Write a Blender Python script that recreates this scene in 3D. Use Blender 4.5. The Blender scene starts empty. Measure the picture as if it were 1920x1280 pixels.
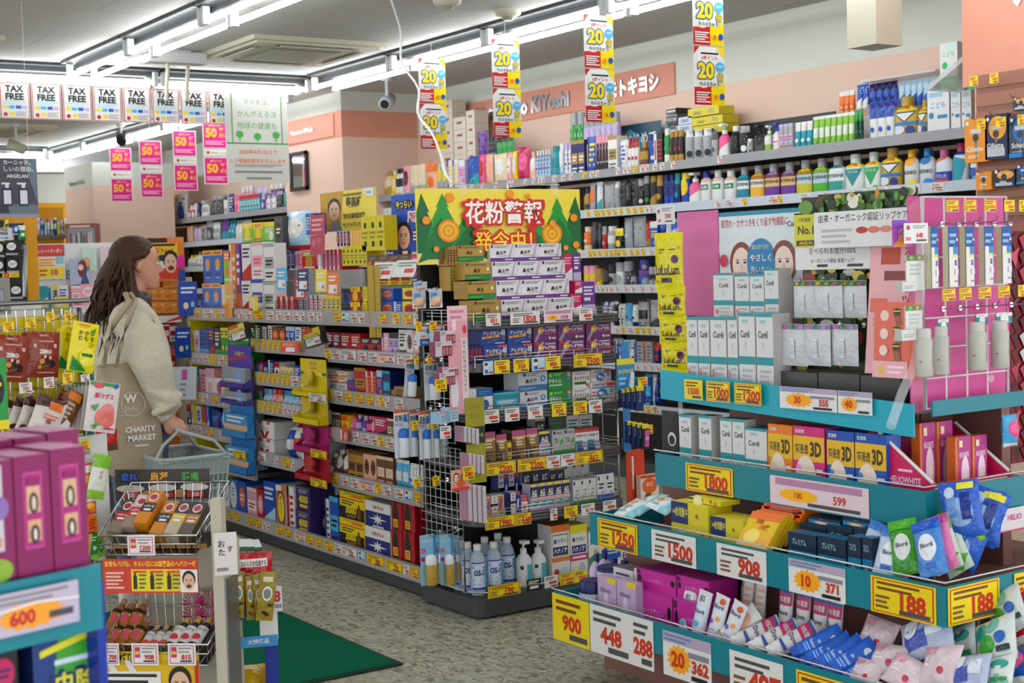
import bpy, math, random, re
from mathutils import Vector, Matrix, noise
random.seed(7)
SC = bpy.context.scene
COL = SC.collection
# ---------------------------------------------------------------- camera, world, exposure
FPX, YAW, PIT, ROL, EYE = 2713.17, .59234066, -.05297254, -.0304532, 1.45
cs, sn = math.cos, math.sin
fw = Vector((sn(YAW)*cs(PIT), cs(YAW)*cs(PIT), sn(PIT)))
rt = Vector((cs(YAW), -sn(YAW), 0)); up = rt.cross(fw)
RT = cs(ROL)*rt + sn(ROL)*up; UP = -sn(ROL)*rt + cs(ROL)*up
CAM = Vector((0, 0, EYE))
cd = bpy.data.cameras.new('camera'); co = bpy.data.objects.new('camera', cd); COL.objects.link(co)
m = Matrix((RT, UP, -fw)).transposed().to_4x4(); m.translation = CAM; co.matrix_world = m
cd.sensor_width = 36; cd.lens = FPX*36/1920; cd.clip_end = 200; cd.clip_start = .05
cd.dof.use_dof = True; cd.dof.focus_distance = 5.2; cd.dof.aperture_fstop = 6.3
SC.camera = co
W = bpy.data.worlds.new('world'); SC.world = W; W.use_nodes = True
bg = W.node_tree.nodes['Background']; bg.inputs[0].default_value = (.96, .97, 1.0, 1); bg.inputs[1].default_value = 1.0
vs = SC.view_settings; vs.view_transform = 'Standard'; vs.look = 'None'; vs.gamma = 1; vs.exposure = 1.0
TUBE_POWER = 9.0

# ---------------------------------------------------------------- where a sight line meets a real plane
def at(px, py, ax, val):
    d = RT*((px-960)/FPX) - UP*((py-640)/FPX) + fw
    return CAM + d*((val-CAM[ax])/d[ax])
def pix(p):
    q = Vector(p)-CAM; z = q.dot(fw); return 960+FPX*q.dot(RT)/z, 640-FPX*q.dot(UP)/z
def along(p0, d, px, ver=False):
    # point on the line p0 + t*d seen at column px (or row px)
    p0 = Vector(p0)-CAM; d = Vector(d); A = -UP if ver else RT; k = (px-(640 if ver else 960))/FPX
    t = (k*p0.dot(fw)-p0.dot(A))/(d.dot(A)-k*d.dot(fw))
    return p0+CAM+d*t
def ypx(x, z, px): return along((x, 0, z), (0, 1, 0), px).y
def xpx(y, z, px): return along((0, y, z), (1, 0, 0), px).x
def zpy(x, y, py): return along((x, y, 0), (0, 0, 1), py, True).z

# ---------------------------------------------------------------- colours and materials
def lin(c): return tuple((v/12.92 if v <= .04045 else ((v+.055)/1.055)**2.4) for v in c)
PAL = dict(w='e6e6e2', k='17171a', r='c4161c', y='f0d400', b='1a50b8', g='189a3a', o='f07414', p='f2a6b8', m='c8165c', v='673696', n='74452a',
           t='0f8a92', s='a4a8ac', c='48b0e0', d='4a4c4e', a='e6d2ae', u='14266a', e='8cc83c', h='ef5594', j='b48a2e', q='14a0b2', z='74122e',
           l='c6b2de', f='eeb294', x='0a4a38', i='aed6ec')
CN = dict(w='white', k='black', r='red', y='yellow', b='blue', g='green', o='orange', p='pink', m='magenta', v='purple', n='brown', t='teal',
          s='silver', c='sky-blue', d='dark-grey', a='beige', u='navy', e='lime', h='hot-pink', j='gold', q='turquoise', z='maroon', l='lilac', f='peach',
          x='dark-green', i='pale-blue')
MATS = {}
def hexc(s):
    s = PAL.get(s, s)
    if len(s) == 3: s = ''.join(ch*2 for ch in s)
    return lin(tuple(int(s[i:i+2], 16)/255 for i in (0, 2, 4)))
def newmat(name, col, rough=.4, metal=0., noise_s=0., var=0., trans=0., alpha=1., bump=0., emit=0., ior=1.45, spec=.5):
    mt = bpy.data.materials.new(name); mt.use_nodes = True; nt = mt.node_tree; N = nt.nodes; L = nt.links
    b = N['Principled BSDF']; b.inputs['Base Color'].default_value = (*col, 1); b.inputs['Roughness'].default_value = rough
    b.inputs['Metallic'].default_value = metal; b.inputs['IOR'].default_value = ior; b.inputs['Alpha'].default_value = alpha
    b.inputs['Transmission Weight'].default_value = trans; b.inputs['Specular IOR Level'].default_value = spec
    if emit: b.inputs['Emission Color'].default_value = (*col, 1); b.inputs['Emission Strength'].default_value = emit
    if noise_s:
        tc = N.new('ShaderNodeTexCoord'); nz = N.new('ShaderNodeTexNoise'); nz.inputs['Scale'].default_value = noise_s; nz.inputs['Detail'].default_value = 2
        L.new(tc.outputs['Object'], nz.inputs['Vector'])
        if var:
            mr = N.new('ShaderNodeMapRange'); mr.inputs['To Min'].default_value = 1-var; mr.inputs['To Max'].default_value = 1+var
            mx = N.new('ShaderNodeMix'); mx.data_type = 'RGBA'; mx.blend_type = 'MULTIPLY'; mx.inputs[0].default_value = 1
            mx.inputs[6].default_value = (*col, 1)
            L.new(nz.outputs['Fac'], mr.inputs['Value']); L.new(mr.outputs[0], mx.inputs[7]); L.new(mx.outputs[2], b.inputs['Base Color'])
        if bump:
            bp = N.new('ShaderNodeBump'); bp.inputs['Strength'].default_value = bump; bp.inputs['Distance'].default_value = .01
            L.new(nz.outputs['Fac'], bp.inputs['Height']); L.new(bp.outputs[0], b.inputs['Normal'])
    return mt
def mat(c):
    if c in MATS: return MATS[c]
    if c[0] == '~': MATS[c] = newmat('film_'+CN.get(c[1:], c[1:]), hexc(c[1:]), .16, noise_s=38, var=.07, bump=.55); return MATS[c]
    MATS[c] = newmat('print_'+CN.get(c, c), hexc(c), .38, noise_s=60, var=.05); return MATS[c]
def special(key, *a, **k): MATS[key] = newmat(*a, **k)
special('STEEL', 'brushed_steel', lin((.55, .56, .57)), .28, .9, noise_s=40, var=.06)
special('CHROME', 'chrome_wire', lin((.8, .8, .8)), .18, 1., noise_s=30, var=.04)
special('WHITEWIRE', 'white_coated_wire', lin((.86, .86, .86)), .35, noise_s=30, var=.03)
special('SHELF', 'grey_shelf_metal', lin((.36, .36, .37)), .4, .3, noise_s=20, var=.06)
special('PLINTH', 'dark_grey_kick_plate', lin((.24, .25, .25)), .45, noise_s=9, var=.12)
special('BLACKBACK', 'black_back_panel', lin((.045, .045, .05)), .5, noise_s=14, var=.1)
special('RAIL', 'grey_price_rail', lin((.66, .64, .66)), .3, noise_s=30, var=.05)
special('RAILW', 'pale_price_rail', lin((.76, .80, .84)), .25, noise_s=30, var=.05)
special('CLEAR', 'clear_plastic', (.9, .92, .95), .08, alpha=.18, noise_s=30, var=.02)
special('PET', 'translucent_bottle', (.62, .76, .92), .12, alpha=.55, noise_s=30, var=.03)
special('SMOKE', 'milky_plastic', (.75, .78, .80), .2, alpha=.5, noise_s=30, var=.03)
special('SILVERFOIL', 'crumpled_foil', lin((.80, .81, .84)), .22, .85, noise_s=45, bump=.5)
special('CEILW', 'ceiling_fitting_white', lin((.78, .79, .79)), .5, noise_s=10, var=.03)
special('TROUGH', 'lamp_trough_grey', lin((.20, .205, .21)), .5, noise_s=10, var=.03)
special('CREAM', 'cream_plastic', lin((.74, .72, .64)), .45, noise_s=12, var=.04)
special('LAMP', 'tube_glow', (.94, .98, 1.0), .4, emit=TUBE_POWER)
special('SKIN', 'skin', lin((.80, .58, .49)), .5, noise_s=18, var=.05)
special('HAIR', 'brown_hair', lin((.25, .165, .115)), .5, noise_s=70, var=.45, bump=.4, spec=.25)
special('FLEECE', 'cream_fleece', lin((.87, .84, .755)), .95, noise_s=190, var=.16, bump=1.0, spec=.1)
special('DENIM', 'grey_blue_denim', lin((.33, .38, .46)), .9, noise_s=120, var=.15)
special('TOTE', 'beige_tote_fabric', lin((.66, .60, .51)), .75, noise_s=150, var=.07, spec=.2)
special('BASKET', 'grey_basket_plastic', lin((.62, .66, .66)), .38, noise_s=20, var=.03)
special('TEAL', 'teal_strip', lin((.02, .50, .56)), .3, noise_s=8, var=.06)
special('BOARD', 'mauve_brown_board', lin((.52, .36, .33)), .5, noise_s=10, var=.08)
special('SALMON', 'salmon_panel', lin((.86, .58, .49)), .55, noise_s=6, var=.03)
special('PINKW', 'pale_pink_wall', lin((.90, .775, .70)), .7, noise_s=5, var=.03)
special('WHITEW', 'off_white_wall', lin((.83, .84, .80)), .7, noise_s=5, var=.03)
special('OCHRE', 'ochre_wall', lin((.86, .60, .04)), .6, noise_s=5, var=.04)
special('DARKGREY', 'dark_grey_block', lin((.30, .31, .29)), .5, noise_s=10, var=.05)
special('BLUEPOST', 'blue_steel_post', lin((.06, .18, .60)), .35, noise_s=10, var=.05)
special('PAPER', 'thin_white_paper', lin((.93, .93, .91)), .6, noise_s=20, var=.02)
def nodes_paper():
    nt = MATS['PAPER'].node_tree; N = nt.nodes; L = nt.links; b = N['Principled BSDF']; o = N['Material Output']; t = N.new('ShaderNodeBsdfTranslucent'); t.inputs[0].default_value = (.9, .9, .88, 1); x = N.new('ShaderNodeMixShader'); x.inputs[0].default_value = .5
    L.new(b.outputs[0], x.inputs[1]); L.new(t.outputs[0], x.inputs[2]); L.new(x.outputs[0], o.inputs['Surface'])
nodes_paper()
special('MIRROR', 'mirror_glass', (.9, .9, .9), .03, 1.)

def nodes_floor():
    mt = bpy.data.materials.new('terrazzo_tiles'); mt.use_nodes = True; nt = mt.node_tree; N = nt.nodes; L = nt.links; b = N['Principled BSDF']
    tc = N.new('ShaderNodeTexCoord'); mp = N.new('ShaderNodeMapping'); mp.inputs['Scale'].default_value = (1, .55, 1); mp.inputs['Rotation'].default_value = (0, 0, .5)
    L.new(tc.outputs['Object'], mp.inputs['Vector'])
    nz = N.new('ShaderNodeTexNoise'); nz.inputs['Scale'].default_value = 9; nz.inputs['Detail'].default_value = 3
    mixv = N.new('ShaderNodeMix'); mixv.data_type = 'VECTOR'; mixv.inputs[0].default_value = .09
    L.new(mp.outputs[0], nz.inputs['Vector']); L.new(mp.outputs[0], mixv.inputs[4]); L.new(nz.outputs['Color'], mixv.inputs[5])
    def vor(s, stops, loc):
        v = N.new('ShaderNodeTexVoronoi'); v.inputs['Scale'].default_value = s
        L.new(mixv.outputs[1], v.inputs['Vector'])
        sp = N.new('ShaderNodeSeparateColor'); L.new(v.outputs['Color'], sp.inputs[0])
        r = N.new('ShaderNodeValToRGB'); r.color_ramp.interpolation = 'LINEAR'
        for i, (p, c) in enumerate(stops):
            e = r.color_ramp.elements[i] if i < 2 else r.color_ramp.elements.new(p)
            e.position = p; e.color = (*lin(c), 1)
        L.new(sp.outputs[0], r.inputs[0]); return r.outputs[0]
    g = lambda v: (v*1.0, v*1.0, v*.88)
    a = vor(30, [(0, g(.46)), (1, g(.75)), (.25, g(.59)), (.8, g(.63))], 0)
    c = vor(80, [(0, g(.42)), (1, g(.72)), (.25, g(.59))], 1)
    mx = N.new('ShaderNodeMix'); mx.data_type = 'RGBA'; mx.inputs[0].default_value = 1.0
    L.new(a, mx.inputs[6]); L.new(c, mx.inputs[7]); L.new(mx.outputs[2], b.inputs['Base Color'])
    b.inputs['Roughness'].default_value = .38; MATS['FLOOR'] = mt
nodes_floor()
def nodes_ceiling():
    mt = bpy.data.materials.new('ceiling_board'); mt.use_nodes = True; nt = mt.node_tree; N = nt.nodes; L = nt.links; b = N['Principled BSDF']
    tc = N.new('ShaderNodeTexCoord'); br = N.new('ShaderNodeTexBrick'); L.new(tc.outputs['Object'], br.inputs['Vector'])
    br.inputs['Scale'].default_value = 1; br.inputs['Brick Width'].default_value = 1.8; br.inputs['Row Height'].default_value = .9; br.inputs['Mortar Size'].default_value = .004
    br.inputs['Color1'].default_value = (*lin((.74, .735, .72)), 1); br.inputs['Color2'].default_value = (*lin((.75, .745, .73)), 1); br.inputs['Mortar'].default_value = (*lin((.60, .60, .59)), 1)
    L.new(br.outputs['Color'], b.inputs['Base Color']); b.inputs['Roughness'].default_value = .85; MATS['CEILING'] = mt
nodes_ceiling()
def nodes_mat():
    mt = newmat('green_mat_pile', lin((.03, .42, .30)), .95, noise_s=260, var=.5, bump=1.0, spec=.1); MATS['MATGREEN'] = mt
nodes_mat()

# ---------------------------------------------------------------- lettering
_tx = {}
_tc = bpy.data.curves.new('lettering', 'FONT'); _to = bpy.data.objects.new('lettering', _tc); _tc.resolution_u = 2
def glyphs(s, bold=0):
    if any('\u4e00' <= ch <= '\u9fff' for ch in s): bold *= .45
    k = (s, bold)
    if k not in _tx:
        _tc.body = s; _tc.offset = .022*bold; me = _to.to_mesh()
        v = [(p.co.x, p.co.y) for p in me.vertices]; f = [tuple(q.vertices) for q in me.polygons]; _to.to_mesh_clear()
        if v:
            x0 = min(a for a, _ in v); x1 = max(a for a, _ in v); y0 = min(b for _, b in v); y1 = max(b for _, b in v)
            v = [((a-(x0+x1)/2)/(y1-y0), (b-(y0+y1)/2)/(y1-y0)) for a, b in v]
            _tx[k] = (v, f, (x1-x0)/(y1-y0))
        else: _tx[k] = ([], [], 1)
    return _tx[k]

# ---------------------------------------------------------------- mesh builder
class MB:
    film = False
    def __init__(s): s.v = []; s.f = []; s.m = []; s.sm = []; s.mats = []
    def mi(s, c):
        if s.film and not c.isupper() and c[0] != '~': c = '~'+c
        if c not in s.mats: s.mats.append(c)
        return s.mats.index(c)
    def face(s, pts, c, smooth=False):
        n = len(s.v); s.v += [tuple(p) for p in pts]; s.f.append(tuple(range(n, n+len(pts)))); s.m.append(s.mi(c)); s.sm.append(smooth)
    def mesh(s, vs, fs, c, smooth=False):
        n = len(s.v); s.v += [tuple(p) for p in vs]; i = s.mi(c)
        for q in fs: s.f.append(tuple(n+k for k in q)); s.m.append(i); s.sm.append(smooth)
        return s
    def box(s, x0, x1, y0, y1, z0, z1, c, side=None, top=None, T=None):
        vs = [(x, y, z) for z in (z0, z1) for y in (y0, y1) for x in (x0, x1)]
        if T: vs = [T @ Vector(p) for p in vs]
        s.mesh(vs, [(0, 1, 5, 4), (3, 2, 6, 7), (1, 0, 2, 3)], c)
        s.mesh(vs, [(2, 0, 4, 6), (1, 3, 7, 5)], side or c); s.mesh(vs, [(4, 5, 7, 6)], top or c); return s
    def tube(s, pts, r, c, n=6, closed=False):
        pts = [Vector(p) for p in pts]; rings = []; vs = []; ln = len(pts)
        for i, p in enumerate(pts):
            a = pts[i-1] if (i or closed) else p; b = pts[(i+1) % ln] if (i < ln-1 or closed) else p
            d = (b-a).normalized(); q = Vector((0, 0, 1)) if abs(d.z) < .9 else Vector((1, 0, 0))
            u = d.cross(q).normalized(); w = d.cross(u)
            rr = r[i] if isinstance(r, (list, tuple)) else r
            vs += [p+u*rr*cs(2*math.pi*k/n)+w*rr*sn(2*math.pi*k/n) for k in range(n)]
        fs = []
        for i in range(ln if closed else ln-1):
            j = (i+1) % ln
            fs += [(i*n+k, i*n+(k+1) % n, j*n+(k+1) % n, j*n+k) for k in range(n)]
        s.mesh(vs, fs, c, True)
        if not closed: s.mesh(vs[:n], [tuple(range(n))[::-1]], c); s.mesh(vs[-n:], [tuple(range(n))], c)
        return s
    def lathe(s, prof, c, n=16, cx=0, cy=0, ky=1., ex=2., cap=True):
        # prof: (radius, z) up the axis; ky squashes y; ex > 2 squares the section
        vs = []
        for r, z in prof:
            for k in range(n):
                a = 2*math.pi*k/n; x, y = cs(a), sn(a)
                q = (abs(x)**ex+abs(y)**ex)**(-1/ex)
                vs.append((cx+r*x*q, cy+r*y*q*ky, z))
        fs = [(i*n+k, i*n+(k+1) % n, (i+1)*n+(k+1) % n, (i+1)*n+k) for i in range(len(prof)-1) for k in range(n)]
        s.mesh(vs, fs, c, True)
        if cap: s.mesh(vs[-n:], [tuple(range(n))], c); s.mesh(vs[:n], [tuple(range(n))[::-1]], c)
        return s
    def grid(s, fn, nu, nv, c, smooth=True):
        vs = [fn(i/nu, j/nv) for j in range(nv+1) for i in range(nu+1)]
        s.mesh(vs, [(j*(nu+1)+i, j*(nu+1)+i+1, (j+1)*(nu+1)+i+1, (j+1)*(nu+1)+i) for j in range(nv) for i in range(nu)], c, smooth); return s
    def curvy(s, q, P, c):
        # fan of small rings, so that the print follows a curved wall
        mx = sum(a for a, _ in q)/len(q); my = sum(b for _, b in q)/len(q); qq = []
        for i in range(len(q)):
            (a, b), (c_, d) = q[i], q[(i+1) % len(q)]; k = max(1, min(6, int(math.hypot(c_-a, d-b)/9)))
            qq += [(a+(c_-a)*j/k, b+(d-b)*j/k) for j in range(k)]
        n = len(qq); vs = [P(mx, my)]+[P(mx+(a-mx)*r/5, my+(b-my)*r/5) for r in range(1, 6) for a, b in qq]
        s.mesh(vs, [(0, 1+i, 1+(i+1) % n) for i in range(n)]+[(1+r*n+i, 1+(r+1)*n+i, 1+(r+1)*n+(i+1) % n, 1+r*n+(i+1) % n) for r in range(4) for i in range(n)], c)
    def art(s, ops, surf, asp, curved=False, step=.0003, l0=1):
        # ops: printed shapes in percent of the face; surf(u, v, lift); asp = width / height
        for k, op in enumerate(o for o in ops.split(';') if o.strip()):
            t = op.split(); o = t[0]; off = step*(k+l0)*(2 if curved else 1)+(.0008 if curved else 0)
            P = lambda x, y: surf(float(x)/100, float(y)/100, off)
            if o == 'r':
                x0, y0, x1, y1 = map(float, t[1:5])
                if curved: s.grid(lambda a, b: P(x0+(x1-x0)*a, y0+(y1-y0)*b), 8, 5, t[5])
                else: s.face([P(x0, y0), P(x1, y0), P(x1, y1), P(x0, y1)], t[5])
            elif o == 'l':
                x0, y0, x1, y1 = map(float, t[1:5]); n = int(t[5]); hh = (y1-y0)/(2*n-1) if n > 1 else y1-y0
                for i in range(n):
                    a = y1-hh*(2*i+1); xe = x1-(x1-x0)*(.0, .18, .07, .3)[i % 4]
                    s.face([P(x0, a), P(xe, a), P(xe, a+hh), P(x0, a+hh)], t[6])
            elif o == 'o' or o == 's':
                cx, cy, rx = map(float, t[1:4]); ry = rx*asp if t[4] == '-' else float(t[4])
                n = 20 if o == 'o' else 28
                q = [(cx+rx*q*cs(6.2832*i/n), cy+ry*q*sn(6.2832*i/n)) for i in range(n) for q in [1 if o == 'o' or i % 2 else .78]]
                if curved: s.curvy(q, P, t[5])
                else: s.face([P(*a) for a in q], t[5])
            elif o == 'p':
                q = list(map(float, t[2:])); q = [(q[i], q[i+1]) for i in range(0, len(q), 2)]
                if curved: s.curvy(q, P, t[1])
                else: s.face([P(*a) for a in q], t[1])
            elif o in 'tTHVG':
                cx, cy, h = map(float, t[1:4]); tx = ' '.join(t[5:]).replace('_', ' ')
                if o == 'V':
                    for i, ch in enumerate(tx):
                        v, f, a = glyphs(ch, 1); a = max(a, .6)
                        s.mesh([P(cx+x*h/asp*.9, cy-h*1.1*(i+.5)+y*h*.9) for x, y in v], f, t[4])
                else:
                    mw = 94.
                    if ':' in t[4]: cc, mw = t[4].split(':'); mw = float(mw)
                    else: cc = t[4]
                    v, f, a = glyphs(tx, dict(t=0, T=1, H=2, G=2)[o]); kx = h/asp
                    if a*kx > mw: kx = mw/a
                    for j in range(8 if o == 'G' else 1):
                        dx, dy = (.075*cs(j*.7854), .075*sn(j*.7854)) if o == 'G' else (0, 0)
                        off_ = off+j*2e-5; s.mesh([surf((cx+(x+dx)*kx)/100, (cy+(y+dy)*h)/100, off_) for x, y in v], f, cc)
        return s
    def data(s, name):
        me = bpy.data.meshes.new(name); me.from_pydata(s.v, [], s.f)
        for c in s.mats: me.materials.append(mat(c))
        me.polygons.foreach_set('material_index', s.m); me.polygons.foreach_set('use_smooth', s.sm); me.update(); return me
    def build(s, name, parent=None, loc=None, rz=0., label=None):
        return put(name, s.data(name), parent, loc, rz, label)
def put(name, me, parent=None, loc=None, rz=0., label=None):
    o = bpy.data.objects.new(name, me); COL.objects.link(o)
    if loc is not None: o.location = loc
    if rz: o.rotation_euler[2] = rz
    if parent: o.parent = parent
    if label: o['label'] = label
    return o
def empty(name, loc=(0, 0, 0), rz=0.):
    o = bpy.data.objects.new(name, None); o.empty_display_size = .1; COL.objects.link(o); o.location = loc; o.rotation_euler[2] = rz; return o
PEND = {}
def thing(o, look, cat, place='', group=None, pos=None):
    # labels are finished at the end: like things at one place are told apart by their order from the left
    o['category'] = cat
    PEND.setdefault((look, place), []).append((o, group, pos))
    return o
def struct(o): o['kind'] = 'structure'; return o
ORD = 'first second third fourth fifth sixth seventh eighth ninth tenth eleventh twelfth thirteenth fourteenth fifteenth sixteenth seventeenth eighteenth nineteenth twentieth'.split()
def ordw(i):
    if i < 20: return ORD[i]
    t, u = divmod(i+1, 10); T = {2: 'twent', 3: 'thirt', 4: 'fort', 5: 'fift'}[t]
    return T+'ieth' if u == 0 else T+'y-'+ORD[u-1]
def finish_labels():
    for (look, place), L in PEND.items():
        base = (look+' '+place).strip()
        if len(L) == 1: o, g, _ = L[0]; o['label'] = base
        else:
            def key(q):
                o = q[0]; p = q[2] or o.matrix_world.translation
                x, y = pix(p); return (round(x), y)
            for i, (o, g, _) in enumerate(sorted(L, key=key)): o['label'] = base+', '+ordw(i)+' from left'
        for o, g, _ in L:
            if o.get('_p'): o['label'] = o['label'].replace(' price ', ' '+o['_p']+' price ', 1)
            if '_p' in o: del o['_p']
            if g or len(L) > 1: o['group'] = g or base[:70]
PLAIN = lambda w, h: (lambda u, v, e: ((u-.5)*w, -e, v*h))
ROT = dict(X=-math.pi/2, Y=0.)
# ---------------------------------------------------------------- room
CE = 2.945
struct(MB().box(-4, 7, -1.2, 24, -.05, 0, 'FLOOR').build('floor'))
struct(MB().box(-4, 7, -1.2, 24, CE, CE+.05, 'CEILING').build('ceiling'))
b = MB(); b.box(6.4, 6.5, 1, 19.5, 0, 2.567, 'PINKW'); b.box(6.4, 6.5, 1, 19.5, 2.567, CE, 'WHITEW'); struct(b.build('wall_right'))
b = MB(); b.box(5.67, 6.4, 10.88, 12.0, 0, 2.565, 'PINKW'); b.box(5.665, 6.4, 10.875, 12.0, 2.565, 2.785, 'SALMON'); b.box(5.67, 6.4, 10.88, 12.0, 2.785, CE, 'WHITEW')
struct(b.build('wall_pillar'))
b = MB(); b.box(5.62, 6.4, 2.2, 4.42, 0, CE, 'PINKW'); struct(b.build('wall_pier'))
b = MB(); b.box(5.0, 5.9, 15.36, 16.33, 0, 2.43, 'PINKW'); b.box(5.0, 5.9, 15.36, 16.33, 2.43, 2.68, 'WHITEW'); struct(b.build('wall_column'))
b = MB(); b.box(-4, 6.5, 21, 21.1, 0, 2.54, 'OCHRE'); b.box(-4, 6.5, 21, 21.1, 2.54, CE, 'WHITEW'); struct(b.build('wall_far'))
struct(MB().box(4.6, 6.4, 16.9, 17.2, 2.68, CE, 'CEILW').build('trim_1'))

# ---------------------------------------------------------------- ceiling things
def fixture(x, y, along_y, ln, name='ceiling_light', place=''):
    # white trough with two fluorescent tubes; axis along Y or X
    o = empty(name, (x, y, CE), 0 if along_y else -math.pi/2)
    b = MB(); b.box(-.14, .14, -ln/2, ln/2, -.02, 0, 'TROUGH'); b.box(-.04, .04, -ln/2, ln/2, -.05, -.02, 'TROUGH'); b.build('trough', o)
    for sx in (-.085, .085):
        t = MB(); t.tube([(sx, -ln/2+.035, -.1), (sx, ln/2-.035, -.1)], .0165, 'LAMP', 10); t.build('tube', o)
        for sy in (-1, 1):
            k = MB(); y0 = sy*(ln/2-.02); k.box(sx-.02, sx+.02, y0-.016, y0+.016, -.122, -.024, 'CEILW'); k.build('socket', o)
    thing(o, 'two-tube ceiling light', 'ceiling light', place); return o
for x, rows, pl in ((5.1, [(9.46, 1.2), (8.24, 1.2), (7.02, 1.2), (5.8, 1.2), (4.58, 1.2), (3.36, 1.2)], 'in row above right aisle'),
                    (3.23, [(9.46, 1.2), (8.24, 1.2), (7.02, 1.2), (5.8, 1.2), (4.58, 1.2), (3.36, 1.2)], 'in row above middle gondola'),
                    (1.36, [(7.0, 1.2), (4.6, 1.2), (2.2, 1.2), (-.2, 1.2)], 'in row above left aisle'),  # unseen row left of the view, added as fill in the same spacing
                    (5.1, [(16.3, 1.2), (15.08, 1.2), (13.86, 1.2), (12.64, 1.2), (11.42, 1.2)], 'in far row by hanging discount posters')):
    for y, ln in rows: fixture(x, y, True, ln, place=pl)
for x in (4.45, 3.23, 2.01, .79): fixture(x, 10.27, False, 1.2, place='in cross row above tax free posters')
for x in (4.3, 3.1): fixture(x, 16.7, False, 1.2, place='in farthest cross row')
for x, y in ((3.2, 1.0), (5.1, 1.0)): fixture(x, y, True, 1.2, place='in row over the shopper side')  # out-of-view lamps beside the camera, added for fill light

def cassette(x, y, nm):
    o = empty('air_conditioner', (x, y, CE))
    b = MB(); b.box(-.475, .475, -.475, .475, -.03, 0, 'CREAM')
    b.box(-.44, .44, -.44, .44, -.045, -.03, 'CREAM'); b.build('panel', o)
    g = MB(); g.box(-.25, .25, -.25, .25, -.052, -.044, '786');
    for i in range(16): g.box(-.235, .235, -.235+i*.03, -.222+i*.03, -.056, -.052, '998')
    g.build('intake_grille', o)
    for a in range(4):
        f = MB(); f.box(-.27, .27, -.405, -.335, -.047, -.044, '332'); f.box(-.25, .25, -.385, -.362, -.055, -.047, 'CREAM'); q = f.build('air_slot', o, rz=a*math.pi/2)
    thing(o, 'cream four-way ceiling air conditioner cassette', 'air conditioner', nm)
cassette(4.3, 8.95, 'between the two light rows'); cassette(3.85, 14.7, 'beyond the tax free posters'); cassette(2.0, 9.6, 'at the top corner left of lights')
def cam_bullet(x, y, dz, col, look, tilt=(0, 0)):
    o = empty('security_camera', (x, y, CE)); b = MB(); b.tube([(0, 0, 0), (0, 0, -dz)], .014, 'CEILW', 8); b.lathe([(.04, -.03), (.04, 0)], 'CEILW', 14); b.build('bracket', o)
    c = MB(); d = Vector((tilt[0], tilt[1], -.35)).normalized(); p = Vector((0, 0, -dz-.02))
    c.tube([p-d*.09, p-d*.085, p+d*.08, p+d*.085], [.03, .05, .05, .043], col, 14); c.build('camera_body', o)
    l = MB(); l.tube([p+d*.084, p+d*.09], [.036, .034], 'k', 14); l.build('lens', o)
    thing(o, look, 'security camera', '')
cam_bullet(5.62, 10.0, .17, 's', 'silver bullet camera on ceiling pole left of hanging point posters', (-.7, -.7))
q = at(226, 232, 2, CE); cam_bullet(q.x, q.y, .12, 'k', 'black camera on white ceiling bracket above discount posters', (-.2, -.6))
q = at(29, 232, 2, CE); cam_bullet(q.x, q.y, .20, 'CREAM', 'cream box camera on white pole under tax free posters', (.8, -.2))
o = empty('ceiling_sensor', (3.62, 9.3, CE)); b = MB(); b.box(-.2, .2, -.06, .06, -.09, -.02, 'CEILW'); b.box(-.212, -.2, -.05, .05, -.08, -.03, '445'); b.build('housing', o)
b = MB(); b.box(-.1, .1, -.03, .03, -.02, 0, 'CEILW'); b.build('mount', o)
for s in (-.05, .09):
    b = MB(); b.tube([(s, 0, -.09), (s-.03, -.02, -.34)], .014, 'CREAM', 6); b.build('strut', o)
thing(o, 'white box sensor on ceiling with two struts', 'sensor')
def smoke(x, y, look):
    o = empty('smoke_detector', (x, y, CE)); MB().lathe([(.05, -.045), (.075, -.03), (.08, -.012), (.08, 0)], 'CREAM', 20).build('cover', o); MB().lathe([(.025, -.065), (.04, -.045)], '998', 14).build('sensor_head', o)
    thing(o, look, 'smoke detector')
smoke(4.82, 7.1, 'round cream smoke detector beside right light row'); smoke(4.31, 6.95, 'round white ceiling fitting at the top edge left of smoke detector')
o = empty('ceiling_duct', (5.35, 4.78, 2.43)); MB().box(-.09, .09, -.09, .09, 0, CE-2.43, 'CREAM').build('casing', o); thing(o, 'square cream duct casing hanging from ceiling', 'duct')
# loose white cable sagging from the ceiling down to the pollen sign
p0, p1 = Vector((4.05, 7.12, CE)), Vector((3.24, 5.22, 1.80)); pts = []
for i in range(25):
    t = i/24; p = p0.lerp(p1, t); p.z -= .16*sn(math.pi*t)*(1-t*.4); p.x += .02*sn(t*19); p.y += .015*sn(t*27); pts.append(p)
thing(MB().tube(pts, .006, 'w', 6).build('cable'), 'thin white cable hanging from ceiling to pollen warning sign', 'cable')

# ---------------------------------------------------------------- hanging paper signs
def sheet(name, w, h, ops, loc, face='Y', th=.002, base='w', rz=None, edge=None):
    b = MB(); b.box(-w/2, w/2, 0, th, 0, h, base, edge); b.art(ops, PLAIN(w, h), w/h); return b.build(name, None, loc, ROT[face] if rz is None else rz)
def string(p, q, parent): MB().tube([p, q], .0012, 'w', 4).build('string', parent)
TAX = 'r 2 1 98 99 r;r 5 3 95 97 w;H 50 84 19 k:78 TAX;H 50 62 19 k:80 FREE;l 12 40 88 50 2 i;r 10 28 27 37 y;r 30 28 48 37 c;r 52 28 70 37 b;r 73 28 90 37 l;o 18 12 7 - r;r 32 9 48 19 y;l 52 8 90 20 3 s'
for i in range(9):
    x = 2.59+i*.216-.0; thing(sheet('tax_free_poster', .205, .245, TAX, (x, 10.2, 2.556), base='PAPER'), 'white tax free poster with red border', 'poster', 'in row under cross light')
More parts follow.
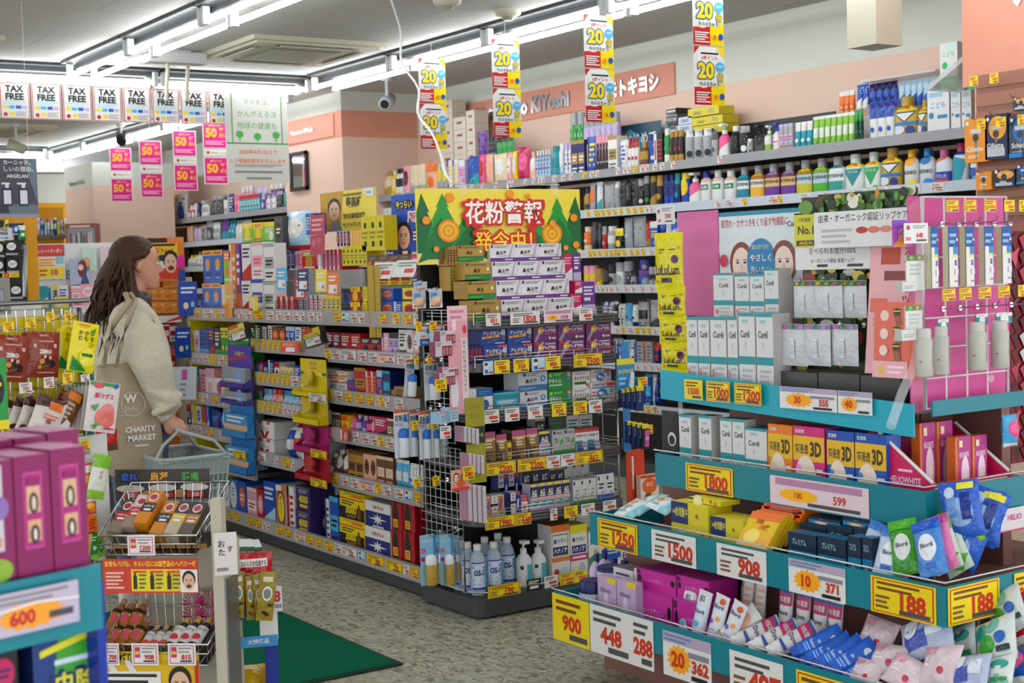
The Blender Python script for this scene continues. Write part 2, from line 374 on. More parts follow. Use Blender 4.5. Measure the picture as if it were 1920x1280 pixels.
PT = ('p r 0 0 100 0 100 34 0 30;p y 55 0 100 0 100 40 55 34;o 50 62 47 27 w;o 30 42 24 13 w;o 72 44 20 12 w;o 50 82 40 14 w;p y 72 100 100 100 100 80;p r 0 100 18 100 0 86;l 22 87 80 90 1 k;T 50 81 8 r:60 dポイント;'
      'G 38 59 29 158:60 20;H 38 59 29 f4d400:60 20;G 83 48 14 158:20 倍;H 83 48 14 y:20 倍;o 84 66 15 9 c;T 84 67 5 w 100円;T 50 36 7 k もらえちゃう!;l 4 4 50 22 5 w;s 68 16 11 - y;o 68 14 6 - o;o 88 15 8 - b')
for px, zt in ((1330, 1), (1125, 2), (951, 3), (813, 4)):
    y = ypx(4.98, 2.4, px); zb = zpy(4.98, y, {1330: 197, 1125: 229, 951: 257, 813: 279}[px])
    nm = {1330: 'nearest', 1125: 'second', 951: 'third', 813: 'farthest'}[px]
    for k in (0, 1):
        s = sheet('point_poster', .205, .292, PT, (4.98, y, zb+k*.3), base='PAPER'); s['group'] = 'points campaign posters'
        k and string((0, 0, .292), (0, 0, CE-zb-.3), s); thing(s, 'twenty-times points poster with yellow numerals,', 'poster', nm+' strip, '+('lower','upper')[k]+' sheet')
FT = 'r 4 3 96 97 m;r 4 3 96 97 d18;T 50 86 10 fd0 dポイント;H 35 58 36 fb0:58 50;H 78 68 20 fb0:26 %;H 80 48 15 fb0:28 還元;l 10 14 90 28 3 fbd'
for px, pb in ((228, 378), (284, 370), (348, 357), (405, 345)):
    y = ypx(5.0, 2.4, px); zb = zpy(5.0, y, pb); nm = {228: 'farthest', 284: 'third', 348: 'second', 405: 'nearest'}[px]
    for k in (0, 1):
        s = sheet('discount_poster', .225, .235, FT, (5.0, y, zb+k*.31)); k and string((0, 0, .235), (0, 0, CE-zb-.31), s)
        thing(s, 'pink fifty-percent poster,', 'poster', nm+' strip, '+('lower','upper')[k]+' sheet')
        if k == 0: thing(sheet('white_slip', .225, .062, 'o 20 50 6 - r;l 30 40 60 55 1 s;r 65 40 92 55 a', (5.0, y, zb+.243), base='PAPER'), 'white slip between pink fifty-percent posters,', 'slip', nm+' strip')
GR = ('r 10 44 11.5 98 g;r 89 44 90.5 98 g;r 1 42.5 99 44 g;t 50 89 6 5b5:80 マツキヨ、;t 50 76 7 5b5:74 かんがえるヨ;t 50 63 7.5 5b5:78 地球の健康も;o 22 53 6 4 5b5;o 50 51 6 4 5b5;o 80 53 6 4 5b5;r 21 45 23 53 5b5;r 49 45 51 53 5b5;r 79 45 81 53 5b5;'
      'T 50 34 5.5 e73:80 2020年4月1日より;T 50 24 5 e73:88 レジ袋無料配布を廃止します;l 12 17.5 88 20 2 999;l 12 11 88 13 1 888;l 30 4 70 6 1 888')
thing(sheet('notice_poster', .51, .68, GR, (4.575, 10.15, 2.125), base='PAPER'), 'large white notice with green trees and orange date', 'poster', 'hanging right of tax free posters')
y = 8.0; o = empty('shampoo_poster', (2.06, y, 1.785)); b = MB(); b.box(-.24, .24, 0, .003, 0, .32, '678'); b.art('p 445 0 22 100 22 85 100 0 100;r 0 0 100 6 99a;p 334 0 8 68 8 66 22 0 24;T 78 93 8 w:34 カーニック。;T 80 82 9 w:38 しいの理由。;T 78 70 6 w:26 ARGELAN', PLAIN(.48, .32), 1.5)
b.art('r 61 20 71 50 223;r 62 23 70 46 dde;r 64 50 68 56 dde;r 60 56 69 59 w;r 79 20 89 50 223;r 80 23 88 46 dde;r 82 50 86 56 dde;r 77 56 87 59 w', PLAIN(.48, .32), 1.5, l0=10); b.build('poster_sheet', o)
for s in (-.15, .2): string((s, 0, .32), (s, 0, CE-1.785), o)
thing(o, 'dark poster of two pump bottles hanging at left edge', 'poster')
thing(sheet('warning_poster', .42, .46, 'r 0 0 100 100 y;r 0 66 100 100 w;p b 0 100 18 100 0 84;o 30 80 16 - fd2;p b 40 66 60 66 90 96 70 96;T 72 80 20 r グ;T 50 48 13 k:92 万引きは;r 5 34 95 37 k;l 20 12 90 28 3 c90', (6.39, 18.3, 2.49), 'X'), 'yellow shoplifting warning poster on far pink wall', 'poster')
# pier sign, pillar sign and wall sign of the shop
o = empty('shop_sign', (6.385, 8.88, 2.556)); W_ = 2.85; b = MB(); b.box(-W_/2, W_/2, 0, .012, 0, .214, 'SALMON', T=Matrix.Rotation(ROT['X'], 4, 'Z')); b.build('board', o)
special('LETTER', 'silver_letters', lin((.70, .70, .72)), .2, .85)
for tx, pa, pb in (('Matsumoto_KiYoshi', 880, 1084), ('マツモトキヨシ', 1104, 1236)):
    ya, yb = ypx(6.38, 2.66, pa), ypx(6.38, 2.66, pb); w_ = ya-yb; b = MB(); b.art('H 50 50 62 LETTER:100 '+tx, PLAIN(w_, .2), w_/.2, step=.008); b.build('lettering', o, (-.002, (ya+yb)/2-8.88, .005), ROT['X'])
thing(o, 'salmon wall sign with silver store lettering above top shelf', 'sign')
o = empty('pillar_sign', (5.655, 11.5, 2.6)); b = MB(); b.box(-.5, .5, 0, .01, -.02, .16, 'SALMON', T=Matrix.Rotation(ROT['X'], 4, 'Z')); b.build('board', o); b = MB(); b.art('H 40 50 30 LETTER:70 Matsumoto_KiYoshi', PLAIN(1, .14), 7, step=.008); b.build('lettering', o, rz=ROT['X']); thing(o, 'small salmon store sign on left side of pillar', 'sign')
o = empty('column_lettering', (4.985, 15.85, 2.43)); b = MB(); b.art('H 50 50 40 LETTER:80 Matsumoto_KiYoshi', PLAIN(.95, .12), 8, step=.008); b.build('lettering', o, rz=ROT['X']); thing(o, 'grey raised store lettering on distant white column', 'sign')
o = empty('pier_sign', (5.61, 3.93, 1.98)); b = MB(); b.box(-.55, .30, 0, .012, .235, 1.0, 'SALMON', T=Matrix.Rotation(ROT['X'], 4, 'Z')); b.build('board', o)
b = MB(); b.art('H 32 64 16 w:40 ベ;H 43 50 13 w:40 ロ;H 50 36 14 w:40 ハ', PLAIN(.95, .95), 1, step=.006); b.build('lettering', o, rz=ROT['X'])
thing(o, 'salmon sign with white characters on near pier', 'sign')
o = empty('wall_frame', (5.655, 11.68, 2.16)); b = MB()
for bx in ((-.17, -.14, 0, .34), (.14, .17, 0, .34), (-.17, .17, 0, .03), (-.17, .17, .31, .34)): b.box(bx[0], bx[1], -.02, 0, bx[2], bx[3], 'k', T=Matrix.Rotation(ROT['X'], 4, 'Z'))
b.build('frame', o); b = MB(); b.box(-.14, .14, -.008, -.002, .03, .31, 'MIRROR', T=Matrix.Rotation(ROT['X'], 4, 'Z')); b.build('mirror_pane', o); thing(o, 'black framed mirror on left side of pillar', 'mirror')
# ---------------------------------------------------------------- packages: every kind is built once per style and size, then copied
def prof_surf(prof, d, ky, ex, h):
    def s(u, v, e):
        z = v*h
        for (r0, z0), (r1, z1) in zip(prof, prof[1:]):
            if z0 <= z <= z1: r = r0+(r1-r0)*((z-z0)/max(z1-z0, 1e-6)); break
        else: r = prof[-1][0]
        a = (u-.5)*2.7; x, y = sn(a), -cs(a); q = (abs(x)**ex+abs(y)**ex)**(-1/ex)
        return ((r+e)*x*q, d/2+(r*ky+e)*y*q, z)
    return s
def K_box(w, h, d, c, ops):
    b = MB(); b.box(-w/2, w/2, 0, d, 0, h, c[0], c[1], c[2]); b.art(ops, PLAIN(w, h), w/h); return [('box', b)]
def lathe_kind(w, h, d, c, ops, prof, cap, ex=2., n=16, part='cap'):
    R = w/2; ky = d/w; b = MB(); P = [(r*R, z*h) for r, z in prof]; b.lathe(P, c[0], n, 0, d/2, ky, ex)
    zt = prof[-1][1]*h; b.art(ops, prof_surf(P, d, ky, ex, h), w*1.35/h, True)
    k = MB(); k.lathe([(r*R, z*h) for r, z in cap], c[1], n, 0, d/2, ky if cap[0][0] > .6 else 1); return [('bottle', b), (part, k)]
def K_can(w, h, d, c, ops): return lathe_kind(w, h, w, c, ops, [(.94, 0), (1, .02), (1, .76), (.8, .82)], [(.82, .80), (.84, .96), (.76, 1)])
def K_bot(w, h, d, c, ops): return lathe_kind(w, h, w, c, ops, [(.9, 0), (1, .03), (1, .62), (.72, .75), (.4, .82), (.4, .85)], [(.5, .83), (.5, .98), (.42, 1)])
def K_pet(w, h, d, c, ops): return lathe_kind(w, h, w, c, ops, [(.82, 0), (.98, .03), (1, .08), (.97, .12), (1, .16), (1, .58), (.97, .62), (1, .66), (.8, .78), (.42, .88), (.4, .9)], [(.5, .885), (.5, .985), (.44, 1)])
def K_fla(w, h, d, c, ops): return lathe_kind(w, h, d, c, ops, [(.92, 0), (1, .03), (1, .66), (.8, .72), (.42, .76), (.4, .8)], [(.44, .77), (.46, .98), (.4, 1)], 4.)
def K_ovl(w, h, d, c, ops): return lathe_kind(w, h, d, c, ops, [(.92, 0), (1, .03), (1, .6), (.82, .74), (.42, .8), (.4, .84)], [(.46, .8), (.48, .98), (.4, 1)], 2.6)
def K_jar(w, h, d, c, ops): return lathe_kind(w, h, w, c, ops, [(.9, 0), (1, .06), (1, .62), (.94, .66)], [(1, .64), (1, .94), (.92, 1)], part='lid')
def K_pum(w, h, d, c, ops):
    r = lathe_kind(w, h, d, c, ops, [(.92, 0), (1, .03), (1, .58), (.7, .67), (.36, .72), (.34, .75)], [(.42, .72), (.42, .82), (.16, .83), (.16, .93)], 2.6)
    k = r[1][1]; k.box(-w*.22, w*.22, d/2-w*.42, d/2+w*.12, h*.93, h, c[1]); return [r[0], ('pump', k)]
def K_tub(w, h, d, c, ops):
    # squeeze tube standing on its cap, crimped flat at the top
    b = MB(); z0 = .15*h
    wx = lambda v: w/2*(.84+.16*v); dy = lambda v: d/2*max(1-v, 0)**.55+.0012
    f = lambda u, v: (cs(u*6.2832)*wx(v), d/2+sn(u*6.2832)*dy(v), z0+(h-z0)*v)
    b.grid(f, 18, 10, c[0]); b.box(-w/2, w/2, d/2-.0014, d/2+.0014, h*.95, h, c[0])
    def s(u, v, e):
        t = max(0, (v*h-z0)/(h-z0)); a = (u-.5)*2.5; return (sn(a)*(wx(t)+e), d/2-cs(a)*dy(t)-e, v*h)
    b.art(ops, s, w/h, True); k = MB(); k.lathe([(w*.36, 0), (w*.38, z0*.5), (w*.36, z0)], c[1], 16, 0, d/2); return [('tube', b), ('cap', k)]
def pouch_surf(w, h, d, rnd=0.):
    def s(u, v, e, sg=-1):
        q = max(0, sn(math.pi*u))**.55*max(0, sn(math.pi*v))**.55
        x = (u-.5)*w; z = v*h; wob = rnd*noise.noise((x*38, z*38, sg*3.1+w*50)) if rnd else 0
        return (x*(1-.05*sn(math.pi*v)*(1 if rnd else 0)), d/2+sg*(d/2*q*(1+0*wob)+wob*q+e), z)
    return s
def K_pou(w, h, d, c, ops, rnd=0.):
    b = MB(); b.film = True; s = pouch_surf(w, h, d, rnd); n = 14 if rnd else 10
    b.grid(lambda u, v: s(u, v, 0), n, n, c[0]); b.grid(lambda u, v: s(1-u, v, 0, 1), n, n, c[1]); b.art(ops, s, w/h, True); return [('pouch', b)]
def K_bag(w, h, d, c, ops): return K_pou(w, h, d, c, ops, .006)
def K_crd(w, h, d, c, ops):
    # hanging card with a clear blister over the product
    b = MB(); b.box(-w/2, w/2, d-.0015, d, 0, h, c[0]); b.art(ops, lambda u, v, e: ((u-.5)*w, d-.0015-e, v*h), w/h)
    k = MB(); s = pouch_surf(w*.66, h*.56, d*1.6); k.grid(lambda u, v: tuple(Vector(s(u, v, 0))+Vector((0, d*.2, h*.05))), 8, 8, c[1]); return [('card', b), ('blister', k)]
def K_scn(w, h, d, c, ops):
    # hanging card with a spray bottle fixed to it
    b = MB(); b.box(-w/2, w/2, d-.0015, d, 0, h, c[0]); b.art(ops, lambda u, v, e: ((u-.5)*w, d-.0015-e, v*h), w/h)
    R = min(w*.32, d/2); P = [(R*.9, .02*h), (R, .05*h), (R, .40*h), (R*.9, .44*h)]; k = MB(); k.lathe(P, c[1], 16, 0, d-R-.002); q = MB(); q.lathe([(R*1.0, .43*h), (R*1.02, .54*h), (R*.8, .60*h), (R*.4, .62*h)], c[2], 16, 0, d-R-.002)
    return [('card', b), ('spray_bottle', k), ('cap', q)]
KINDS = dict(box=(K_box, 'box', .09), can=(K_can, 'spray can', .05), bot=(K_bot, 'bottle', .05), pet=(K_pet, 'drink bottle', .07), fla=(K_fla, 'mouthwash bottle', .055), ovl=(K_ovl, 'bottle', .05),
             jar=(K_jar, 'jar', .06), pum=(K_pum, 'pump bottle', .055), tub=(K_tub, 'tube', .04), pou=(K_pou, 'pouch', .03), bag=(K_bag, 'bag', .045), crd=(K_crd, 'card pack', .025), scn=(K_scn, 'spray card', .045))
LAY = ['r 0 0 100 30 B;l 12 60 88 86 3 C;r 14 42 62 52 C', 'r 0 68 100 100 B;l 14 76 80 90 2 C;o 50 36 26 - B;l 10 8 90 14 1 C', 'r 0 0 32 100 B;l 42 22 90 82 5 C;r 8 20 24 80 C', 'o 50 58 38 26 B;l 24 50 76 66 2 C;r 0 0 100 13 C',
       'p B 0 0 100 0 100 48 0 20;l 10 62 88 88 3 C', 'r 8 34 92 64 B;l 18 42 82 56 2 C;r 0 90 100 100 B;l 14 10 86 24 2 C', 'r 0 78 100 100 C;o 68 28 20 - B;l 10 46 90 68 3 B', 'p B 0 100 60 100 30 0 0 0;l 36 64 92 84 2 C;o 72 30 16 - C']
STY = {}
def resolve(st):
    # named style, or kind/colours[+layout]: base, print, lettering
    if st in STY: return STY[st]
    k, cc = st.split('/'); lay = int(cc[3:]) if cc[3:] else sum(map(ord, st)) % 8; a, bb, c = cc[:3]
    noun = KINDS[k][1]; look = CN[a]+' '+noun+' with '+(CN[bb]+' print' if bb != a else 'plain print')
    ops = LAY[lay].replace('B', bb).replace('C', c)
    cols = [a, bb if k in 'can bot fla ovl jar pum tub pet' else a, a]
    STY[st] = (k, look, noun.replace(' ', '_'), noun, cols, ops, KINDS[k][2]); return STY[st]
def style(nm, kind, look, name, cols, ops='', d=None, cat=None):
    c = cols.split(); c += [c[0]]*(3-len(c)); STY[nm] = (kind, look, name, cat or name.replace('_', ' '), c, ops, d or KINDS[kind][2])
CACHE = {}
def meshes(st, w, h, d, parts=True):
    k = (st, round(w*500), round(h*500), round(d*500), parts)
    if k not in CACHE:
        q = resolve(st); r = KINDS[q[0]][0](w, h, d, q[4], q[5])
        if not parts and len(r) > 1:
            b = r[0][1]
            for _, o in r[1:]:
                n = len(b.v); b.v += o.v; b.sm += o.sm
                for f, mi in zip(o.f, o.m): b.f.append(tuple(n+i for i in f)); b.m.append(b.mi(o.mats[mi]))
            r = r[:1]
        CACHE[k] = [(n, b.data(q[2] if i == 0 else n)) for i, (n, b) in enumerate(r)]
    return CACHE[k]
def item(st, loc, w, h, face='Y', d=None, parts=True, place='', rot=None, look=None, group=None, rz=0.):
    q = resolve(st); d = d or q[6]; ms = meshes(st, w, h, d, parts)
    o = put(q[2], ms[0][1], None, loc)
    if rot is not None: o.rotation_euler = rot
    else: o.rotation_euler[2] = (ROT[face] if isinstance(face, str) else face)+rz
    for n, me in ms[1:]: put(n, me, o)
    thing(o, look or q[1], q[3], place, group); return o
def row(pl, c, z, place, spec, d=None, parts=True, gap=.0015, jit=0.):
    # spec: 'x0 x1 ytop n style [@ybottom] [+setback]' in picture measures, on the plane X=c or Y=c at height z
    for e in spec.split('|'):
        t = e.split()
        if not t: continue
        x0, x1, yt, n, st = float(t[0]), float(t[1]), float(t[2]), int(t[3]), t[4]; zb = z; cc = c; dd = d; pc = place
        for a in t[5:]:
            if a[0] == '+': cc = c+float(a[1:])
            if a[0] == 'd': dd = float(a[1:])
        xm = (x0+x1)/2
        if pl == 'X':
            for a in t[5:]:
                if a[0] == '@': zb = zpy(cc, ypx(cc, z, xm), float(a[1:]))
            a0, a1 = ypx(cc, zb, x0), ypx(cc, zb, x1); h = zpy(cc, (a0+a1)/2, yt)-zb
        else:
            for a in t[5:]:
                if a[0] == '@': zb = zpy(xpx(cc, z, xm), cc, float(a[1:]))
            a0, a1 = xpx(cc, zb, x0), xpx(cc, zb, x1); h = zpy((a0+a1)/2, cc, yt)-zb
        if any(a[0] == '@' for a in t[5:]): pc = place if re.search('tier|layer|step|upper|rear|stack|pile|crate|box|deck', place) else place+', upper'
        if zb < z: h += zb-z; zb = z
        w = abs(a1-a0)/n
        for i in range(n):
            m_ = a0+(a1-a0)*(i+.5)/n; hh = h
            item(st, (cc, m_, zb) if pl == 'X' else (m_, cc, zb), w-gap, hh, pl, dd, parts, pc, rz=random.uniform(-jit, jit))
def tagart(c, price, w, h):
    big = w/h > 1.45
    if c in 'yw':
        s = ('r 3 4 97 96 r;r 5 7 95 93 y;' if c == 'y' and big else '') + 'l 10 66 76 88 2 %s;' % ('d' if c == 'w' else '740')
        s += ('H %d 42 %d c31:%d %s;' % (66 if big else 52, 52 if big else 36, 62 if big else 88, price)) if price else 'r 34 30 90 54 %s;' % ('d42' if c == 'w' else 'e63'); s += 'l 45 8 92 20 1 d'
        if big: s += ';l 8 16 30 50 3 753'
        return c if c == 'y' else 'e4e2de', s
    if c == 'P': return 'e8d0d8', 'r 6 70 94 94 b8a;o 30 40 20 22 fb0;T 30 40 22 r:30 100;T 72 42 30 c31:44 %s;l 40 8 92 20 1 d' % (price or '---')
    if c == 'B': return 'i', 'o 30 60 18 24 fdb;r 18 10 44 38 b;p 321 14 66 46 66 40 88 20 88;l 50 60 92 86 2 w;r 52 10 92 22 r'
    if c == 'D' and price and '/' in price: a, b = price.split('/'); return 'w', 'r 0 76 100 100 b8a8c0;l 4 80 60 94 2 68b;s 34 42 26 34 fa0;H 32 42 36 c31:30 %s;l 54 54 96 66 1 889;%sl 60 6 92 16 1 k' % (a, 'H 78 36 30 c31:40 %s;' % b if b else '')
    if c == 'D': return 'w', 'r 0 62 100 100 888;s 32 40 22 34 fa0;T 34 40 26 r:40 50;T 76 40 32 c31:40 %s;l 46 8 92 20 1 k' % (price or '---')
    return c, 'l 12 60 84 84 2 w;r 20 18 80 40 w'
def tags(pl, c, z0, h, place, spec, nm='price_tag', dw=.036, tilt=0.):
    # spec: 'px[-px1]colour[:price]', one tag each
    for e in spec.split():
        mt = re.match(r'([\d.]+)(?:-([\d.]+))?([a-zA-Z])(?::(.*))?$', e); a, b_, cc, pr = mt.groups(); a = float(a)
        f = (lambda p: ypx(c, z0, p)) if pl == 'X' else (lambda p: xpx(c, z0, p))
        if b_: m0, m1 = f(a), f(float(b_)); w = abs(m1-m0); mid = (m0+m1)/2
        else: w = dw; mid = f(a)
        key = ('tag', cc, pr, round(w*250), round(h*500))
        if key not in CACHE:
            base, ops = tagart(cc, pr, w, h); q = MB(); q.box(-w/2, w/2, -.0012, 0, 0, h, base); q.art(ops, lambda u, v, e: ((u-.5)*w, -.0012-e, v*h), w/h); CACHE[key] = q.data(nm)
        o = put(nm, CACHE[key], None, (c, mid, z0) if pl == 'X' else (mid, c, z0)); o.rotation_euler = (-tilt, 0, ROT[pl])
        if 'corner hooks' in place: s_ = Vector((3.115, c+.1, z0+.004)); v = Vector((mid, c+.003, z0+.03))-s_; hook(s_, v, v.length-.005, 'holding a price tag at endcap corner', 'chrome tag hook')
        cn = {'y': 'yellow', 'w': 'white', 'P': 'pink-edged', 'B': 'blue portrait', 'D': 'discount'}.get(cc) or CN[cc]
        thing(o, cn+' '+nm.replace('_', ' '), nm.replace('_', ' '), place); o['_p'] = (pr or '').strip('/').split('/')[-1]
def spread_tags(p0, p1, n, c): return ' '.join('%.1f%s' % (p0+(p1-p0)*(i+.5)/n, c[i % len(c)]) for i in range(n))
# ---------------------------------------------------------------- middle gondola, left face (X = 3.16), three bays of 0.9 m
GX = 3.16
g = empty('gondola_shelving', (3.6, 6.7, 0)); G0 = Vector((3.6, 6.7, 0))
def gp(nm, x0, x1, y0, y1, z0, z1, c, parent=None, par0=G0):
    b = MB(); b.box(x0-par0.x, x1-par0.x, y0-par0.y, y1-par0.y, z0-par0.z, z1-par0.z, c); return b.build(nm, parent or g)
gp('back_panel', 3.585, 3.60, 5.42, 8.08, .1, 1.46, 'BLACKBACK')
gp('plinth', 3.165, 4.0, 5.41, 8.1, .01, .062, 'PLINTH')
gp('base_deck', 3.165, 4.0, 5.41, 8.1, .062, .085, 'SHELF')
for y in (6.3, 7.2): gp('upright', 3.575, 3.585, y-.02, y+.02, .085, 1.46, 'SHELF')
gp('end_panel', 3.17, 3.58, 8.085, 8.1, .085, 1.25, 'y'); gp('end_panel', 3.2, 3.58, 5.41, 5.42, .085, 1.2, 'BLACKBACK')
BAYS = [(5.42, 6.29, (1.008, .809, .626, .404)), (6.31, 7.19, (1.029, .854, .703, .429)), (7.21, 8.08, (.93, .70, .506, .33))]
for y0, y1, zs in BAYS:
    for z in zs:
        s = gp('shelf', 3.175, 3.575, y0, y1, z+.012, z+.034, 'SHELF'); b = MB(); b.box(3.155-3.6, 3.175-3.6, y0-6.7, y1-6.7, z, z+.07, 'RAIL'); b.build('price_rail', s)
s = gp('shelf', 3.175, 3.575, 5.42, 8.08, 1.20, 1.222, 'SHELF'); b = MB(); b.box(3.155-3.6, 3.175-3.6, 5.42-6.7, 8.08-6.7, 1.186, 1.258, 'RAIL'); b.build('price_rail', s)
b = MB(); b.box(3.155-3.6, 3.175-3.6, 5.42-6.7, 8.08-6.7, .064, .135, 'RAIL'); b.build('price_rail', g)
thing(g, 'long dark gondola shelving unit with grey price rails', 'shelving')
style('arinamin', 'box', 'white supplement pack with red V', 'supplement_box', 'w', 'T 50 58 18 k:86 アリナミンV;p r 25 45 40 45 50 12 60 45 75 45 58 2 42 2;r 20 82 38 100 e55;r 62 82 80 100 e55;l 10 0 90 3 1 s', .12)
style('b3000', 'box', 'yellow and black vitamin drink carton', 'drink_carton', 'y y y', 'r 0 72 100 76 r;r 0 0 100 44 k;H 46 36 34 y:80 3000;l 8 52 60 66 2 444;r 50 82 94 90 o;r 72 8 86 48 740;r 76 48 82 60 740;l 30 8 70 16 2 b84;r 20 92 96 96 c90', .14)
style('lipo', 'box', 'white and blue drink carton with star', 'drink_carton', 'w w w', 'r 0 0 100 60 14267c;H 52 78 15 r:82 リポビタンD;p w 50 58 54 38 88 33 54 28 50 4 46 28 12 33 46 38;p w 66 50 56 34 66 14 50 28 34 14 44 34 34 50 50 38;l 30 2 74 7 1 w', .14)
style('redpack', 'box', 'red carton picturing dark drink bottle', 'drink_carton', 'b1121c b1121c r', 'p 221 14 0 60 0 66 60 50 90 44 100 30 100 24 90 10 60;r 16 8 58 38 e0c020;l 24 14 52 32 3 r', .14)
style('v4000', 'box', 'purple and gold drink carton', 'drink_carton', '3a2468 3a2468 452', 'H 50 46 34 dc0:70 4000;l 18 72 82 84 2 bac;r 24 12 78 24 dc0;r 8 90 92 94 876', .14)
style('toothbig', 'box', 'blue cleaning tablet box with white oval', 'denture_box', '1a6ac0', 'o 45 58 40 36 w;l 22 56 66 78 3 4ac;r 0 0 100 12 e8c81c;T 45 44 12 1a6:60 クリーン', .12)
style('orangeb', 'box', 'orange box with blue oval', 'bandage_box', 'w', 'r 0 0 100 100 f07414;o 50 52 42 40 14267c;o 50 52 34 32 y;V 50 80 12 14267c ポイズ;r 0 88 60 100 w;r 0 0 30 16 b', .12)
style('bluebox', 'box', 'blue box with orange seal', 'nasal_strip_box', '1a6cc8 1458a8 f0b070', 'r 0 84 100 100 f2b46a;l 14 88 86 96 1 c62;o 50 58 24 15 f0a040;l 30 38 70 46 2 cde;r 20 12 80 32 1450a8;l 24 14 76 18 1 8be', .08)
style('yellowtall', 'box', 'yellow box with black squares', 'eye_drop_box', 'd8cc10 c8bc10 e4d820', 'r 34 66 68 82 222;r 34 12 68 28 222;l 10 36 90 56 2 9a8c00', .05)
P = lambda n: 'on gondola '+n
Z_ = .04
# nearest bay
row('X', 3.185, 1.008+Z_, P('near bay second shelf'), '612 639 623 2 box/zkw0|640 677 625 2 box/rkw0|677.5 715 634 2 box/rkw1|716 730 624 1 box/pvw2|730.5 748.6 624 2 box/lvk6|749 763 618 1 box/wnk0|763.5 775 618 1 box/wnk3|775.5 787 620 1 box/pwn3')
row('X', 3.185, .809+Z_, P('near bay third shelf'), '618 651 718 2 box/wou4|618 651 706 2 box/wou4 @718|618 651 695 2 box/wor4 @706|651.5 665 713 1 box/bwr0|665.5 686.7 689.5 1 box/rjk5|687 707 695.6 2 box/rwo2|707.5 718 694 1 box/boi6|718.5 733 695 1 box/3578a05|734 739 730 1 box/j8n5|739.5 761 725 1 box/jnk0'.replace('box/3578a05', 'box/uqc5').replace('box/j8n5', 'box/jnk5'))
row('X', 3.185, .626+Z_, P('near bay fourth shelf'), '620 639 773 2 box/nak5|640 655 778 1 box/yor1|655.5 665 779 1 bot/hmw|665.5 674 778 1 bot/vlw|674.5 685 780 1 bot/vlp|685.5 695 780 1 bot/zhw|695.5 702 781 1 bot/hpw|702.5 726 782 1 box/mkw4|726.5 746 785 2 box/nak5|746.5 762 786 2 box/naw3|763 790 792 3 box/nkw1', parts=False)
row('X', 3.185, .404+Z_, P('near bay fifth shelf'), '619 628 850 1 bot/naw|628.5 640 843 1 bot/nwk3|641.5 653 843 1 bot/nwk3|654 682.5 846 2 box/jnk5|683 707 852 2 box/fnk3|707.5 739 856 2 box/nap5|740 765 862 2 pou/cwb5|766 790 870 2 pou/wcb0', parts=False)
row('X', 3.185, .087, P('near bay bottom deck'), '611.6 620 935 1 box/wbk2|620.6 637.4 931 1 box/bck5|638 684 974 1 b3000 @1024|638 684 923 1 b3000 @973.5|685.5 733 990 1 lipo @1042|685.5 733 941 1 lipo @989|735 755 993 1 redpack @1046|735 755 942 1 redpack @992|757 779 997 1 redpack @1054|757 779 946 1 redpack @996', d=.2)
ZT = .017
def gtags(bay, z, spec, h=.046): tags('X', 3.1535, z+ZT, h, 'on gondola '+bay+' rail', spec)
gtags('near bay second', 1.008, '610-620y 621-637w 638-668w:1055 672-688w 692-708w 709-742P:298 745-755w 757-774w')
gtags('near bay third', .809, '614-624y 629-643w 647-660y 665-682y 687-702y 704-710w 711-721y 722-731w 741-757w')
gtags('near bay fourth', .626, '615-628p 661-674w 677-693w 695-708w 709-721y 723-739w 741-751w 755-768y')
gtags('near bay fifth', .404, '619-634y 640-654w 658-672w 673-704P:174 705-716y 717-734w 740-757w 759-774B 776-793y')
gtags('base', .064, '428-437y 441-450y 465-475y 478-490y 492-499w 500-507w 517-530y 533-546y 553-573P:178 575-588y 591-603y 609-625y 627-640w 641-669w:750 672-685B 689-720y:908 723-755y:750 757-768w 769-785y')
gtags('top', 1.186, '357-376y 381-400w 403-411y 413-422w 424-432w 436-444w 447-456w 459-472w 475-495y 500-514w 518-528w 531-545w 549-560w 562-572w 578-590w 594-604w 626-640y 641-656B 657-670w 672-684w 710-726y 737-750y 756-773y 776-789w')
# middle bay
row('X', 3.185, 1.029+Z_, P('middle bay second shelf'), '472 480 616 1 box/gkw|480.5 489 609 1 box/xew2|489.5 500 612 1 box/wkn2|500.5 510 610 1 box/wdk2|511 536 614 2 box/nof3|537 553 612 2 box/bwi6|554 566 613 1 box/wpb0|566.5 580 612 2 box/jnw|581 610 616 3 box/zkw0')
row('X', 3.185, .854+Z_, P('middle bay third shelf'), '472 481 686 1 box/biw|482 494 678 1 box/mbw2|495 503 681 1 box/bwu|504 514 675 1 box/uwi2|515 525 679 1 box/wrk1|526 551 688 3 box/ayb3|552 564 686 1 box/bgw|566 610 690 3 box/wcb1')
row('X', 3.185, .703+Z_, P('middle bay fourth shelf'), '474 488 731 1 pou/sgw3|489 504 729 2 crd/icw1|505 512 729 1 crd/pmw1|513 524 730 1 crd/fro1|526 545 733 2 crd/icb1|546 555 733 1 crd/ibw1|556 564 735 1 crd/phw1|566 610 738 4 crd/wcb1', parts=False)
row('X', 3.185, .429+Z_, P('middle bay fifth shelf'), '479 515 822 1 arinamin|479 515 789 1 arinamin @821|517 533 795 1 crd/syb3|534 545 800 1 pou/bwy5|546 561 795 1 pou/wrk5|566 610 815 2 box/wnk1', d=.12)
gtags('middle bay second', 1.029, spread_tags(470, 568, 10, 'y'), .052); gtags('middle bay third', .854, spread_tags(473, 545, 8, 'y')+' 546-560w', .052); gtags('middle bay fourth', .703, spread_tags(481, 528, 5, 'y')+' '+spread_tags(530, 563, 4, 'w'), .052)
gtags('middle bay fifth', .429, '476-499w:1050 515-522w 530-544y 546-553w')
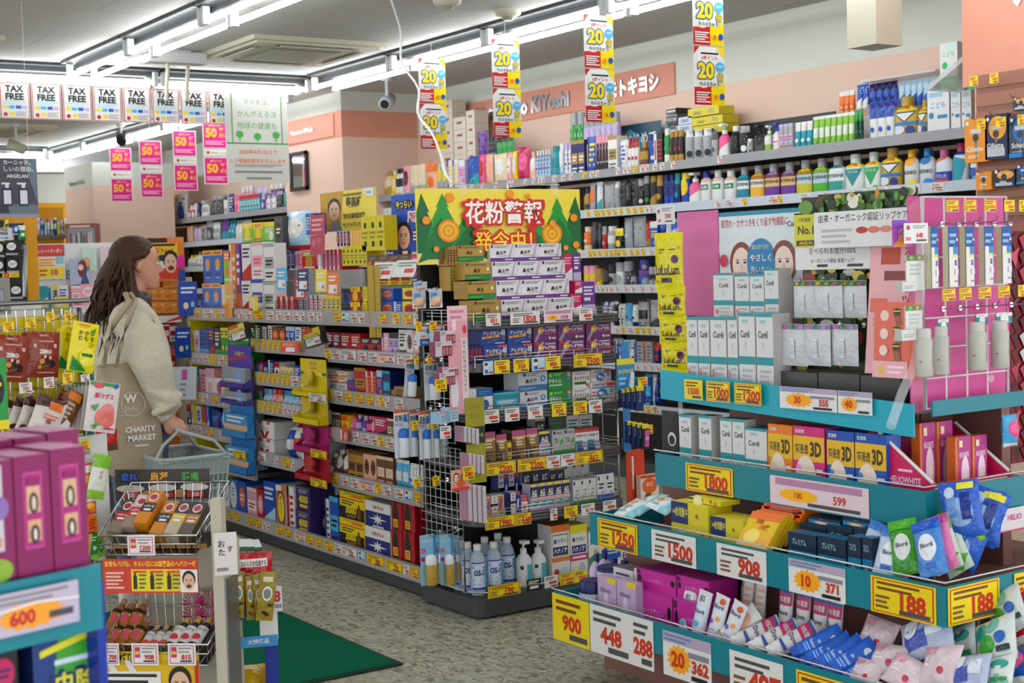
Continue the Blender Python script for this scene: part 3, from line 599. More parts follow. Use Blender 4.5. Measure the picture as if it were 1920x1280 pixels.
# far bay
row('X', 3.185, .93+Z_, P('far bay second shelf'), '350 357 622 1 box/uwb2|358 375 619 2 box/wpb3|375.5 392 617 2 box/bck0|392.5 403 614 1 box/uro4|403.5 415 615 1 box/kgw0|415.5 430 614 2 box/gyk1|431 468 620 4 box/gwb1')
row('X', 3.185, .70+Z_, P('far bay third shelf'), '363 375 690 1 ovl/htw|375.5 386 692 1 box/pwm2|387 403 690 1 box/wps1|403.5 421 690 1 box/wmg1|422 430 692 1 box/yoa|432 468 695 3 box/pwh3')
row('X', 3.185, .506+Z_, P('far bay fourth shelf'), '351 359 759 1 box/uwr|360 378 760 2 box/wbi3|379 387 761 1 box/ryz0|388 393 760 1 box/bwc|394 413 765 1 ovl/buw|415 425 765 1 pou/siw3|428 468 770 3 box/iwb3')
row('X', 3.185, .33+Z_, P('far bay fifth shelf'), '410 424 848 1 box/pws3|425 440 850 2 bot/iwb|441 456 850 2 box/wgp|457 474 856 2 box/ibw3', parts=False)
row('X', 3.185, .087, P('far bottom deck'), '413 431 900 1 box/wgr3|432 448 898 1 toothbig|449 463 902 1 box/bow3|465 483 914 1 box/pwr5|484 496 917 1 box/rpw3|497 518 903 1 box/biw4|520 538 910 1 orangeb|540 554 912 1 box/wkr2|556 583 957 1 v4000 @1000|556 583 912 1 v4000 @956|585 608 912 1 crd/dsw2', d=.14)
gtags('far bay second', .93, '346-357y 361-370w 371-380w 381-390w 392-399y 400-406y 409-421w 424-431y'); gtags('far bay third', .70, '350-368y 369-376y 378-391w 398-409y 419-425w'); gtags('far bay fourth', .506, '346-354w 357-366w 368-379w 388-400y 412-421w'); gtags('far bay fifth', .33, '418-424y 426-434y 444-449y 451-461y 462-473y')
# top shelf: two levels of boxes on clear steps
TS = 1.2245
ty = lambda px: ypx(3.2, TS, px)
row('X', 3.2, TS, P('top shelf front'), '371 380 553 1 box/bwu|381 416 531 2 bluebox|416.5 433 533 1 box/aow0|434 446 458 1 box/owa2|446.5 454 458 1 box/vow0|455 472 526 1 box/wru4|473 495 524 1 box/wbp5|496 516 528 1 box/wsk5|517 557 556 4 box/rwk2|558 578 556 2 box/svk2|579 604 553 3 box/wvr2|606 640 556 4 box/ykb0|641 657 570 1 box/ukb1|657.5 676 566 1 box/ryo1|676.5 689 566 1 box/ykj2|716 738 565 1 box/bou3|739 754 565 1 box/biw2|755 784 565 1 box/yrk3|785 792 560 1 box/yrk3', d=.07)
row('X', 3.2, TS, P('top shelf front upper'), '382 419 469 2 bluebox @530|420.5 434 470 1 box/eow1 @531|455 472 457 1 box/wru4 @525|473 495 454 1 box/wph5 @523|496 516 456 1 box/wsk5 @527|641 657 541 1 box/bku1 @569|657.5 676 538 1 box/ryo1 @565|676.5 689 538 1 box/ykj2 @565|716 738 541 1 box/bou3 @564.5|755 784 540 1 box/yrk3 @564', d=.07)
row('X', 3.34, TS, P('top shelf step'), '455 515 452 3 box/wgw1 @500|517 534 471 1 box/bcw3 @503|535 553 471 2 box/bpw2 @504|554 566 471 1 box/pwm2 @504|567 593 470 1 box/rjw1 @505|594 602 470 1 box/wkp2 @505|603 641 468 5 box/rwv2 @506|642 688 461 6 yellowtall @498|691 772 512 4 box/yrk5 @534|691 772 478 4 box/odj1 @511|773 786 480 1 box/bhw @530', d=.10)
for p0, p1, yb, nm in ((455, 603, 505, 'left'), (603, 690, 504, 'middle'), (690, 790, 534, 'right')):
    y0, y1 = ypx(3.34, 1.35, p0), ypx(3.34, 1.35, p1); zt = zpy(3.34, (y0+y1)/2, yb)-.004
    b = MB(); b.box(-.02, .12, y1, y0, zt-.006, zt, 'CLEAR'); b.box(-.02, -.014, y1, y0, TS, zt, 'CLEAR'); b.box(.114, .12, y1, y0, TS, zt, 'CLEAR'); thing(b.build('display_step', None, (3.34, 0, 0)), 'clear plastic display step', 'step', 'on gondola top shelf', pos=(3.34, (y0+y1)/2, zt))
row('X', 3.34, TS, P('top shelf upper tier'), '455 474 418 1 box/eyw1 @452|475 495 417 1 box/eyr1 @452|496 515 416 1 box/ewy6 @452|516 531 406 1 box/dkw3 @470|532 572 396 1 bag/iwr3 @470|573 590 400 2 box/bcw2 @440|574 593 440 1 bag/zpw3 @469|631 655 434 4 box/uwf2 @461|656 678 432 4 box/yop2 @461|679 722 405 3 yellowtall @470', d=.07)
# ---------------------------------------------------------------- end cap of the gondola, facing the camera side (Y = 4.95)
e0 = Vector((3.55, 5.2, 0)); E_ = empty('endcap_shelving', e0)
EX0, EX1 = 3.13, 3.92
def rounded(x0, x1, y0, y1, z0, z1, r, c):
    # slab with its two front corners rounded
    b = MB(); P = [(x1, y1), (x0, y1)]; P += [(x0+r-r*cs(a*math.pi/12), y0+r-r*sn(a*math.pi/12)) for a in range(7)]; P += [(x1-r+r*sn(a*math.pi/12), y0+r-r*cs(a*math.pi/12)) for a in range(7)]
    n = len(P); vs = [(x-e0.x, y-e0.y, z-e0.z) for z in (z0, z1) for x, y in P]
    b.mesh(vs, [tuple(range(n))[::-1], tuple(range(n, 2*n))], c); b.mesh(vs, [(i, (i+1) % n, n+(i+1) % n, n+i) for i in range(n)], c); return b
rounded(EX0-.01, EX1+.01, 4.94, 5.405, .012, .085, .05, 'PLINTH').build('plinth', E_)
gq = lambda nm, *a: gp(nm, *a, parent=E_, par0=e0)
gq('back_panel', EX0+.02, EX1-.02, 5.37, 5.40, .085, 1.47, 'BLACKBACK')
ES = (1.19, 1.015, .81, .61, .38)
for z in ES:
    s = rounded(EX0+.005, EX1, 4.955, 5.37, z+.005, z+.03, .06, 'SHELF').build('shelf', E_)
    b = MB(); pts = [(EX0+.005, 5.3), (EX0+.005, 5.02), (EX0+.025, 4.975), (EX0+.07, 4.953), (EX1-.07, 4.953), (EX1-.02, 4.975), (EX1, 5.02), (EX1, 5.3)]
    for q in (.004, .017, .030): b.tube([(x-e0.x, y-e0.y, z+q) for x, y in pts], .007, 'SHELF', 6)
    b.build('shelf_lip', s)
    b = MB()
    for q in (.052, .066): b.tube([(x-e0.x, y-e0.y, z+q) for x, y in pts], .002, 'CHROME', 5)
    for x in [EX0+.02+i*.125 for i in range(7)]: b.tube([(x-e0.x, 4.955-e0.y, z+.02), (x-e0.x, 4.955-e0.y, z+.066)], .002, 'CHROME', 5)
    b.build('wire_guard', s)
b = MB(); pts = [(EX0-.005, 5.38), (EX0-.005, 5.0), (EX0+.04, 4.945), (EX1-.04, 4.945), (EX1+.005, 5.0), (EX1+.005, 5.38)]
b.tube([(x-e0.x, y-e0.y, .11) for x, y in pts], .003, 'CHROME', 5); b.build('wire_guard', E_)
thing(E_, 'endcap shelving unit with grey wire-lipped shelves facing front aisle', 'shelving')
# wire side screens
def screen(name, look, p, q, z0, z1, nx, nz, c='CHROME', r=.0022, frame=.005):
    o = empty(name, (p[0], p[1], 0)); d = Vector((q[0]-p[0], q[1]-p[1], 0)); f = MB()
    f.tube([Vector((0, 0, z0)), Vector((0, 0, z1)), d+Vector((0, 0, z1)), d+Vector((0, 0, z0))], frame, c, 8, True); f.build('frame', o); b = MB()
    for i in range(1, nx): b.tube([d*(i/nx)+Vector((0, 0, z0)), d*(i/nx)+Vector((0, 0, z1))], r, c, 5)
    for i in range(1, nz): b.tube([Vector((0, 0, z0+(z1-z0)*i/nz)), d+Vector((0, 0, z0+(z1-z0)*i/nz))], r, c, 5)
    b.build('wire_mesh', o); thing(o, look, 'wire screen'); return o
screen('wire_screen', 'tall wire mesh screen on left side of endcap', (3.115, 5.37), (3.115, 5.03), .11, .70, 8, 16)
screen('wire_screen', 'upper wire mesh screen carrying hooks above endcap left side', (3.115, 5.30), (3.115, 5.07), .72, 1.27, 3, 9)
screen('wire_screen', 'sparse wire screen on right side of endcap', (3.935, 5.36), (3.935, 5.03), .11, 1.1, 3, 9)
style('bien_w', 'box', 'white rhinitis medicine box with purple band', 'medicine_box', 'd8d8dc d8d8dc eee', 'r 0 0 100 22 673080;H 46 50 24 k:60 鼻炎薬;r 4 80 12 96 333;l 16 80 80 92 2 888;p b8a8c0 74 22 84 22 98 100 92 100;p w 60 8 92 8 92 14 60 14;l 30 30 96 34 1 aaa', .11)
style('bien_g', 'box', 'gold rhinitis medicine box with green band', 'medicine_box', 'b08c34 a88430 c4a048', 'r 0 0 100 26 128030;r 0 26 100 30 0a5a20;H 46 52 24 k:46 鼻炎;r 4 82 14 96 333;l 18 82 80 92 1 764;o 88 60 4 10 eec;l 6 8 60 16 2 4c6', .11)
style('bien_b', 'box', 'silver rhinitis medicine box with blue band', 'medicine_box', 'c8ccd2 c8ccd2 d8dce0', 'r 0 0 100 32 2a6ea8;H 44 52 24 k:44 鼻炎薬;o 84 62 9 - 2a7ec8;p w 84 76 88 56 80 56;r 16 80 26 96 333;l 30 80 70 92 2 888;l 6 10 60 20 2 8bd', .11)
style('alesion', 'box', 'blue allergy medicine box with silver emblem', 'allergy_box', '123c98 0f2e80 2a64b8', 'p 0a2a78 0 0 60 0 100 40 100 0;H 44 68 22 w:66 アレジオン;p f2b040 8 36 76 44 76 58 8 50;T 22 44 15 d32:24 20;T 52 49 9 822:36 眼鼻効;r 62 88 100 100 d44;p b8c4cc 76 60 96 50 98 84 84 88;p 667 82 30 96 26 96 52 84 54;l 56 6 92 14 1 9be;p 6a9ad8 30 12 70 34 68 36 26 14', .11)
style('allegra', 'box', 'purple allergy medicine box with orange flower', 'allergy_box', '6a2a74 4a1a58 7c3a86', 'p 4a1c54 50 0 100 0 100 30 70 22;p a09aa8 2 0 14 0 46 100 34 100;o 30 66 11 22 f0a020;o 27 60 7 14 f8e070;p 8ac 22 40 34 52 30 66;H 66 66 22 w:56 アレグラFX;p d43 40 42 96 48 96 54 40 48;l 50 82 92 90 1 cac;r 76 10 94 24 d9a8a0;o 68 18 5 - ddd;p c33 4 84 18 84 18 100 4 100', .11)
style('aneton', 'box', 'green cold medicine box', 'medicine_box', '1c8a38 15702c 3a9a4a', 'H 30 52 22 w:56 アネトン;r 70 46 86 66 084;r 84 74 98 94 e86;r 84 52 98 70 48c;l 4 26 60 34 1 bdc;o 10 84 7 - 8c4;l 22 82 60 92 2 8d8', .11)
style('stona', 'box', 'white medicine box with green stripe', 'medicine_box', 'e0ddd6 d0cdc6 eee', 'H 50 60 22 k:86 ストナリニS;r 8 24 78 40 0a6a1c;p c44 70 18 96 10 98 20 78 28;l 8 82 80 94 2 888', .11)
style('contac', 'box', 'white cold capsule box with blue globe', 'medicine_box', 'dcdad8 c8c6c4 e8e8e8', 'H 34 88 15 k:54 CONTAC;r 64 80 98 96 d43;r 4 70 94 77 3a7ac0;o 46 38 22 32 2a78b8;o 46 38 9 14 9cd;o 38 46 6 8 f4e0d0;o 58 30 6 8 e8d8c8;l 4 34 22 56 2 d66;o 84 54 8 - 8ab;p b33 48 10 64 18 62 24 46 16;r 76 4 96 22 e8a0a0', .11)
style('vita', 'box', 'gold and brown vitamin box', 'vitamin_box', '9a7434 6a4a22 3a2a1a', 'r 0 78 100 100 b58;p 5a3a1a 0 0 60 0 20 60 0 70;l 30 46 80 72 3 e8dcc0;l 40 10 90 34 3 432;r 0 72 100 78 e8c080', .08)
style('agbox', 'box', 'navy and lilac eye drop box', 'eye_drop_box', 'c8a8c8 c0c0d8 222', 'r 0 48 100 88 141c48;r 10 88 74 100 e8d820;H 50 66 22 w:64 AG;r 0 40 100 48 f0b8c0;r 20 12 96 34 20a8a8;r 8 24 60 30 e8e040;l 12 51 88 55 1 w', .06)
style('texu', 'box', 'pale green hand wipe box', 'medicine_box', 'b8c0bc a8b0ac d8e0dc', 'T 38 54 22 d:46 TEXU;p 4aa83a 66 30 98 44 94 62 72 56;r 0 0 100 14 2a9a48;r 10 82 28 96 222;l 34 82 90 92 1 888', .07)
style('algard', 'box', 'white eye wash box with red top', 'eye_wash_box', 'e2e0dc e2e0dc b22', 'r 0 84 100 100 c3303a;H 50 68 14 k:84 アルガード;p 1890b0 0 8 50 6 60 46 0 46;p 1a5ab0 0 0 70 0 60 22 0 24;l 60 18 94 40 2 8ac', .08)
style('whitegreen', 'box', 'slim white box with green foot', 'medicine_box', 'd4d8d4 c4c8c4 e4e8e4', 'r 0 0 100 16 2a8a3c;r 8 80 28 94 222;l 30 36 80 60 2 9a9;p b8c8b8 60 40 72 40 92 74 84 74;r 20 24 44 34 6b5', .06)
style('whiteblue', 'box', 'slim white box with blue foot', 'medicine_box', 'dadde0 c8ccd0 2a50a0', 'r 0 0 100 22 1c58b8;r 14 78 34 92 222;l 20 46 84 66 2 334;r 56 28 74 36 58c', .06)
style('nazal', 'box', 'white and orange nasal spray box', 'nasal_spray_box', 'e0e0de d8702a e8e8e8', 'V 26 96 15 k ナザール;r 50 20 96 96 e08030;p 3a5ac0 58 30 76 36 88 86 66 80;l 54 6 94 14 1 888;T 24 8 9 c33:34 αAR', .06)
style('nazalb', 'box', 'white and blue nasal spray box', 'nasal_spray_box', 'd8d8dc 2a3a88 e0e0e0', 'V 26 96 15 k ナザール;r 50 4 100 96 1c2c88;r 50 86 100 100 b03060;p dde 60 20 74 24 84 70 66 66', .06)
style('os1', 'pet', 'clear water bottle with blue and white label', 'water_bottle', 'PET w', 'r 0 13 100 66 d8e4f0;r 0 60 100 66 2448b0;r 0 13 100 17 2448b0;r 62 17 88 60 3cb4dc;H 34 46 12 2a4aa0:44 OS-1;l 6 22 56 36 4 89c;l 6 54 58 58 1 68b', .066, 'water bottle')
style('hanak', 'box', 'white nasal rinse box, orange top', 'nasal_rinse_box', 'e6e2dc d8d8d8 e07830', 'r 0 88 100 100 e87828;r 6 46 92 84 3a9a28;r 8 62 88 82 w;H 48 72 9 14267c:74 鼻うがい;r 8 48 88 62 14267c;H 48 55 9 w:74 ハナノア;r 0 36 100 44 e87828;o 24 18 14 - c03838;o 66 16 24 10 b8d8e8;p 6ab848 50 0 74 0 66 8', .1)
style('hanab', 'box', 'white nasal rinse box, yellow top', 'nasal_rinse_box', 'e6e4e0 d8d8d8 e8d820', 'r 0 84 100 100 e8dc20;r 8 64 88 82 w;H 48 73 9 14267c:74 鼻うがい;r 8 48 92 62 14267c;H 48 55 9 w:74 ハナノア;r 0 34 100 46 c83078;l 10 38 90 42 1 w;o 66 16 18 14 a8c8e0;o 30 18 14 - e8e8a0', .1)
style('eyebon', 'box', 'white eye wash box with green wave', 'eye_wash_box', 'e4e8e8 d0d4d4 e4e8e8', 'H 50 76 14 1a2a70:84 アイボン;T 50 56 13 c8a020:40 AL;p 2a9a58 0 20 50 40 100 22 100 44 50 52 0 40;r 0 0 100 20 2a7a48;l 20 24 80 32 1 ec4', .1)
style('pumpfoam', 'pum', 'clear-capped white foam pump bottle', 'pump_bottle', 'dde2e2 dde0e0', 'r 0 2 46 50 e8e8e8;p 4ab0b8 46 2 100 2 100 20 70 50 46 50;l 10 20 40 26 1 9a9;r 16 40 30 48 333', .058)
PE = lambda n: 'on endcap '+n
for k, (yf, zrow, gx, wx, yt, yb) in enumerate(((5.22, 0, (858, 907), (919, 1053), 457, 489), (5.15, 0, (872, 921), (923, 1060), 489, 524), (5.08, 0, (877, 929), (931, 1068), 524, 560), (5.0, 0, (888, 939), (941, 1077), 560, 603))):
    nm = ('topmost', 'second', 'third', 'lowest')[k]
    row('Y', yf, 1.222, PE('stack %s tier' % nm), f'{gx[0]} {gx[1]} {yt+3} 1 bien_g @{yb}|{wx[0]} {wx[1]} {yt} 3 bien_w @{yb}'.replace(', raised', ''))
row('Y', 5.22, 1.222, PE('stack rear'), '840 857 462 3 box/jnk2 @498|845 871 499 4 box/jgn2 @545')
row('Y', 5.10, 1.222, PE('top shelf right end'), '1070 1092 550 1 box/mwp4 @598|1093 1117 528 1 box/vlw0 @598|1078 1092 526 1 box/mwp4 @549')
row('Y', 5.24, 1.222, PE('top shelf right end, rear'), '1057 1074 476 1 box/mwp4 @526|1075 1090 474 1 box/vlw0 @526')
row('Y', 4.985, 1.047, PE('second shelf'), '875 905 648 4 box/ukr2|906 952 647 1 alesion|953 999 645 1 alesion|1001 1045 640 1 allegra|1047 1097 637 1 allegra|1099 1147 635 1 allegra')
row('Y', 5.0, 1.047, PE('second shelf upper'), '900 949 614 1 alesion @646.6|951 998 612 1 alesion @644.6|1000 1045 609 1 allegra @639.6|1046 1097 607 1 allegra @636.6|1099 1146 606 1 allegra @634.6')
row('Y', 4.99, .842, PE('third shelf'), '894 925 728 1 box/wbq1|926 974 735 1 box/tcw5|976 1027 733 1 bien_b|1029 1072 732 1 aneton|1074 1107 729 1 stona|1108 1154 716 1 contac')
row('Y', 5.01, .842, PE('third shelf upper'), '972 1027 697 1 bien_b @732.6|1028 1071 697 1 aneton @731.6|1074 1107 696 1 stona @728|1108 1146 692 1 contac @715')
row('Y', 4.99, .642, PE('fourth shelf'), '903 930 810 1 vita|931 951 814 1 vita|952 960 826 1 box/ynk5|961 987 806 1 vita|988 1009 802 1 vita|1011 1032 808 1 agbox|1036 1078 805 2 texu|1079 1124 803 2 algard')
row('Y', 5.12, .642, PE('fourth shelf rear'), '1004 1024 781 1 agbox|1030 1058 775 1 box/dsg0|1064 1087 778 1 box/wbt0|1088 1112 777 1 box/wbt0')
row('Y', 4.985, .412, PE('fifth shelf front'), '906 921 932 1 nazal|922 946 928 1 nazal|958 977 923 1 nazalb|978 990 930 1 box/wrp1|995 1070 903 5 agbox|1075 1119 898 3 whitegreen|1120 1152 888 2 whiteblue')
row('Y', 5.10, .412, PE('fifth shelf rear'), '936 975 886 2 nazalb|980 1030 872 3 agbox|1031 1058 872 2 agbox|1060 1106 862 3 whitegreen')
for px, yf, yt in ((905.4, 5.0, 1015), (936, 5.0, 1012), (887, 5.07, 1010), (961, 5.05, 1008), (919, 5.12, 1007), (944, 5.15, 1003), (873, 5.13, 1005)):
    x = xpx(yf, .09, px); item('os1', (x, yf, .086), .066, .212, 'Y', place=PE('bottom deck'))
row('Y', 5.0, .086, PE('bottom deck'), '978 1003 1014 1 pumpfoam|1005 1030 1013 1 pumpfoam|1036 1070 984 1 hanak|1071 1103 983 1 hanab|1105 1134 995 1 eyebon|1135 1164 1015 1 box/bwi4|1165 1185 1020 1 box/wbp3')
def etags(nm, z, spec, h=.046, zo=.012): tags('Y', 4.944, z+zo, h, 'on endcap '+nm+' rail', spec, 'price_card')
etags('top', 1.19, '911-939w:851 957-1012w:1858 1020-1073P:1058 1086-1111w', .052); etags('second', 1.015, '906-925B 927-956y:980 963-992y:358 997-1022B 1023-1051y:886 1076-1129y:3500', .056, -.01)
etags('third', .81, '907-936w 947-974w 990-1018w:999 1035-1062y:834 1075-1101y:1278 1104-1129w', .055, -.005); etags('fourth', .61, '910-967y:2200 971-1024y:2200 1025-1051w 1052-1078w 1079-1130y:462', .052, -.02)
etags('fifth', .38, '910-967y:1980 968-996y:648 1032-1045w 1058-1083y:1556 1090-1115w 1131-1155w', .05, -.012); etags('bottom', .09, '915-976y:190 988-1015k 1021-1046w 1050-1076y 1077-1100y', .05, -.005)
# ---------------------------------------------------------------- wall shelving along the right wall (price rails at X = 6.0)
w0 = Vector((6.2, 10, 0)); WS = empty('wall_shelving', w0); WY0, WY1 = 4.46, 17.55
wq = lambda nm, *a, parent=None: gp(nm, *a, parent=parent or WS, par0=w0)
wq('back_panel', 6.385, 6.398, WY0, WY1, .05, 2.0, 'BLACKBACK'); wq('plinth', 6.0, 6.38, WY0, WY1, 0, .12, 'PLINTH')
for i in range(15): y = WY0+.01+i*.9; wq('upright', 6.36, 6.385, y-.015, y+.015, .12, 2.02, 'BLACKBACK')
WZ = (2.017, 1.753, 1.481, 1.24, .965, .727, .45)
for i, z in enumerate(WZ):
    x1 = 6.355 if i == 0 else 6.35
    s = wq('shelf', 6.012, x1, WY0, WY1, z+.002, z+.03, 'SHELF'); r = wq('price_rail', 5.995, 6.012, WY0, WY1, z, z+.055, '9a9ca0' if i == 0 else 'RAILW', parent=s)
thing(WS, 'long dark wall shelving with grey top shelf along pink wall', 'shelving')
style('lister', 'fla', 'amber mouthwash bottle with silver cap', 'mouthwash_bottle', 'a06a10 9a9a9a', 'r 12 70 88 82 e0b000;r 10 12 90 60 e8e0d0;r 10 12 90 38 f0b020;T 50 50 9 333:70 LISTERINE')
STY['lister_t'] = ('fla', 'teal mouthwash bottle with silver cap', 'mouthwash_bottle', 'mouthwash bottle', ['0a6a78', '9a9a9a', 'w'], 'r 12 70 88 82 2ac;r 10 12 90 60 e0e8e8;r 10 12 90 36 1880a0;T 50 50 9 333:70 LISTERINE', .055)
STY['lister_m'] = ('fla', 'plum mouthwash bottle with silver cap', 'mouthwash_bottle', 'mouthwash bottle', ['6a2a3c', '9a9a9a', 'w'], 'r 12 70 88 82 a8c;r 10 12 90 60 e0b878;r 10 12 90 36 6a2c9a;T 50 50 9 333:70 LISTERINE', .055)
STY['lister_o'] = ('fla', 'olive mouthwash bottle with silver cap', 'mouthwash_bottle', 'mouthwash bottle', ['8a7a10', '9a9a9a', 'w'], 'r 12 70 88 84 f0d000;r 10 12 90 60 b8cce0;r 10 12 90 36 c8c020;T 50 50 9 333:70 LISTERINE', .055)
STY['lister_g'] = ('fla', 'green mouthwash bottle with silver cap', 'mouthwash_bottle', 'mouthwash bottle', ['7a9a18', '9a9a9a', 'w'], 'r 12 70 88 82 9d4;r 10 12 90 60 b8cce0;r 10 12 90 34 4ab020;T 50 50 9 333:70 LISTERINE', .055)
STY['lister_w'] = ('fla', 'white mouthwash bottle with teal label', 'mouthwash_bottle', 'mouthwash bottle', ['e0e4e4', '9a9a9a', 'w'], 'r 12 70 88 82 1a9a90;r 10 8 90 60 d8e8e8;r 14 12 86 36 1a9a8a;T 50 50 9 333:70 LISTERINE', .055)
style('gum', 'ovl', 'white gum rinse bottle with green cap', 'rinse_bottle', 'e4e6e4 d0d8d4', 'r 20 44 80 60 148048;T 50 52 9 w:50 GUM;p 1a9a4a 0 0 50 0 0 16;r 16 70 84 84 e8b0a0')
style('gumb', 'ovl', 'white gum rinse bottle with blue cap', 'rinse_bottle', 'e4e6e4 1a3aa0', 'r 20 44 80 60 148048;T 50 52 9 w:50 GUM;p b 0 0 60 0 0 16;r 16 70 84 84 e8b0a0')
style('clin', 'fla', 'white rinse bottle with teal triangle', 'rinse_bottle', 'dfe8e6 c8d4d4', 'r 4 66 98 80 f0dc20;T 50 73 9 d22:80 20%増量;p 158c94 14 62 86 62 50 18;T 50 55 7 w:50 クリニカ;r 10 2 90 9 2ab')
STY['clin_g'] = ('fla', 'white rinse bottle with green triangle', 'rinse_bottle', 'rinse bottle', ['dfe8e2', 'c8d4d4', 'w'], 'r 4 66 98 80 f0dc20;T 50 73 9 d22:80 20%増量;p 2aa860 14 62 86 62 50 18;T 50 55 7 w:50 クリニカ;o 70 10 10 - 4b6', .055)
STY['clin_y'] = ('fla', 'gold rinse bottle with blueberries', 'rinse_bottle', 'rinse bottle', ['c8a838', 'b89838', 'w'], 'r 4 66 98 80 f0dc20;T 50 73 9 d22:80 20%増量;p 1a4a80 14 64 86 64 50 38;p e8e8e0 22 61 78 61 50 42;r 6 32 94 40 2a7ab8;o 30 22 20 10 dde;o 66 20 14 10 1a3a80;r 6 4 94 12 e07a30', .055)
style('nonio_y', 'ovl', 'white round-label rinse bottle with yellow seal', 'rinse_bottle', 'd8dcdc d8a018', 'o 50 80 34 - f0a818;T 50 42 10 333:70 NONIO;o 66 12 24 12 f0e020')
style('nonio_b', 'ovl', 'white round-label rinse bottle with blue seal', 'rinse_bottle', 'd8dce0 2a70b0', 'o 50 80 34 - 1878b8;T 50 42 10 333:70 NONIO;o 66 12 24 12 2a8ae0')
style('azuni', 'ovl', 'white and blue denture rinse bottle', 'rinse_bottle', 'dce2ec c05a90', 'r 0 2 100 40 1c48b0;T 46 28 10 w:50 アパニカ;p e07030 20 66 80 76 80 84 20 74;r 20 14 80 20 d33')
style('tealtall', 'ovl', 'tall white and teal rinse bottle', 'rinse_bottle', 'dde4ec c0245a', 'p 1a9ab0 10 4 60 4 90 60 20 70;r 0 72 100 84 1c3a90;l 12 20 24 60 4 b22')
style('kids_w', 'box', 'white mask box with blue lettering', 'mask_box', 'e2e4e4 c8bcb4 d8d8d8', 'T 50 66 14 7ac:76 こども;o 18 44 12 - 3a8ab0;r 46 36 92 44 3a8ac0;r 8 84 70 94 9cd;r 0 0 100 10 4a90c0', .12)
style('kids_g', 'box', 'white mask box with green base', 'mask_box', 'e4e8e4 c8bcb4 d8d8d8', 'r 0 0 100 28 3ac878;T 50 16 10 e8fff0:70 こども;T 50 76 11 6d9:70 こども;o 28 52 16 - 28b868;r 30 88 90 96 cee', .12)
style('carton', 'box', 'beige carton with red label', 'carton', 'dcd2c2 d2c8b6 e4dccc', 'r 28 44 72 64 a84a48', .14)
WP = lambda n: 'on wall shelf '+n
X_ = 6.035; z1 = 2.05
row('X', X_, z1, WP('top far end'), '221 230 405 1 box/ard3|231 240 398 1 pou/jyw|241 250 398 1 box/pkw2|251 260 398 1 box/lpw|261 278 394 2 box/bwy0|280 296 388 2 box/owy3|297 310 388 2 box/iwg2|312 350 365 1 bag/wyb7|351 364 385 2 bot/rwd|366 375 381 1 box/uws|376 389 376 1 ovl/wsk|390 411 367 2 bot/dsw|418 424 366 1 can/wsk|425 437 363 1 tub/ulw|438 449 365 1 tub/phw|450 488 365 7 box/qwr6|489 496 362 1 ovl/vlw|497 516 360 2 pum/wlv|517 527 358 2 bot/klw|528 541 352 1 can/qwy|543 556 372 1 bag/pwh2|557 580 370 2 pou/pfw3|581 588 370 1 pou/nwk|589 604 368 1 bag/ubw2|605 640 366 4 pou/asw0', parts=False)
row('X', X_+.16, z1, WP('top far end rear'), '452 474 349 3 ovl/pws|476 500 350 2 bag/ldw|501 526 345 3 bot/dwp', parts=False)
row('X', X_, z1, WP('top left'), '642 712 352 7 box/wsl2|717 730 321 1 bot/aju|731 740 320 1 bot/yaw|741 754 316 2 bot/wkw|755 767 311 1 pou/pzw3|768 796 309 2 pou/asw0|797 818 304 1 pou/fow1|819 838 304 2 pou/syj3|839 860 300 2 box/wvy2|861 873 300 1 box/lhw6|875 895 293 1 bag/bqu4|896 907 290 1 bag/hrp3|908 922 289 1 bag/ffo3|923 948 288 1 bag/awk3|949 958 285 1 bag/pwr3|959 967 283 1 bag/ywp3|968 991 275 1 bag/mhk3|992 1003 284 1 ovl/wfo|1004 1031 281 5 bot/iwv|1032 1045 274 1 can/qtw|1047 1056 269 1 can/iwb|1057 1071 268 2 can/wlv|1072 1097 263 2 box/ujw5|1098 1116 256 1 tub/buy|1117 1140 255 4 can/kps|1141 1158 255 1 box/wjd5|1159 1175 262 1 bag/wsb2|1176 1196 258 3 bot/wrd|1197 1213 266 1 fla/njk|1214 1226 252 1 can/buw|1227 1243 250 1 box/kwr2|1244 1253 241 1 can/gwq|1254 1279 245 3 can/kjr|1281 1296 244 1 can/skw|1297 1313 243 1 can/skw|1314 1330 241 1 can/skw|1332 1343 244 1 pou/sdw', parts=False)
row('X', X_+.12, z1, WP('top rear'), '1068 1080 211 1 can/gsw|1081 1092 210 1 can/gsw|1093 1157 214 6 can/lsw|1246 1254 232 1 can/qtw|1255 1268 236 3 box/wdk5|896 915 245 1 pou/vdk|916 930 256 2 pou/tkw|931 962 256 3 pou/gkh', parts=False)
for c_, (px0, px1, n, yt) in enumerate(((828, 851, 7, 188), (852, 875, 6, 219), (876, 892, 6, 206))):
    ya, yb = ypx(6.2, 2.3, px0), ypx(6.2, 2.3, px1); hh = (zpy(6.2, (ya+yb)/2, yt)-2.05)/n
    for k in range(n): item('carton', (6.2, (ya+yb)/2, 2.049+hh*k), ya-yb-.003, hh-.002, 'X', .13, False, 'in %s stack on wall shelf, tier %s' % (('farthest', 'middle', 'nearest')[c_], 'one two three four five six seven'.split()[k]))
b = MB(); b.box(0, .1, 0, ypx(6.19, 2.1, 1570)-ypx(6.19, 2.1, 1756), 0, .17, 'SMOKE'); thing(b.build('display_riser', None, (6.215, ypx(6.19, 2.1, 1756), 2.049)), 'milky riser box under upper tubes on wall shelf top', 'riser')
style('dino_y', 'box', 'yellow hair care carton lying flat', 'carton', 'd8c81c c8b81c e4d834', 'T 30 40 40 345:50 DINO;r 66 20 84 80 b8a860', .13)
STY['dino_w'] = ('box', 'pale blue hair care carton lying flat', 'carton', 'carton', ['c8d0e0', 'b8c0d0', 'e0e4ec'], 'T 50 50 44 33508a:80 DINO', .13)
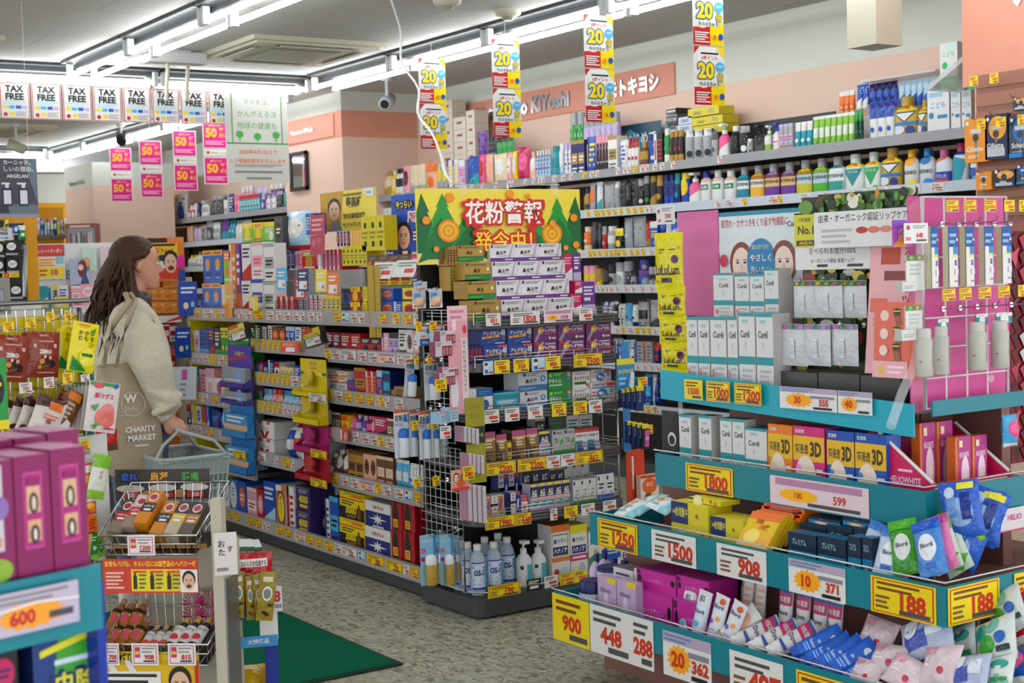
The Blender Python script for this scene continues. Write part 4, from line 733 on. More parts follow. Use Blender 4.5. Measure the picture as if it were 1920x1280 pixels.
row('X', 6.16, z1, WP('top carton pile'), '1270 1298 233 1 dino_w @249|1272 1297 219 1 dino_w @234|1299 1358 234 1 dino_y @250|1297 1355 218 1 dino_y @233|1290 1348 201 1 dino_y @217|1249 1270 215 1 box/dsk5 @233|1249 1268 203 1 box/kws5 @214', d=.13)
row('X', X_, z1, WP('top right'), '1345 1363 232 1 pum/hwt|1364 1381 236 1 bot/kwd|1382 1398 236 1 can/kws|1399 1408 260 1 can/swd|1411 1430 234 1 pum/dks|1431 1444 235 1 pum/ewh|1445 1460 230 1 pum/wbh|1461 1487 232 3 box/slm5|1488 1521 228 3 tub/qwo|1522 1600 214 7 tub/ewg|1602 1616 206 2 pou/xgw|1628 1674 200 3 pou/wbu1|1676 1718 181 1 clin_y|1720 1738 187 1 clin_y|1739 1781 168 1 kids_w|1783 1802 169 1 kids_w|1803 1822 169 1 kids_w', gap=.004)
row('X', X_+.16, z1, WP('top rear crates'), '1571 1600 170 3 tub/ofw @213|1604 1626 158 2 tub/bwi @204|1627 1680 154 4 pou/bur1 @202|1683 1752 148 6 tub/ibw @196', parts=False, d=.035)
row('X', X_+.03, z1, WP('top box pair'), '1763 1796 80 1 kids_g @168|1815 1836 81 1 kids_g @168', d=.1)
q = at(1700, 146, 0, 6.2); thing(MB().box(-.08, .14, -.26, .26, 0, .012, 'SMOKE').build('display_tray', None, (6.2, q.y, q.z)), 'grey clear tray lying over blue tubes on wall shelf top', 'tray')
thing(MB().box(-.012, 0, -.5, .5, 0, .24, '2a2c36').build('dark_board', None, (6.37, ypx(6.36, 2.2, 1452), 2.049)), 'dark navy board leaning behind shampoo on top wall shelf', 'board')
o = sheet('shampoo_poster', .55, .30, 'r 0 0 100 100 1a4a5c;p 48a0c0 0 60 40 90 70 60 100 20 100 0 0 0;o 24 50 10 40 a05040;T 60 66 26 w:60 はじめて;T 60 32 22 w:60 シャンプー', (6.3, ypx(6.3, 2.2, 1192), 2.085), 'X', base='345'); thing(o, 'blue-green shampoo poster with white lettering on top wall shelf', 'poster')
o = empty('mirror_lamp', (5.9, 4.70, 2.33)); b = MB(); T = Matrix.Rotation(-.5, 4, 'X'); b.box(-.12, .12, -.15, .15, -.012, .012, 'SMOKE', T=T); b.build('shade', o); b = MB(); b.tube([(.02, -.06, .02), (.1, -.2, .12), (.14, -.28, .1)], .02, 'STEEL', 8); b.build('arm', o); thing(o, 'tilted grey plate on metal arm beside near pier', 'lamp')
# second and lower wall shelves
row('X', X_, 1.753+.032, WP('second far end'), '352 362 424 2 box/fow2|363 376 426 2 pou/ldw|377 386 422 1 pou/syk|387 398 412 1 pou/dsw|399 412 416 2 pou/swd|414 428 410 2 pou/vqb|429 440 411 2 bot/qtw|441 452 413 2 bot/wsa|454 470 412 2 tub/wbs|700 712 392 1 pou/dws|713 736 390 2 pou/wsk', parts=False)
row('X', X_, 1.481+.032, WP('third far end'), '350 366 478 2 bot/wys|367 380 472 2 bot/wsr|381 396 470 2 pou/dwk|700 718 432 1 pou/swk|720 738 430 1 pou/usw', parts=False)
row('X', X_, 1.753+.032, WP('second'), '1092 1103 352 1 bot/juk|1104 1114 343 1 tub/sow|1116 1128 341 1 tub/wqb|1129 1149 345 1 bag/ssb|1150 1159 340 1 bag/ssw|1160 1170 337 1 bag/dks|1171 1181 337 1 bag/kds|1182 1193 335 1 bag/dks|1194 1204 336 1 can/kws|1205 1215 330 1 can/kgs|1216 1228 330 1 can/kjn|1229 1240 329 1 can/kjs|1243 1252 328 1 can/bus|1253 1262 327 1 can/bus|1263 1273 325 1 can/utw|1274 1288 324 1 can/byw', gap=.003)
row('X', X_, 1.753+.032, WP('second row'), '1289 1309 324 1 pum/hwt|1310 1329 321 1 gumb|1331 1352 319 1 gum|1354 1377 319 1 gum|1380 1402 313 1 lister_t|1405 1430 310 1 lister|1432 1459 307 1 lister_m|1462 1489 304 1 lister_m|1491 1520 300 1 lister_o|1522 1549 297 1 lister_g|1551 1581 294 1 lister_w|1582 1616 289 1 clin|1618 1648 285 1 clin_g|1650 1686 277 1 clin_y|1691 1718 281 1 nonio_y|1720 1748 278 1 nonio_b|1750 1780 280 1 azuni|1782 1811 268 1 tealtall|1813 1836 305 1 tub/bcw', d=.06, gap=.004)
row('X', X_+.07, 1.753+.032, WP('second, rear row'), '1412 1424 316 1 lister|1447 1458 313 1 lister_m|1476 1488 308 1 lister_m|1506 1518 305 1 lister_o|1540 1549 303 1 lister_g|1590 1604 291 1 clin|1664 1680 283 1 clin_y|1706 1718 285 1 nonio_y|1740 1749 283 1 nonio_b|1765 1779 283 1 azuni', d=.05, gap=.004, parts=False)
row('X', X_, 1.481+.032, WP('third'), '1092 1105 425 1 can/oaw|1107 1118 416 1 can/kds|1120 1127 418 1 can/kds|1128 1135 424 1 can/rsk|1136 1150 424 1 can/swr|1151 1167 428 1 pou/kyb|1168 1183 408 1 bag/ssi|1184 1208 405 1 bag/ssb3|1209 1219 413 1 bag/rjy4|1220 1234 415 1 box/byw6|1236 1246 412 1 pou/ubw|1247 1256 412 2 tub/wqb|1257 1268 410 1 pou/biw', parts=False)
row('X', X_, 1.24+.032, WP('fourth'), '1092 1114 498 2 jar/ypw|1115 1126 503 1 jar/yjd|1127 1137 506 1 jar/kdr|1138 1150 497 1 jar/skw|1151 1166 492 1 jar/wsk|1167 1180 490 1 jar/dsw|1181 1189 507 1 jar/sdk|1190 1214 506 1 jar/bvs|1196 1210 487 1 jar/vbs @506|1215 1232 500 2 jar/ksr', parts=False)
row('X', X_, .965+.032, WP('fifth'), '1126 1147 566 2 bag/wbu|1148 1157 565 1 bag/kwb|1158 1170 569 2 bag/wbk2|1171 1182 568 1 bag/cwu|1183 1194 571 1 bag/wuk|1195 1215 560 1 pou/skd|1217 1236 562 1 pou/sdr', parts=False)
row('X', X_, .727+.032, WP('sixth'), '1148 1166 634 2 tub/bws|1167 1177 637 1 tub/wik|1178 1189 637 1 tub/wiu|1190 1206 640 1 box/sbd2|1207 1223 640 1 box/sod2|1224 1238 642 1 pou/urw', parts=False)
row('X', X_, .45+.032, WP('seventh'), '1180 1192 706 1 bag/tsk|1193 1206 708 1 bag/buc|1207 1220 700 1 bag/bcw|1221 1238 702 1 bag/uwb', parts=False)
wt = lambda n, z, spec, h=.04: tags('X', 5.9935, z+.008, h, 'on wall '+n+' rail', spec, dw=.042)
wt('top', 2.017, '640w 660w 690w 735w 755w 780w 800w 826w 873w 884w 905w 930w 951-958w 960w 985w 1001w 1012w 1018w 1040w 1056w 1071w 1096y 1110w 1120w 1159w 1172w 1180w 1191y 1204w 1213w 1228w 1242w 1262w 1350w', .046)
wt('second', 1.753, '1103y 1117y 1122y 1131y 1141y 1152y 1164y 1178y 1190y 1202y 1213w 1221w 1340-1352w 1360-1375w 1396y 1440-1460w 1462y 1500-1520w 1550w 1600-1625w 1640-1665w 1700-1725w 1745-1770w')
wt('third', 1.481, '1106y 1114y 1124y 1136y 1146y 1152-1164y 1170y 1184y 1195y 1206y 1221w')
wt('fourth', 1.24, '1121w 1129w 1138w 1145w 1157w 1173w 1187w 1204w 1221w'); wt('fifth', .965, '1157w 1168y 1176-1189w 1195y 1206y 1217y 1228w'); wt('sixth', .727, '1181w 1195w 1209w 1221w 1233w'); wt('seventh', .45, '1202-1208y 1212-1219y 1224-1231y 1233w')
# ---------------------------------------------------------------- teal promotion stand at the right, tiers facing the left aisle (-X) and the front (-Y)
s0 = Vector((3.35, 3.1, 0)); PS = empty('promotion_stand', s0)
sq = lambda nm, *a, parent=None: gp(nm, *a, parent=parent or PS, par0=s0)
TIER = [(2.85, 2.20, 4.03, .222, .322, 3.16), (2.95, 2.43, 3.94, .487, .592, 3.26), (3.08, 2.60, 3.74, .70, .805, 3.40)]
sq('base_cabinet', 3.11, 3.95, 2.72, 4.09, 0, .222, 'BOARD')
for x, y0, y1, zb, zt, xb in TIER:
    t = sq('tray', x+.006, 3.9, y0+.006, y1, zb+.01, zb+.03, 'BOARD'); sq('front_strip', x, x+.006, y0, y1, zb, zt, 'TEAL', parent=t); sq('side_strip', x+.006, 3.9, y0, y0+.006, zb, zt, 'TEAL', parent=t)
    sq('end_strip', x+.006, 3.5, y1-.006, y1, zb, zt, 'TEAL', parent=t); sq('riser_board', xb, xb+.012, y0+.3, y1-.02, zb+.03, {.222: .487, .487: .70, .70: .985}[zb], 'BOARD', parent=t)
    b = MB(); b.tube([(x-.003-s0.x, y1-s0.y, zt+.012), (x-.003-s0.x, y0-s0.y, zt+.012), (3.9-s0.x, y0-.003-s0.y, zt+.012)], .003, 'CHROME', 6); b.build('edge_wire', t)
t = sq('top_deck', 3.125, 3.62, 2.70, 3.76, 1.0, 1.02, 'SHELF'); b = MB()
b.mesh([(3.12-s0.x, 3.75-s0.y, .985), (3.105-s0.x, 2.66-s0.y, .945), (3.105-s0.x, 2.66-s0.y, 1.035), (3.12-s0.x, 3.75-s0.y, 1.083), (3.126-s0.x, 3.75-s0.y, .985), (3.111-s0.x, 2.66-s0.y, .945), (3.111-s0.x, 2.66-s0.y, 1.035), (3.126-s0.x, 3.75-s0.y, 1.083)], [(0, 1, 2, 3), (7, 6, 5, 4), (0, 3, 7, 4), (1, 5, 6, 2), (3, 2, 6, 7), (0, 4, 5, 1)], '18a8c0'); b.build('front_strip', t, label='glossy light teal strip')  # outward-tilted teal strip; the light it reflects is put into the paler colour
sq('side_strip', 3.15, 3.55, 2.63, 2.636, 1.0, 1.043, 'TEAL', parent=t)
sq('back_board', 3.56, 3.6, 2.72, 3.78, .08, 1.5, 'BOARD'); sq('core', 3.42, 3.56, 2.9, 3.7, .08, 1.0, 'BOARD')
thing(PS, 'stepped teal-edged promotion stand with brown boards in front aisle', 'display stand')
# dark riser block, step and back panels on the deck
row('X', 3.2, 1.021, 'on promotion stand deck under lip care panel', '1448 1533 697 1 box/ddd9 |1535 1612 700 1 box/ddd9|1614 1690 706 1 box/ddd9'.replace('box/ddd9', 'rblock'), d=.2) if style('rblock', 'box', 'dark grey display block', 'display_block', '4a4b48 444 5a5a56', '', .2) is None else 0
style('curel', 'box', 'white skin lotion box with teal band', 'lotion_box', 'dedede c4c2be 2a98a4', 'r 0 36 100 46 1a98a0;T 52 76 9 444:66 Curél;o 50 60 6 5 ccc;r 30 86 70 90 9cc;o 16 24 8 6 d88;l 30 14 84 32 3 bbb;r 0 96 100 100 2a98a4', .05)
style('curel_l', 'box', 'large white skin lotion box with teal band', 'lotion_box', 'dedede c8c6c2 2a98a4', 'r 0 36 100 46 1a98a0;T 40 74 9 444:56 Curél;o 40 60 5 5 ccc;r 24 88 56 92 9cc;l 20 14 84 30 3 bbb;r 0 96 100 100 2a98a4', .075)
zc = 1.021
row('X', 3.17, zc, 'on stand deck', '1290 1310 594 1 curel|1311 1332 594 1 curel|1334 1364 594 1 curel|1366 1385 594 1 curel|1387 1418 587 1 curel_l|1420 1452 588 1 curel_l', gap=.002)
y0, y1 = ypx(3.27, 1.2, 1335), ypx(3.27, 1.2, 1462); thing(MB().box(0, .12, y1-.02, y0+.02, 0, .21, 'BOARD').build('riser_step', None, (3.28, 0, zc)), 'low box step behind lotion boxes on promotion stand deck', 'step', pos=(3.28, y0, 1.2))
row('X', 3.29, zc+.212, 'on stand step', '1339 1376 512 1 curel|1379 1406 514 1 curel|1407 1434 514 1 curel|1435 1461 503 1 curel_l', d=.06)
# backing sheets
def px_sheet(nm, look, cat, x, px0, px1, pyt, pyb, ops, base='w', place='', lean=0., th=.003):
    # upright sheet facing -X on the real plane X = x, from column px0 to px1
    y0, y1 = ypx(x, 1.4, px0), ypx(x, 1.4, px1); ym = (y0+y1)/2; zb, zt = zpy(x, ym, pyb), zpy(x, ym, pyt); w, h = abs(y0-y1), zt-zb
    b = MB(); b.box(-w/2, w/2, 0, th, 0, h, base); b.art(ops, PLAIN(w, h), w/h); o = put(nm, b.data(nm), None, (x, ym, zb)); o.rotation_euler = (-lean, 0, ROT['X']); thing(o, look, cat, place); return o
px_sheet('pink_sheet', 'plain pink sheet standing at left end of promotion stand', 'sheet', 3.43, 1272, 1348, 396, 592, '', 'e070b0')
FACE = lambda x, y, s, hair='k': f'o {x} {y} {s*1.12} {s*1.5} {hair};o {x} {y-s*.15} {s*.86} {s*1.25} f2d8c8;o {x-s*.34} {y} {s*.13} {s*.08} k;o {x+s*.34} {y} {s*.13} {s*.08} k;o {x} {y-s*.8} {s*.24} {s*.1} c55;r {x-s*.5} {y+s*.16} {x-s*.2} {y+s*.22} 432;r {x+s*.2} {y+s*.16} {x+s*.5} {y+s*.22} 432;p d8b0a0 {x} {y-s*.05} {x+s*.12} {y-s*.42} {x-s*.08} {y-s*.42}'
px_sheet('skin_poster', 'white skin care poster with two drawn faces and blue circle', 'poster', 3.41, 1350, 1504, 394, 596, 'r 0 96 100 100 2a8aa8;T 44 89 8 b33:82 肌荒れ・カサつきをくり返す敏感肌に;T 91 86 5 444 Curél;'+FACE(28, 52, 13, '843')+';'+FACE(80, 52, 13, '843')+';o 53 52 17 22 1a80b8;T 53 66 4.5 e8e070:20 目のまわりまで;T 53 56 7 w:26 やさしく;T 53 45 7 w:26 洗いたい;o 7 54 5 6 d24060;r 4 14 12 40 f4c0c8', 'dde6ea')
GRN = ';'.join('o %d %d %d %d %s' % (random.randint(2, 98), random.randint(3, 97), random.randint(4, 9), random.randint(2, 5), random.choice(['2a4a20', '3a6a2a', '203a1c', '6a9a3a', '1a301a', '4a7a34', 'd88a20', 'c8b840', '8a3030', 'e8e8d8'])) for _ in range(110))
px_sheet('lip_care_board', 'lip care panel printed with leaves, fruit and white text', 'panel', 3.30, 1506, 1648, 366, 694, GRN+';r 0 58 100 73 e4e6e4;T 50 68.6 3.8 333:88 食べられる成分100%;T 50 63 2.4 444:72 オーガニック認証_保湿リップ;r 30 59.4 44 61 333;r 70 59.4 90 61 333;r 0 86 100 91 223;o 16 94 10 4 6a9a3a;o 60 94 9 4 e0a030;r 0 71 32 90 d8d020;T 15 87 2.6 333:24 7年連続;T 16 81 5 333:27 No.1;r 3 72 29 75 333;T 16 73.5 1.8 ec2:22 ARGELAN', '2a3c22')
GRH = ';'.join('o %d %d %d %d %s' % (random.randint(3, 97), random.randint(70, 95), random.randint(2, 5), random.randint(4, 9), random.choice(['2a4a20', '3a6a2a', '6a9a3a', '1a301a', '5a8a3a', 'd88a20', 'c8b840', '8a3030', 'e8e8d8', '7aa84a'])) for _ in range(60))
px_sheet('lip_care_header', 'leafy header strip with white text above lip care panel', 'panel', 3.24, 1536, 1722, 358, 462, GRH+';r 0 0 100 66 e4e6e4;T 50 54 15 333:90 由来・オーガニック認証リップケア;l 8 8 40 34 3 bbb;o 50 30 6 6 b33;o 62 30 6 6 d76;o 74 30 6 6 d87;r 84 8 99 36 dde;r 98 0 100 66 dde', '33482a')
# white lip care pouches on hooks
style('lippouch', 'pou', 'white hanging lip care pouch', 'lip_care_pouch', 'd2d6da c4c8cc', 'r 0 86 100 99 4a6a30;o 20 92 9 5 c8a030;o 50 93 8 5 8ab04a;o 80 92 9 5 a05a80;r 44 20 60 66 e2e6ea;l 44 26 60 60 6 c2c6ca', .022)
style('lippouch2', 'pou', 'white hanging lip care pouch with lilac top', 'lip_care_pouch', 'd2d6da c4c8cc', 'r 0 88 100 99 8a7aa8;o 20 93 9 5 c070a0;o 50 94 8 5 4a8a3a;o 80 93 9 5 b090c8;r 44 20 60 66 e2e6ea;l 44 26 60 60 6 c2c6ca', .022)
def hook(p, d, ln, place, look='chrome hook'):
    o = empty('display_hook', p); d = Vector(d).normalized(); b = MB(); b.tube([Vector((0, 0, 0)), d*ln*.85, d*ln+Vector((0, 0, .012))], .0025, 'CHROME', 6); b.build('prong', o); b = MB(); q = d*.004
    b.tube([-q, q], .008, 'CHROME', 8); b.build('plate', o); thing(o, look, 'hook', place)
for st, xx, yt, yb, cols in (('lippouch', 3.25, 526, 602, ((1485, 1528), (1522, 1577), (1572, 1622))), ('lippouch2', 3.20, 608, 690, ((1461, 1510), (1503, 1553), (1553, 1605)))):
    for k, (a, b_) in enumerate(cols):
        x = xx-.012*(k % 2); ya, yb_ = ypx(x, 1.2, a), ypx(x, 1.2, b_); ym = (ya+yb_)/2; zb = zpy(x, ym, yb-(6 if st == 'lippouch' else 4)); zt = zpy(x, ym, yt)
        item(st, (x, ym, zb), ya-yb_-.002, zt-zb, 'X', .022, place='on leafy board'); hook((3.298, ym, zt-.008), (-1, 0, .05), .298+3-x+.01, 'holding '+('upper' if st == 'lippouch' else 'lower')+' lip care pouches')
# pink lipstick board with three printed lipsticks
px_sheet('lipstick_sheet', 'pale pink lipstick sheet with red square beside leafy panel', 'sheet', 3.22, 1618, 1720, 436, 702, 'r 20 78 56 90 c8503c;r 4 44 36 54 e87860;V 70 92 8 844 カラーリップ;o 38 16 12 14 e0a0a0;l 10 34 40 40 2 e4a0a0', 'f2b8be', lean=.10)
LS = ';'.join(f'o 30 {y} 12 - f4d8cc;o 66 {y+3} 9 7 6a3a34;p a06050 58 {y} 76 {y} 80 {y-12} 64 {y-14};r 56 {y+3} 76 {y+9} 222;r 56 {y+5} 76 {y+7} e0d030' for y in (82, 58, 36))
o = px_sheet('lipstick_board', 'orange and pink board with three lipsticks printed', 'board', 3.12, 1634, 1700, 566, 708, LS+';r 0 0 100 22 f0b4bc;o 26 10 10 - e8c060;l 44 6 90 16 2 fde', 'e8705c', lean=.05, th=.05)
# yellow face mask pouches in a hanging strip at the left end
style('lulu', 'bag', 'yellow face mask pouch hanging in strip', 'face_mask_pouch', 'e0d400 d0c400', 'T 48 36 18 2a2450:84 LuLuLun;r 26 14 66 22 445;o 78 54 11 - 5a2460;o 90 74 4 - e09020;o 90 30 3 - d06030;o 12 16 4 - e0a020;o 30 66 3 - 445;r 24 70 44 72 554;r 60 70 80 72 554', .03)
px_sheet('black_card', 'black slanted card with round white emblem at stand left end', 'card', 3.16, 1234, 1264, 770, 852, 'p 14141a 0 0 100 0 100 100 60 80;o 62 36 26 16 dcd8d0;o 62 34 18 11 14141a', '20242a')
o = empty('clear_strip', (3.30, 3.86, 1.0)); MB().box(-.001, 0, -.012, .012, -.15, .56, 'CLEAR').build('strip', o); thing(o, 'clear plastic strip holding yellow face mask pouches', 'strip')
for yt, yb in ((436, 545), (536, 598), (592, 645), (640, 696), (690, 748)):
    x = 3.27; ya, yb_ = ypx(x, 1.2, 1230+(yb-545)*.045), ypx(x, 1.2, 1276+(yb-545)*.045); ym = (ya+yb_)/2; zb, zt = zpy(x, ym, yb), zpy(x, ym, yt); item('lulu', (x, ym, zb), ya-yb_, zt-zb, 'X', .028, place='at stand left end', rz=.15)
style('skincard', 'box', 'white price card reading 350', 'price_card', 'e0e0e0', 'l 30 72 90 88 2 889;H 64 44 26 c33:60 350;o 14 72 7 - b44;r 10 14 26 30 d66;l 50 12 90 20 1 555', .002)
x = 3.3; ya, yb_ = ypx(x, 1.5, 1232), ypx(x, 1.5, 1266); item('skincard', (x, (ya+yb_)/2, zpy(x, 3.9, 420)), ya-yb_, .065, 'X', .002, place='above yellow face mask pouches', parts=False)
# tags on the stand's strips
def stags(nm, x, z0, h, spec): tags('X', x-.002, z0, h, 'on stand '+nm+' strip', spec, 'price_card')
stags('top', 3.10, .995, .065, '1284-1318y:1500 1325-1369y:1000 1378-1428y:1200 1463-1570D:30/555 1572-1636D:40/')
stags('second', 3.08, .70, .09, '1287-1375y:1800'); stags('second', 3.08, .705, .085, '1445-1630P:599')
stags('third', 2.95, .487, .098, '1122-1196y:1250 1223-1306w:1500 1345-1438w:908 1480-1586D:10/371 1634-1756y:188')
stags('lowest', 2.85, .16, .16, '1038-1108y:900 1107-1186w:448 1186-1227w:288'); stags('lowest', 2.85, .165, .14, '1245-1335D:20/362 1370-1470w:497 1495-1600y:188')
tags('Y', 2.427, .49, .098, 'on stand side strip', '1778-1874y:188 1902-1930y:188', 'price_card')
# second tier: lotion boxes and face mask boxes
zt1 = .735
row('X', 3.13, zt1, 'on stand second tier', '1275 1298 777 1 curel|1312 1336 779 1 curel|1352 1374 784 1 curel|1375 1398 786 1 curel|1399 1440 803 1 curel_l', gap=.002)
M3 = lambda c, s: f'r 0 86 100 100 {c};r 0 0 100 50 {c};r 0 50 100 86 e8b820;H 27 67 14 333:44 超浸透;H 73 68 22 432:36 3D;o 40 24 34 34 f0dccc;o 30 26 6 2 433;o 52 26 6 2 433;o 40 10 8 4 d88;o 18 40 8 - {s};l 74 10 96 40 4 w;T 24 93 6 w:30 肌美精'
for n_, c, s, lk in (('mo', 'e87c18', 'fc8', 'orange'), ('mm', 'd4287c', 'f9c', 'magenta'), ('mb', '1c50b0', '48c', 'blue')): style(n_, 'box', lk+' face mask box with 3D lettering', 'face_mask_box', c+' '+c+' '+c, M3(c, s), .06)
row('X', 3.12, zt1, 'on stand second tier', '1442 1488 796 1 mo|1489 1548 800 1 mm|1552 1604 808 1 mb|1605 1664 813 1 mb', gap=.002)
# magenta supplement counter box on the corner of the second tier
o = empty('counter_display', (3.30, 2.74, .731)); hb = MB(); prof = [(-.115, 0), (.11, 0), (.11, .21), (.07, .21), (-.115, .085)]
for x in (-.165, .161): hb.mesh([(x, y, z) for y, z in prof]+[(x+.004, y, z) for y, z in prof], [(4, 3, 2, 1, 0), (5, 6, 7, 8, 9)]+[(i, 5+i, 5+(i+1) % 5, (i+1) % 5) for i in range(5)], 'd0145a')
hb.box(-.165, .165, -.119, -.115, 0, .085, 'd0145a'); hb.box(-.161, .161, -.115, .11, 0, .006, 'a8104a'); hb.box(-.161, .161, .106, .11, .006, .212, 'd0145a'); hb.build('open_box', o)
b = MB(); b.art('T 60 36 8 fce:50 HELIOWHITE;l 50 46 72 49 1 fbd', PLAIN(.225, .24), .94); b.build('side_print', o, (-.1665, 0, 0), ROT['X'])
for x in (-.163, .163): b = MB(); b.tube([(x, -.117, .088), (x, .07, .213)], .005, 'w', 6); b.build('trim_edge', o)
thing(o, 'magenta counter display box of supplement cartons on stand corner', 'display box')
style('helio', 'box', 'orange and violet supplement carton with hang tab', 'supplement_box', 'b83a8a e07028 e07028', 'r 0 0 14 100 e07830;o 62 40 26 30 f4d8e8;o 62 34 12 12 fff4e0;T 54 72 8 fde:60 HELIOWHITE;r 20 4 92 24 f4d4c8;r 22 84 44 94 fda', .03)
row('Y', 2.74, .739, 'in magenta counter display', '1726 1756 792 1 helio|1758 1788 789 1 helio', d=.03); row('Y', 2.68, .739, 'in magenta counter display', '1792 1822 818 1 helio|1824 1852 816 1 helio', d=.03)
style('helioflyer', 'box', 'white flyer with red characters hanging under magenta display', 'flyer', 'e4dee0 c44 e4dee0', 'H 26 56 50 c46:40 大容量!!;l 52 50 76 80 2 c79;T 86 60 26 c49:24 HELIO;r 6 12 50 20 e0d040;r 0 0 100 6 d0246a', .002)
x0 = xpx(2.59, .68, 1748); x1 = xpx(2.59, .68, 1925); item('helioflyer', ((x0+x1)/2, 2.588, .655), x1-x0, .065, 'Y', .002, parts=False)
tags('Y', 2.622, .755, .05, 'on magenta counter display', '1753-1820w:5400 1828-1888w:2400', 'price_card')
# things lying in the stand's trays
def lie(st, px, py, x, w, h, d, rot, place, z=None):
    # thing whose middle is seen at (px, py) on the plane X = x
    q = at(px, py, 0, x); zz = q.z if z is None else z; R = Matrix.Rotation(rot[2], 4, 'Z') @ Matrix.Rotation(rot[1], 4, 'Y') @ Matrix.Rotation(rot[0], 4, 'X')
    c = R @ Vector((0, d/2, h/2)); o = item(st, (x-c.x, q.y-c.y, zz-c.z), w, h, 'Y', d, True, place, rot=R.to_euler())
    # settle it inside its tray
    tx, ty, tz = (2.86, 2.215, .253) if 'lowest' in place else (2.96, 2.445, .518)
    vs_ = [R @ v.co for me in [o.data]+[k.data for k in o.children] for v in me.vertices]; lo = [min(v[i] for v in vs_)+o.location[i] for i in range(3)]
    for i, t in enumerate((tx, ty, tz)): o.location[i] += max(0, t-lo[i])
    return o
RX = ROT['X']
# lowest tier
T3 = 'on stand lowest tier'
style('navyjar', 'jar', 'pale cream jar with navy lid', 'cream_jar', 'b8bcd8 141c60', 'r 10 20 90 80 ccd', .07); style('navybot', 'ovl', 'lilac bottle with navy cap', 'lotion_bottle', 'c8b8d8 1a2470', 'r 20 20 80 70 dce', .04)
row('X', 2.89, .254, T3, '1077 1108 1090 1 navyjar', d=.07); row('X', 2.98, .254, T3, '1109 1141 1088 1 navyjar|1109 1141 1064 1 navyjar @1087', d=.065)
row('X', 3.08, .254, T3+' rear', '1103 1117 1040 1 navybot|1118 1133 1032 1 navybot|1134 1152 1048 1 navybot|1153 1172 1052 1 navybot', d=.05)
style('makeoff', 'box', 'lilac make-up remover pack with yellow corner', 'remover_pack', 'c4a8cc b49abc d0b8d8', 'r 50 88 100 100 e8d020;T 44 70 10 768:60 Bifesta;o 46 44 14 22 e0d0e8;r 0 14 100 28 c86a98;T 50 8 8 556:60 ナイトオフ', .03)
row('X', 2.90, .254, T3, '1122 1157 1082 1 makeoff|1158 1194 1090 1 makeoff', d=.03); row('X', 2.99, .254, T3+' rear', '1152 1190 1066 1 box/lwv1|1191 1225 1068 1 box/lwv1', d=.07)
style('magbox', 'box', 'magenta cleansing sheet box with black dots', 'tissue_box', 'c8289c b01c88 d040a8', 'o 8 56 5 16 111;o 92 60 5 16 111;T 50 52 18 e8a0d8:50 メイク落とし;r 2 76 10 94 222', .12)
row('X', 2.93, .254, T3, '1190 1262 1112 1 magbox|1264 1328 1128 1 magbox', d=.13); row('X', 2.96, .254, T3+' upper', '1194 1268 1072 1 magbox @1110|1270 1330 1084 1 magbox @1126', d=.12)
style('biore', 'tub', 'white facial foam tube with orange dots', 'face_wash_tube', 'dfe4ea d8e0e8', 'T 52 76 9 2a4a90:60 Bioré;s 34 44 14 - 5a50c0;s 66 52 14 - f0a040;o 66 88 16 - d85a28;l 30 20 70 30 2 9ac', .045)
style('biore_b', 'tub', 'white facial foam tube with blue label', 'face_wash_tube', 'd8e2ec c8d8e8', 'r 16 74 84 94 w;H 50 84 13 2a5a90:50 肌;T 52 58 9 2a5a90:60 Bioré;s 50 32 18 - 4ab0d0', .045)
style('dove', 'tub', 'white foam tube with magenta top', 'face_wash_tube', 'e0dee0 e4e4e4', 'r 0 68 100 92 c02068;T 50 80 12 w:70 10%増量;r 0 92 100 97 3a5ab0;T 50 54 10 3a4a6a:60 Dove;p 2a4a9a 20 34 76 36 76 28 20 30', .045)
style('bluetube', 'tub', 'blue face wash tube', 'face_wash_tube', '1c60cc 1850b8', 'o 70 82 20 - d8e0f0;o 50 56 8 - 9be;T 50 44 7 bdf:50 Sensai;l 28 28 72 36 2 8bf', .045)
for px, py, st, tl in ((1290, 1150, 'biore_b', .05), (1316, 1152, 'biore_b', .12), (1347, 1160, 'biore', .16), (1376, 1172, 'biore', .3)): lie(st, px, py, 2.93+.02*(tl < .1), .06, .15, .04, (-.18, tl, RX), T3)
for px, py, w in ((1402, 1128, .05), (1425, 1132, .05)): lie('tub/wsf', px, py, 3.06, w, .15, .035, (-.1, 0, RX), T3+' rear')
for px, py in ((1474, 1150), (1506, 1158), (1538, 1168), (1566, 1176)): lie('dove', px, py, 3.04, .055, .15, .04, (-.08, .03, RX), T3+' rear')
lie('tub/wfs3', 1385, 1172, 2.95, .06, .15, .045, (-.5, .75, RX), T3)
for px, py, a in ((1418, 1188, 1.0), (1452, 1196, .95), (1486, 1202, .9)): lie('dove', px, py, 2.95-.01*(px > 1440), .06, .155, .04, (-.75, a, RX), T3+' leaning')
for i, (px, py) in enumerate(((1532, 1206), (1550, 1222), (1572, 1228), (1592, 1236), (1612, 1256))): lie('bluetube', px, py, 2.945-.008*i, .058, .155, .042, (-.75, .95-.06*i, RX), T3+' leaning')
style('wipe', 'bag', 'clear blue wipe pack', 'wipe_pack', 'b8d0e8 a8c0d8', 'o 50 52 30 24 e8eef4;r 30 22 70 34 2a6ac0;T 50 56 9 446:50 Bioré;r 0 84 100 100 3a7ac8', .03)
style('wipe_g', 'bag', 'green wipe pack with white oval', 'wipe_pack', '3a9a2a 4aa83a', 'o 50 50 30 24 dfe6e0;T 50 54 9 446:50 Bioré;r 36 12 66 22 1a8a3a;r 0 82 100 100 4ab020', .03)
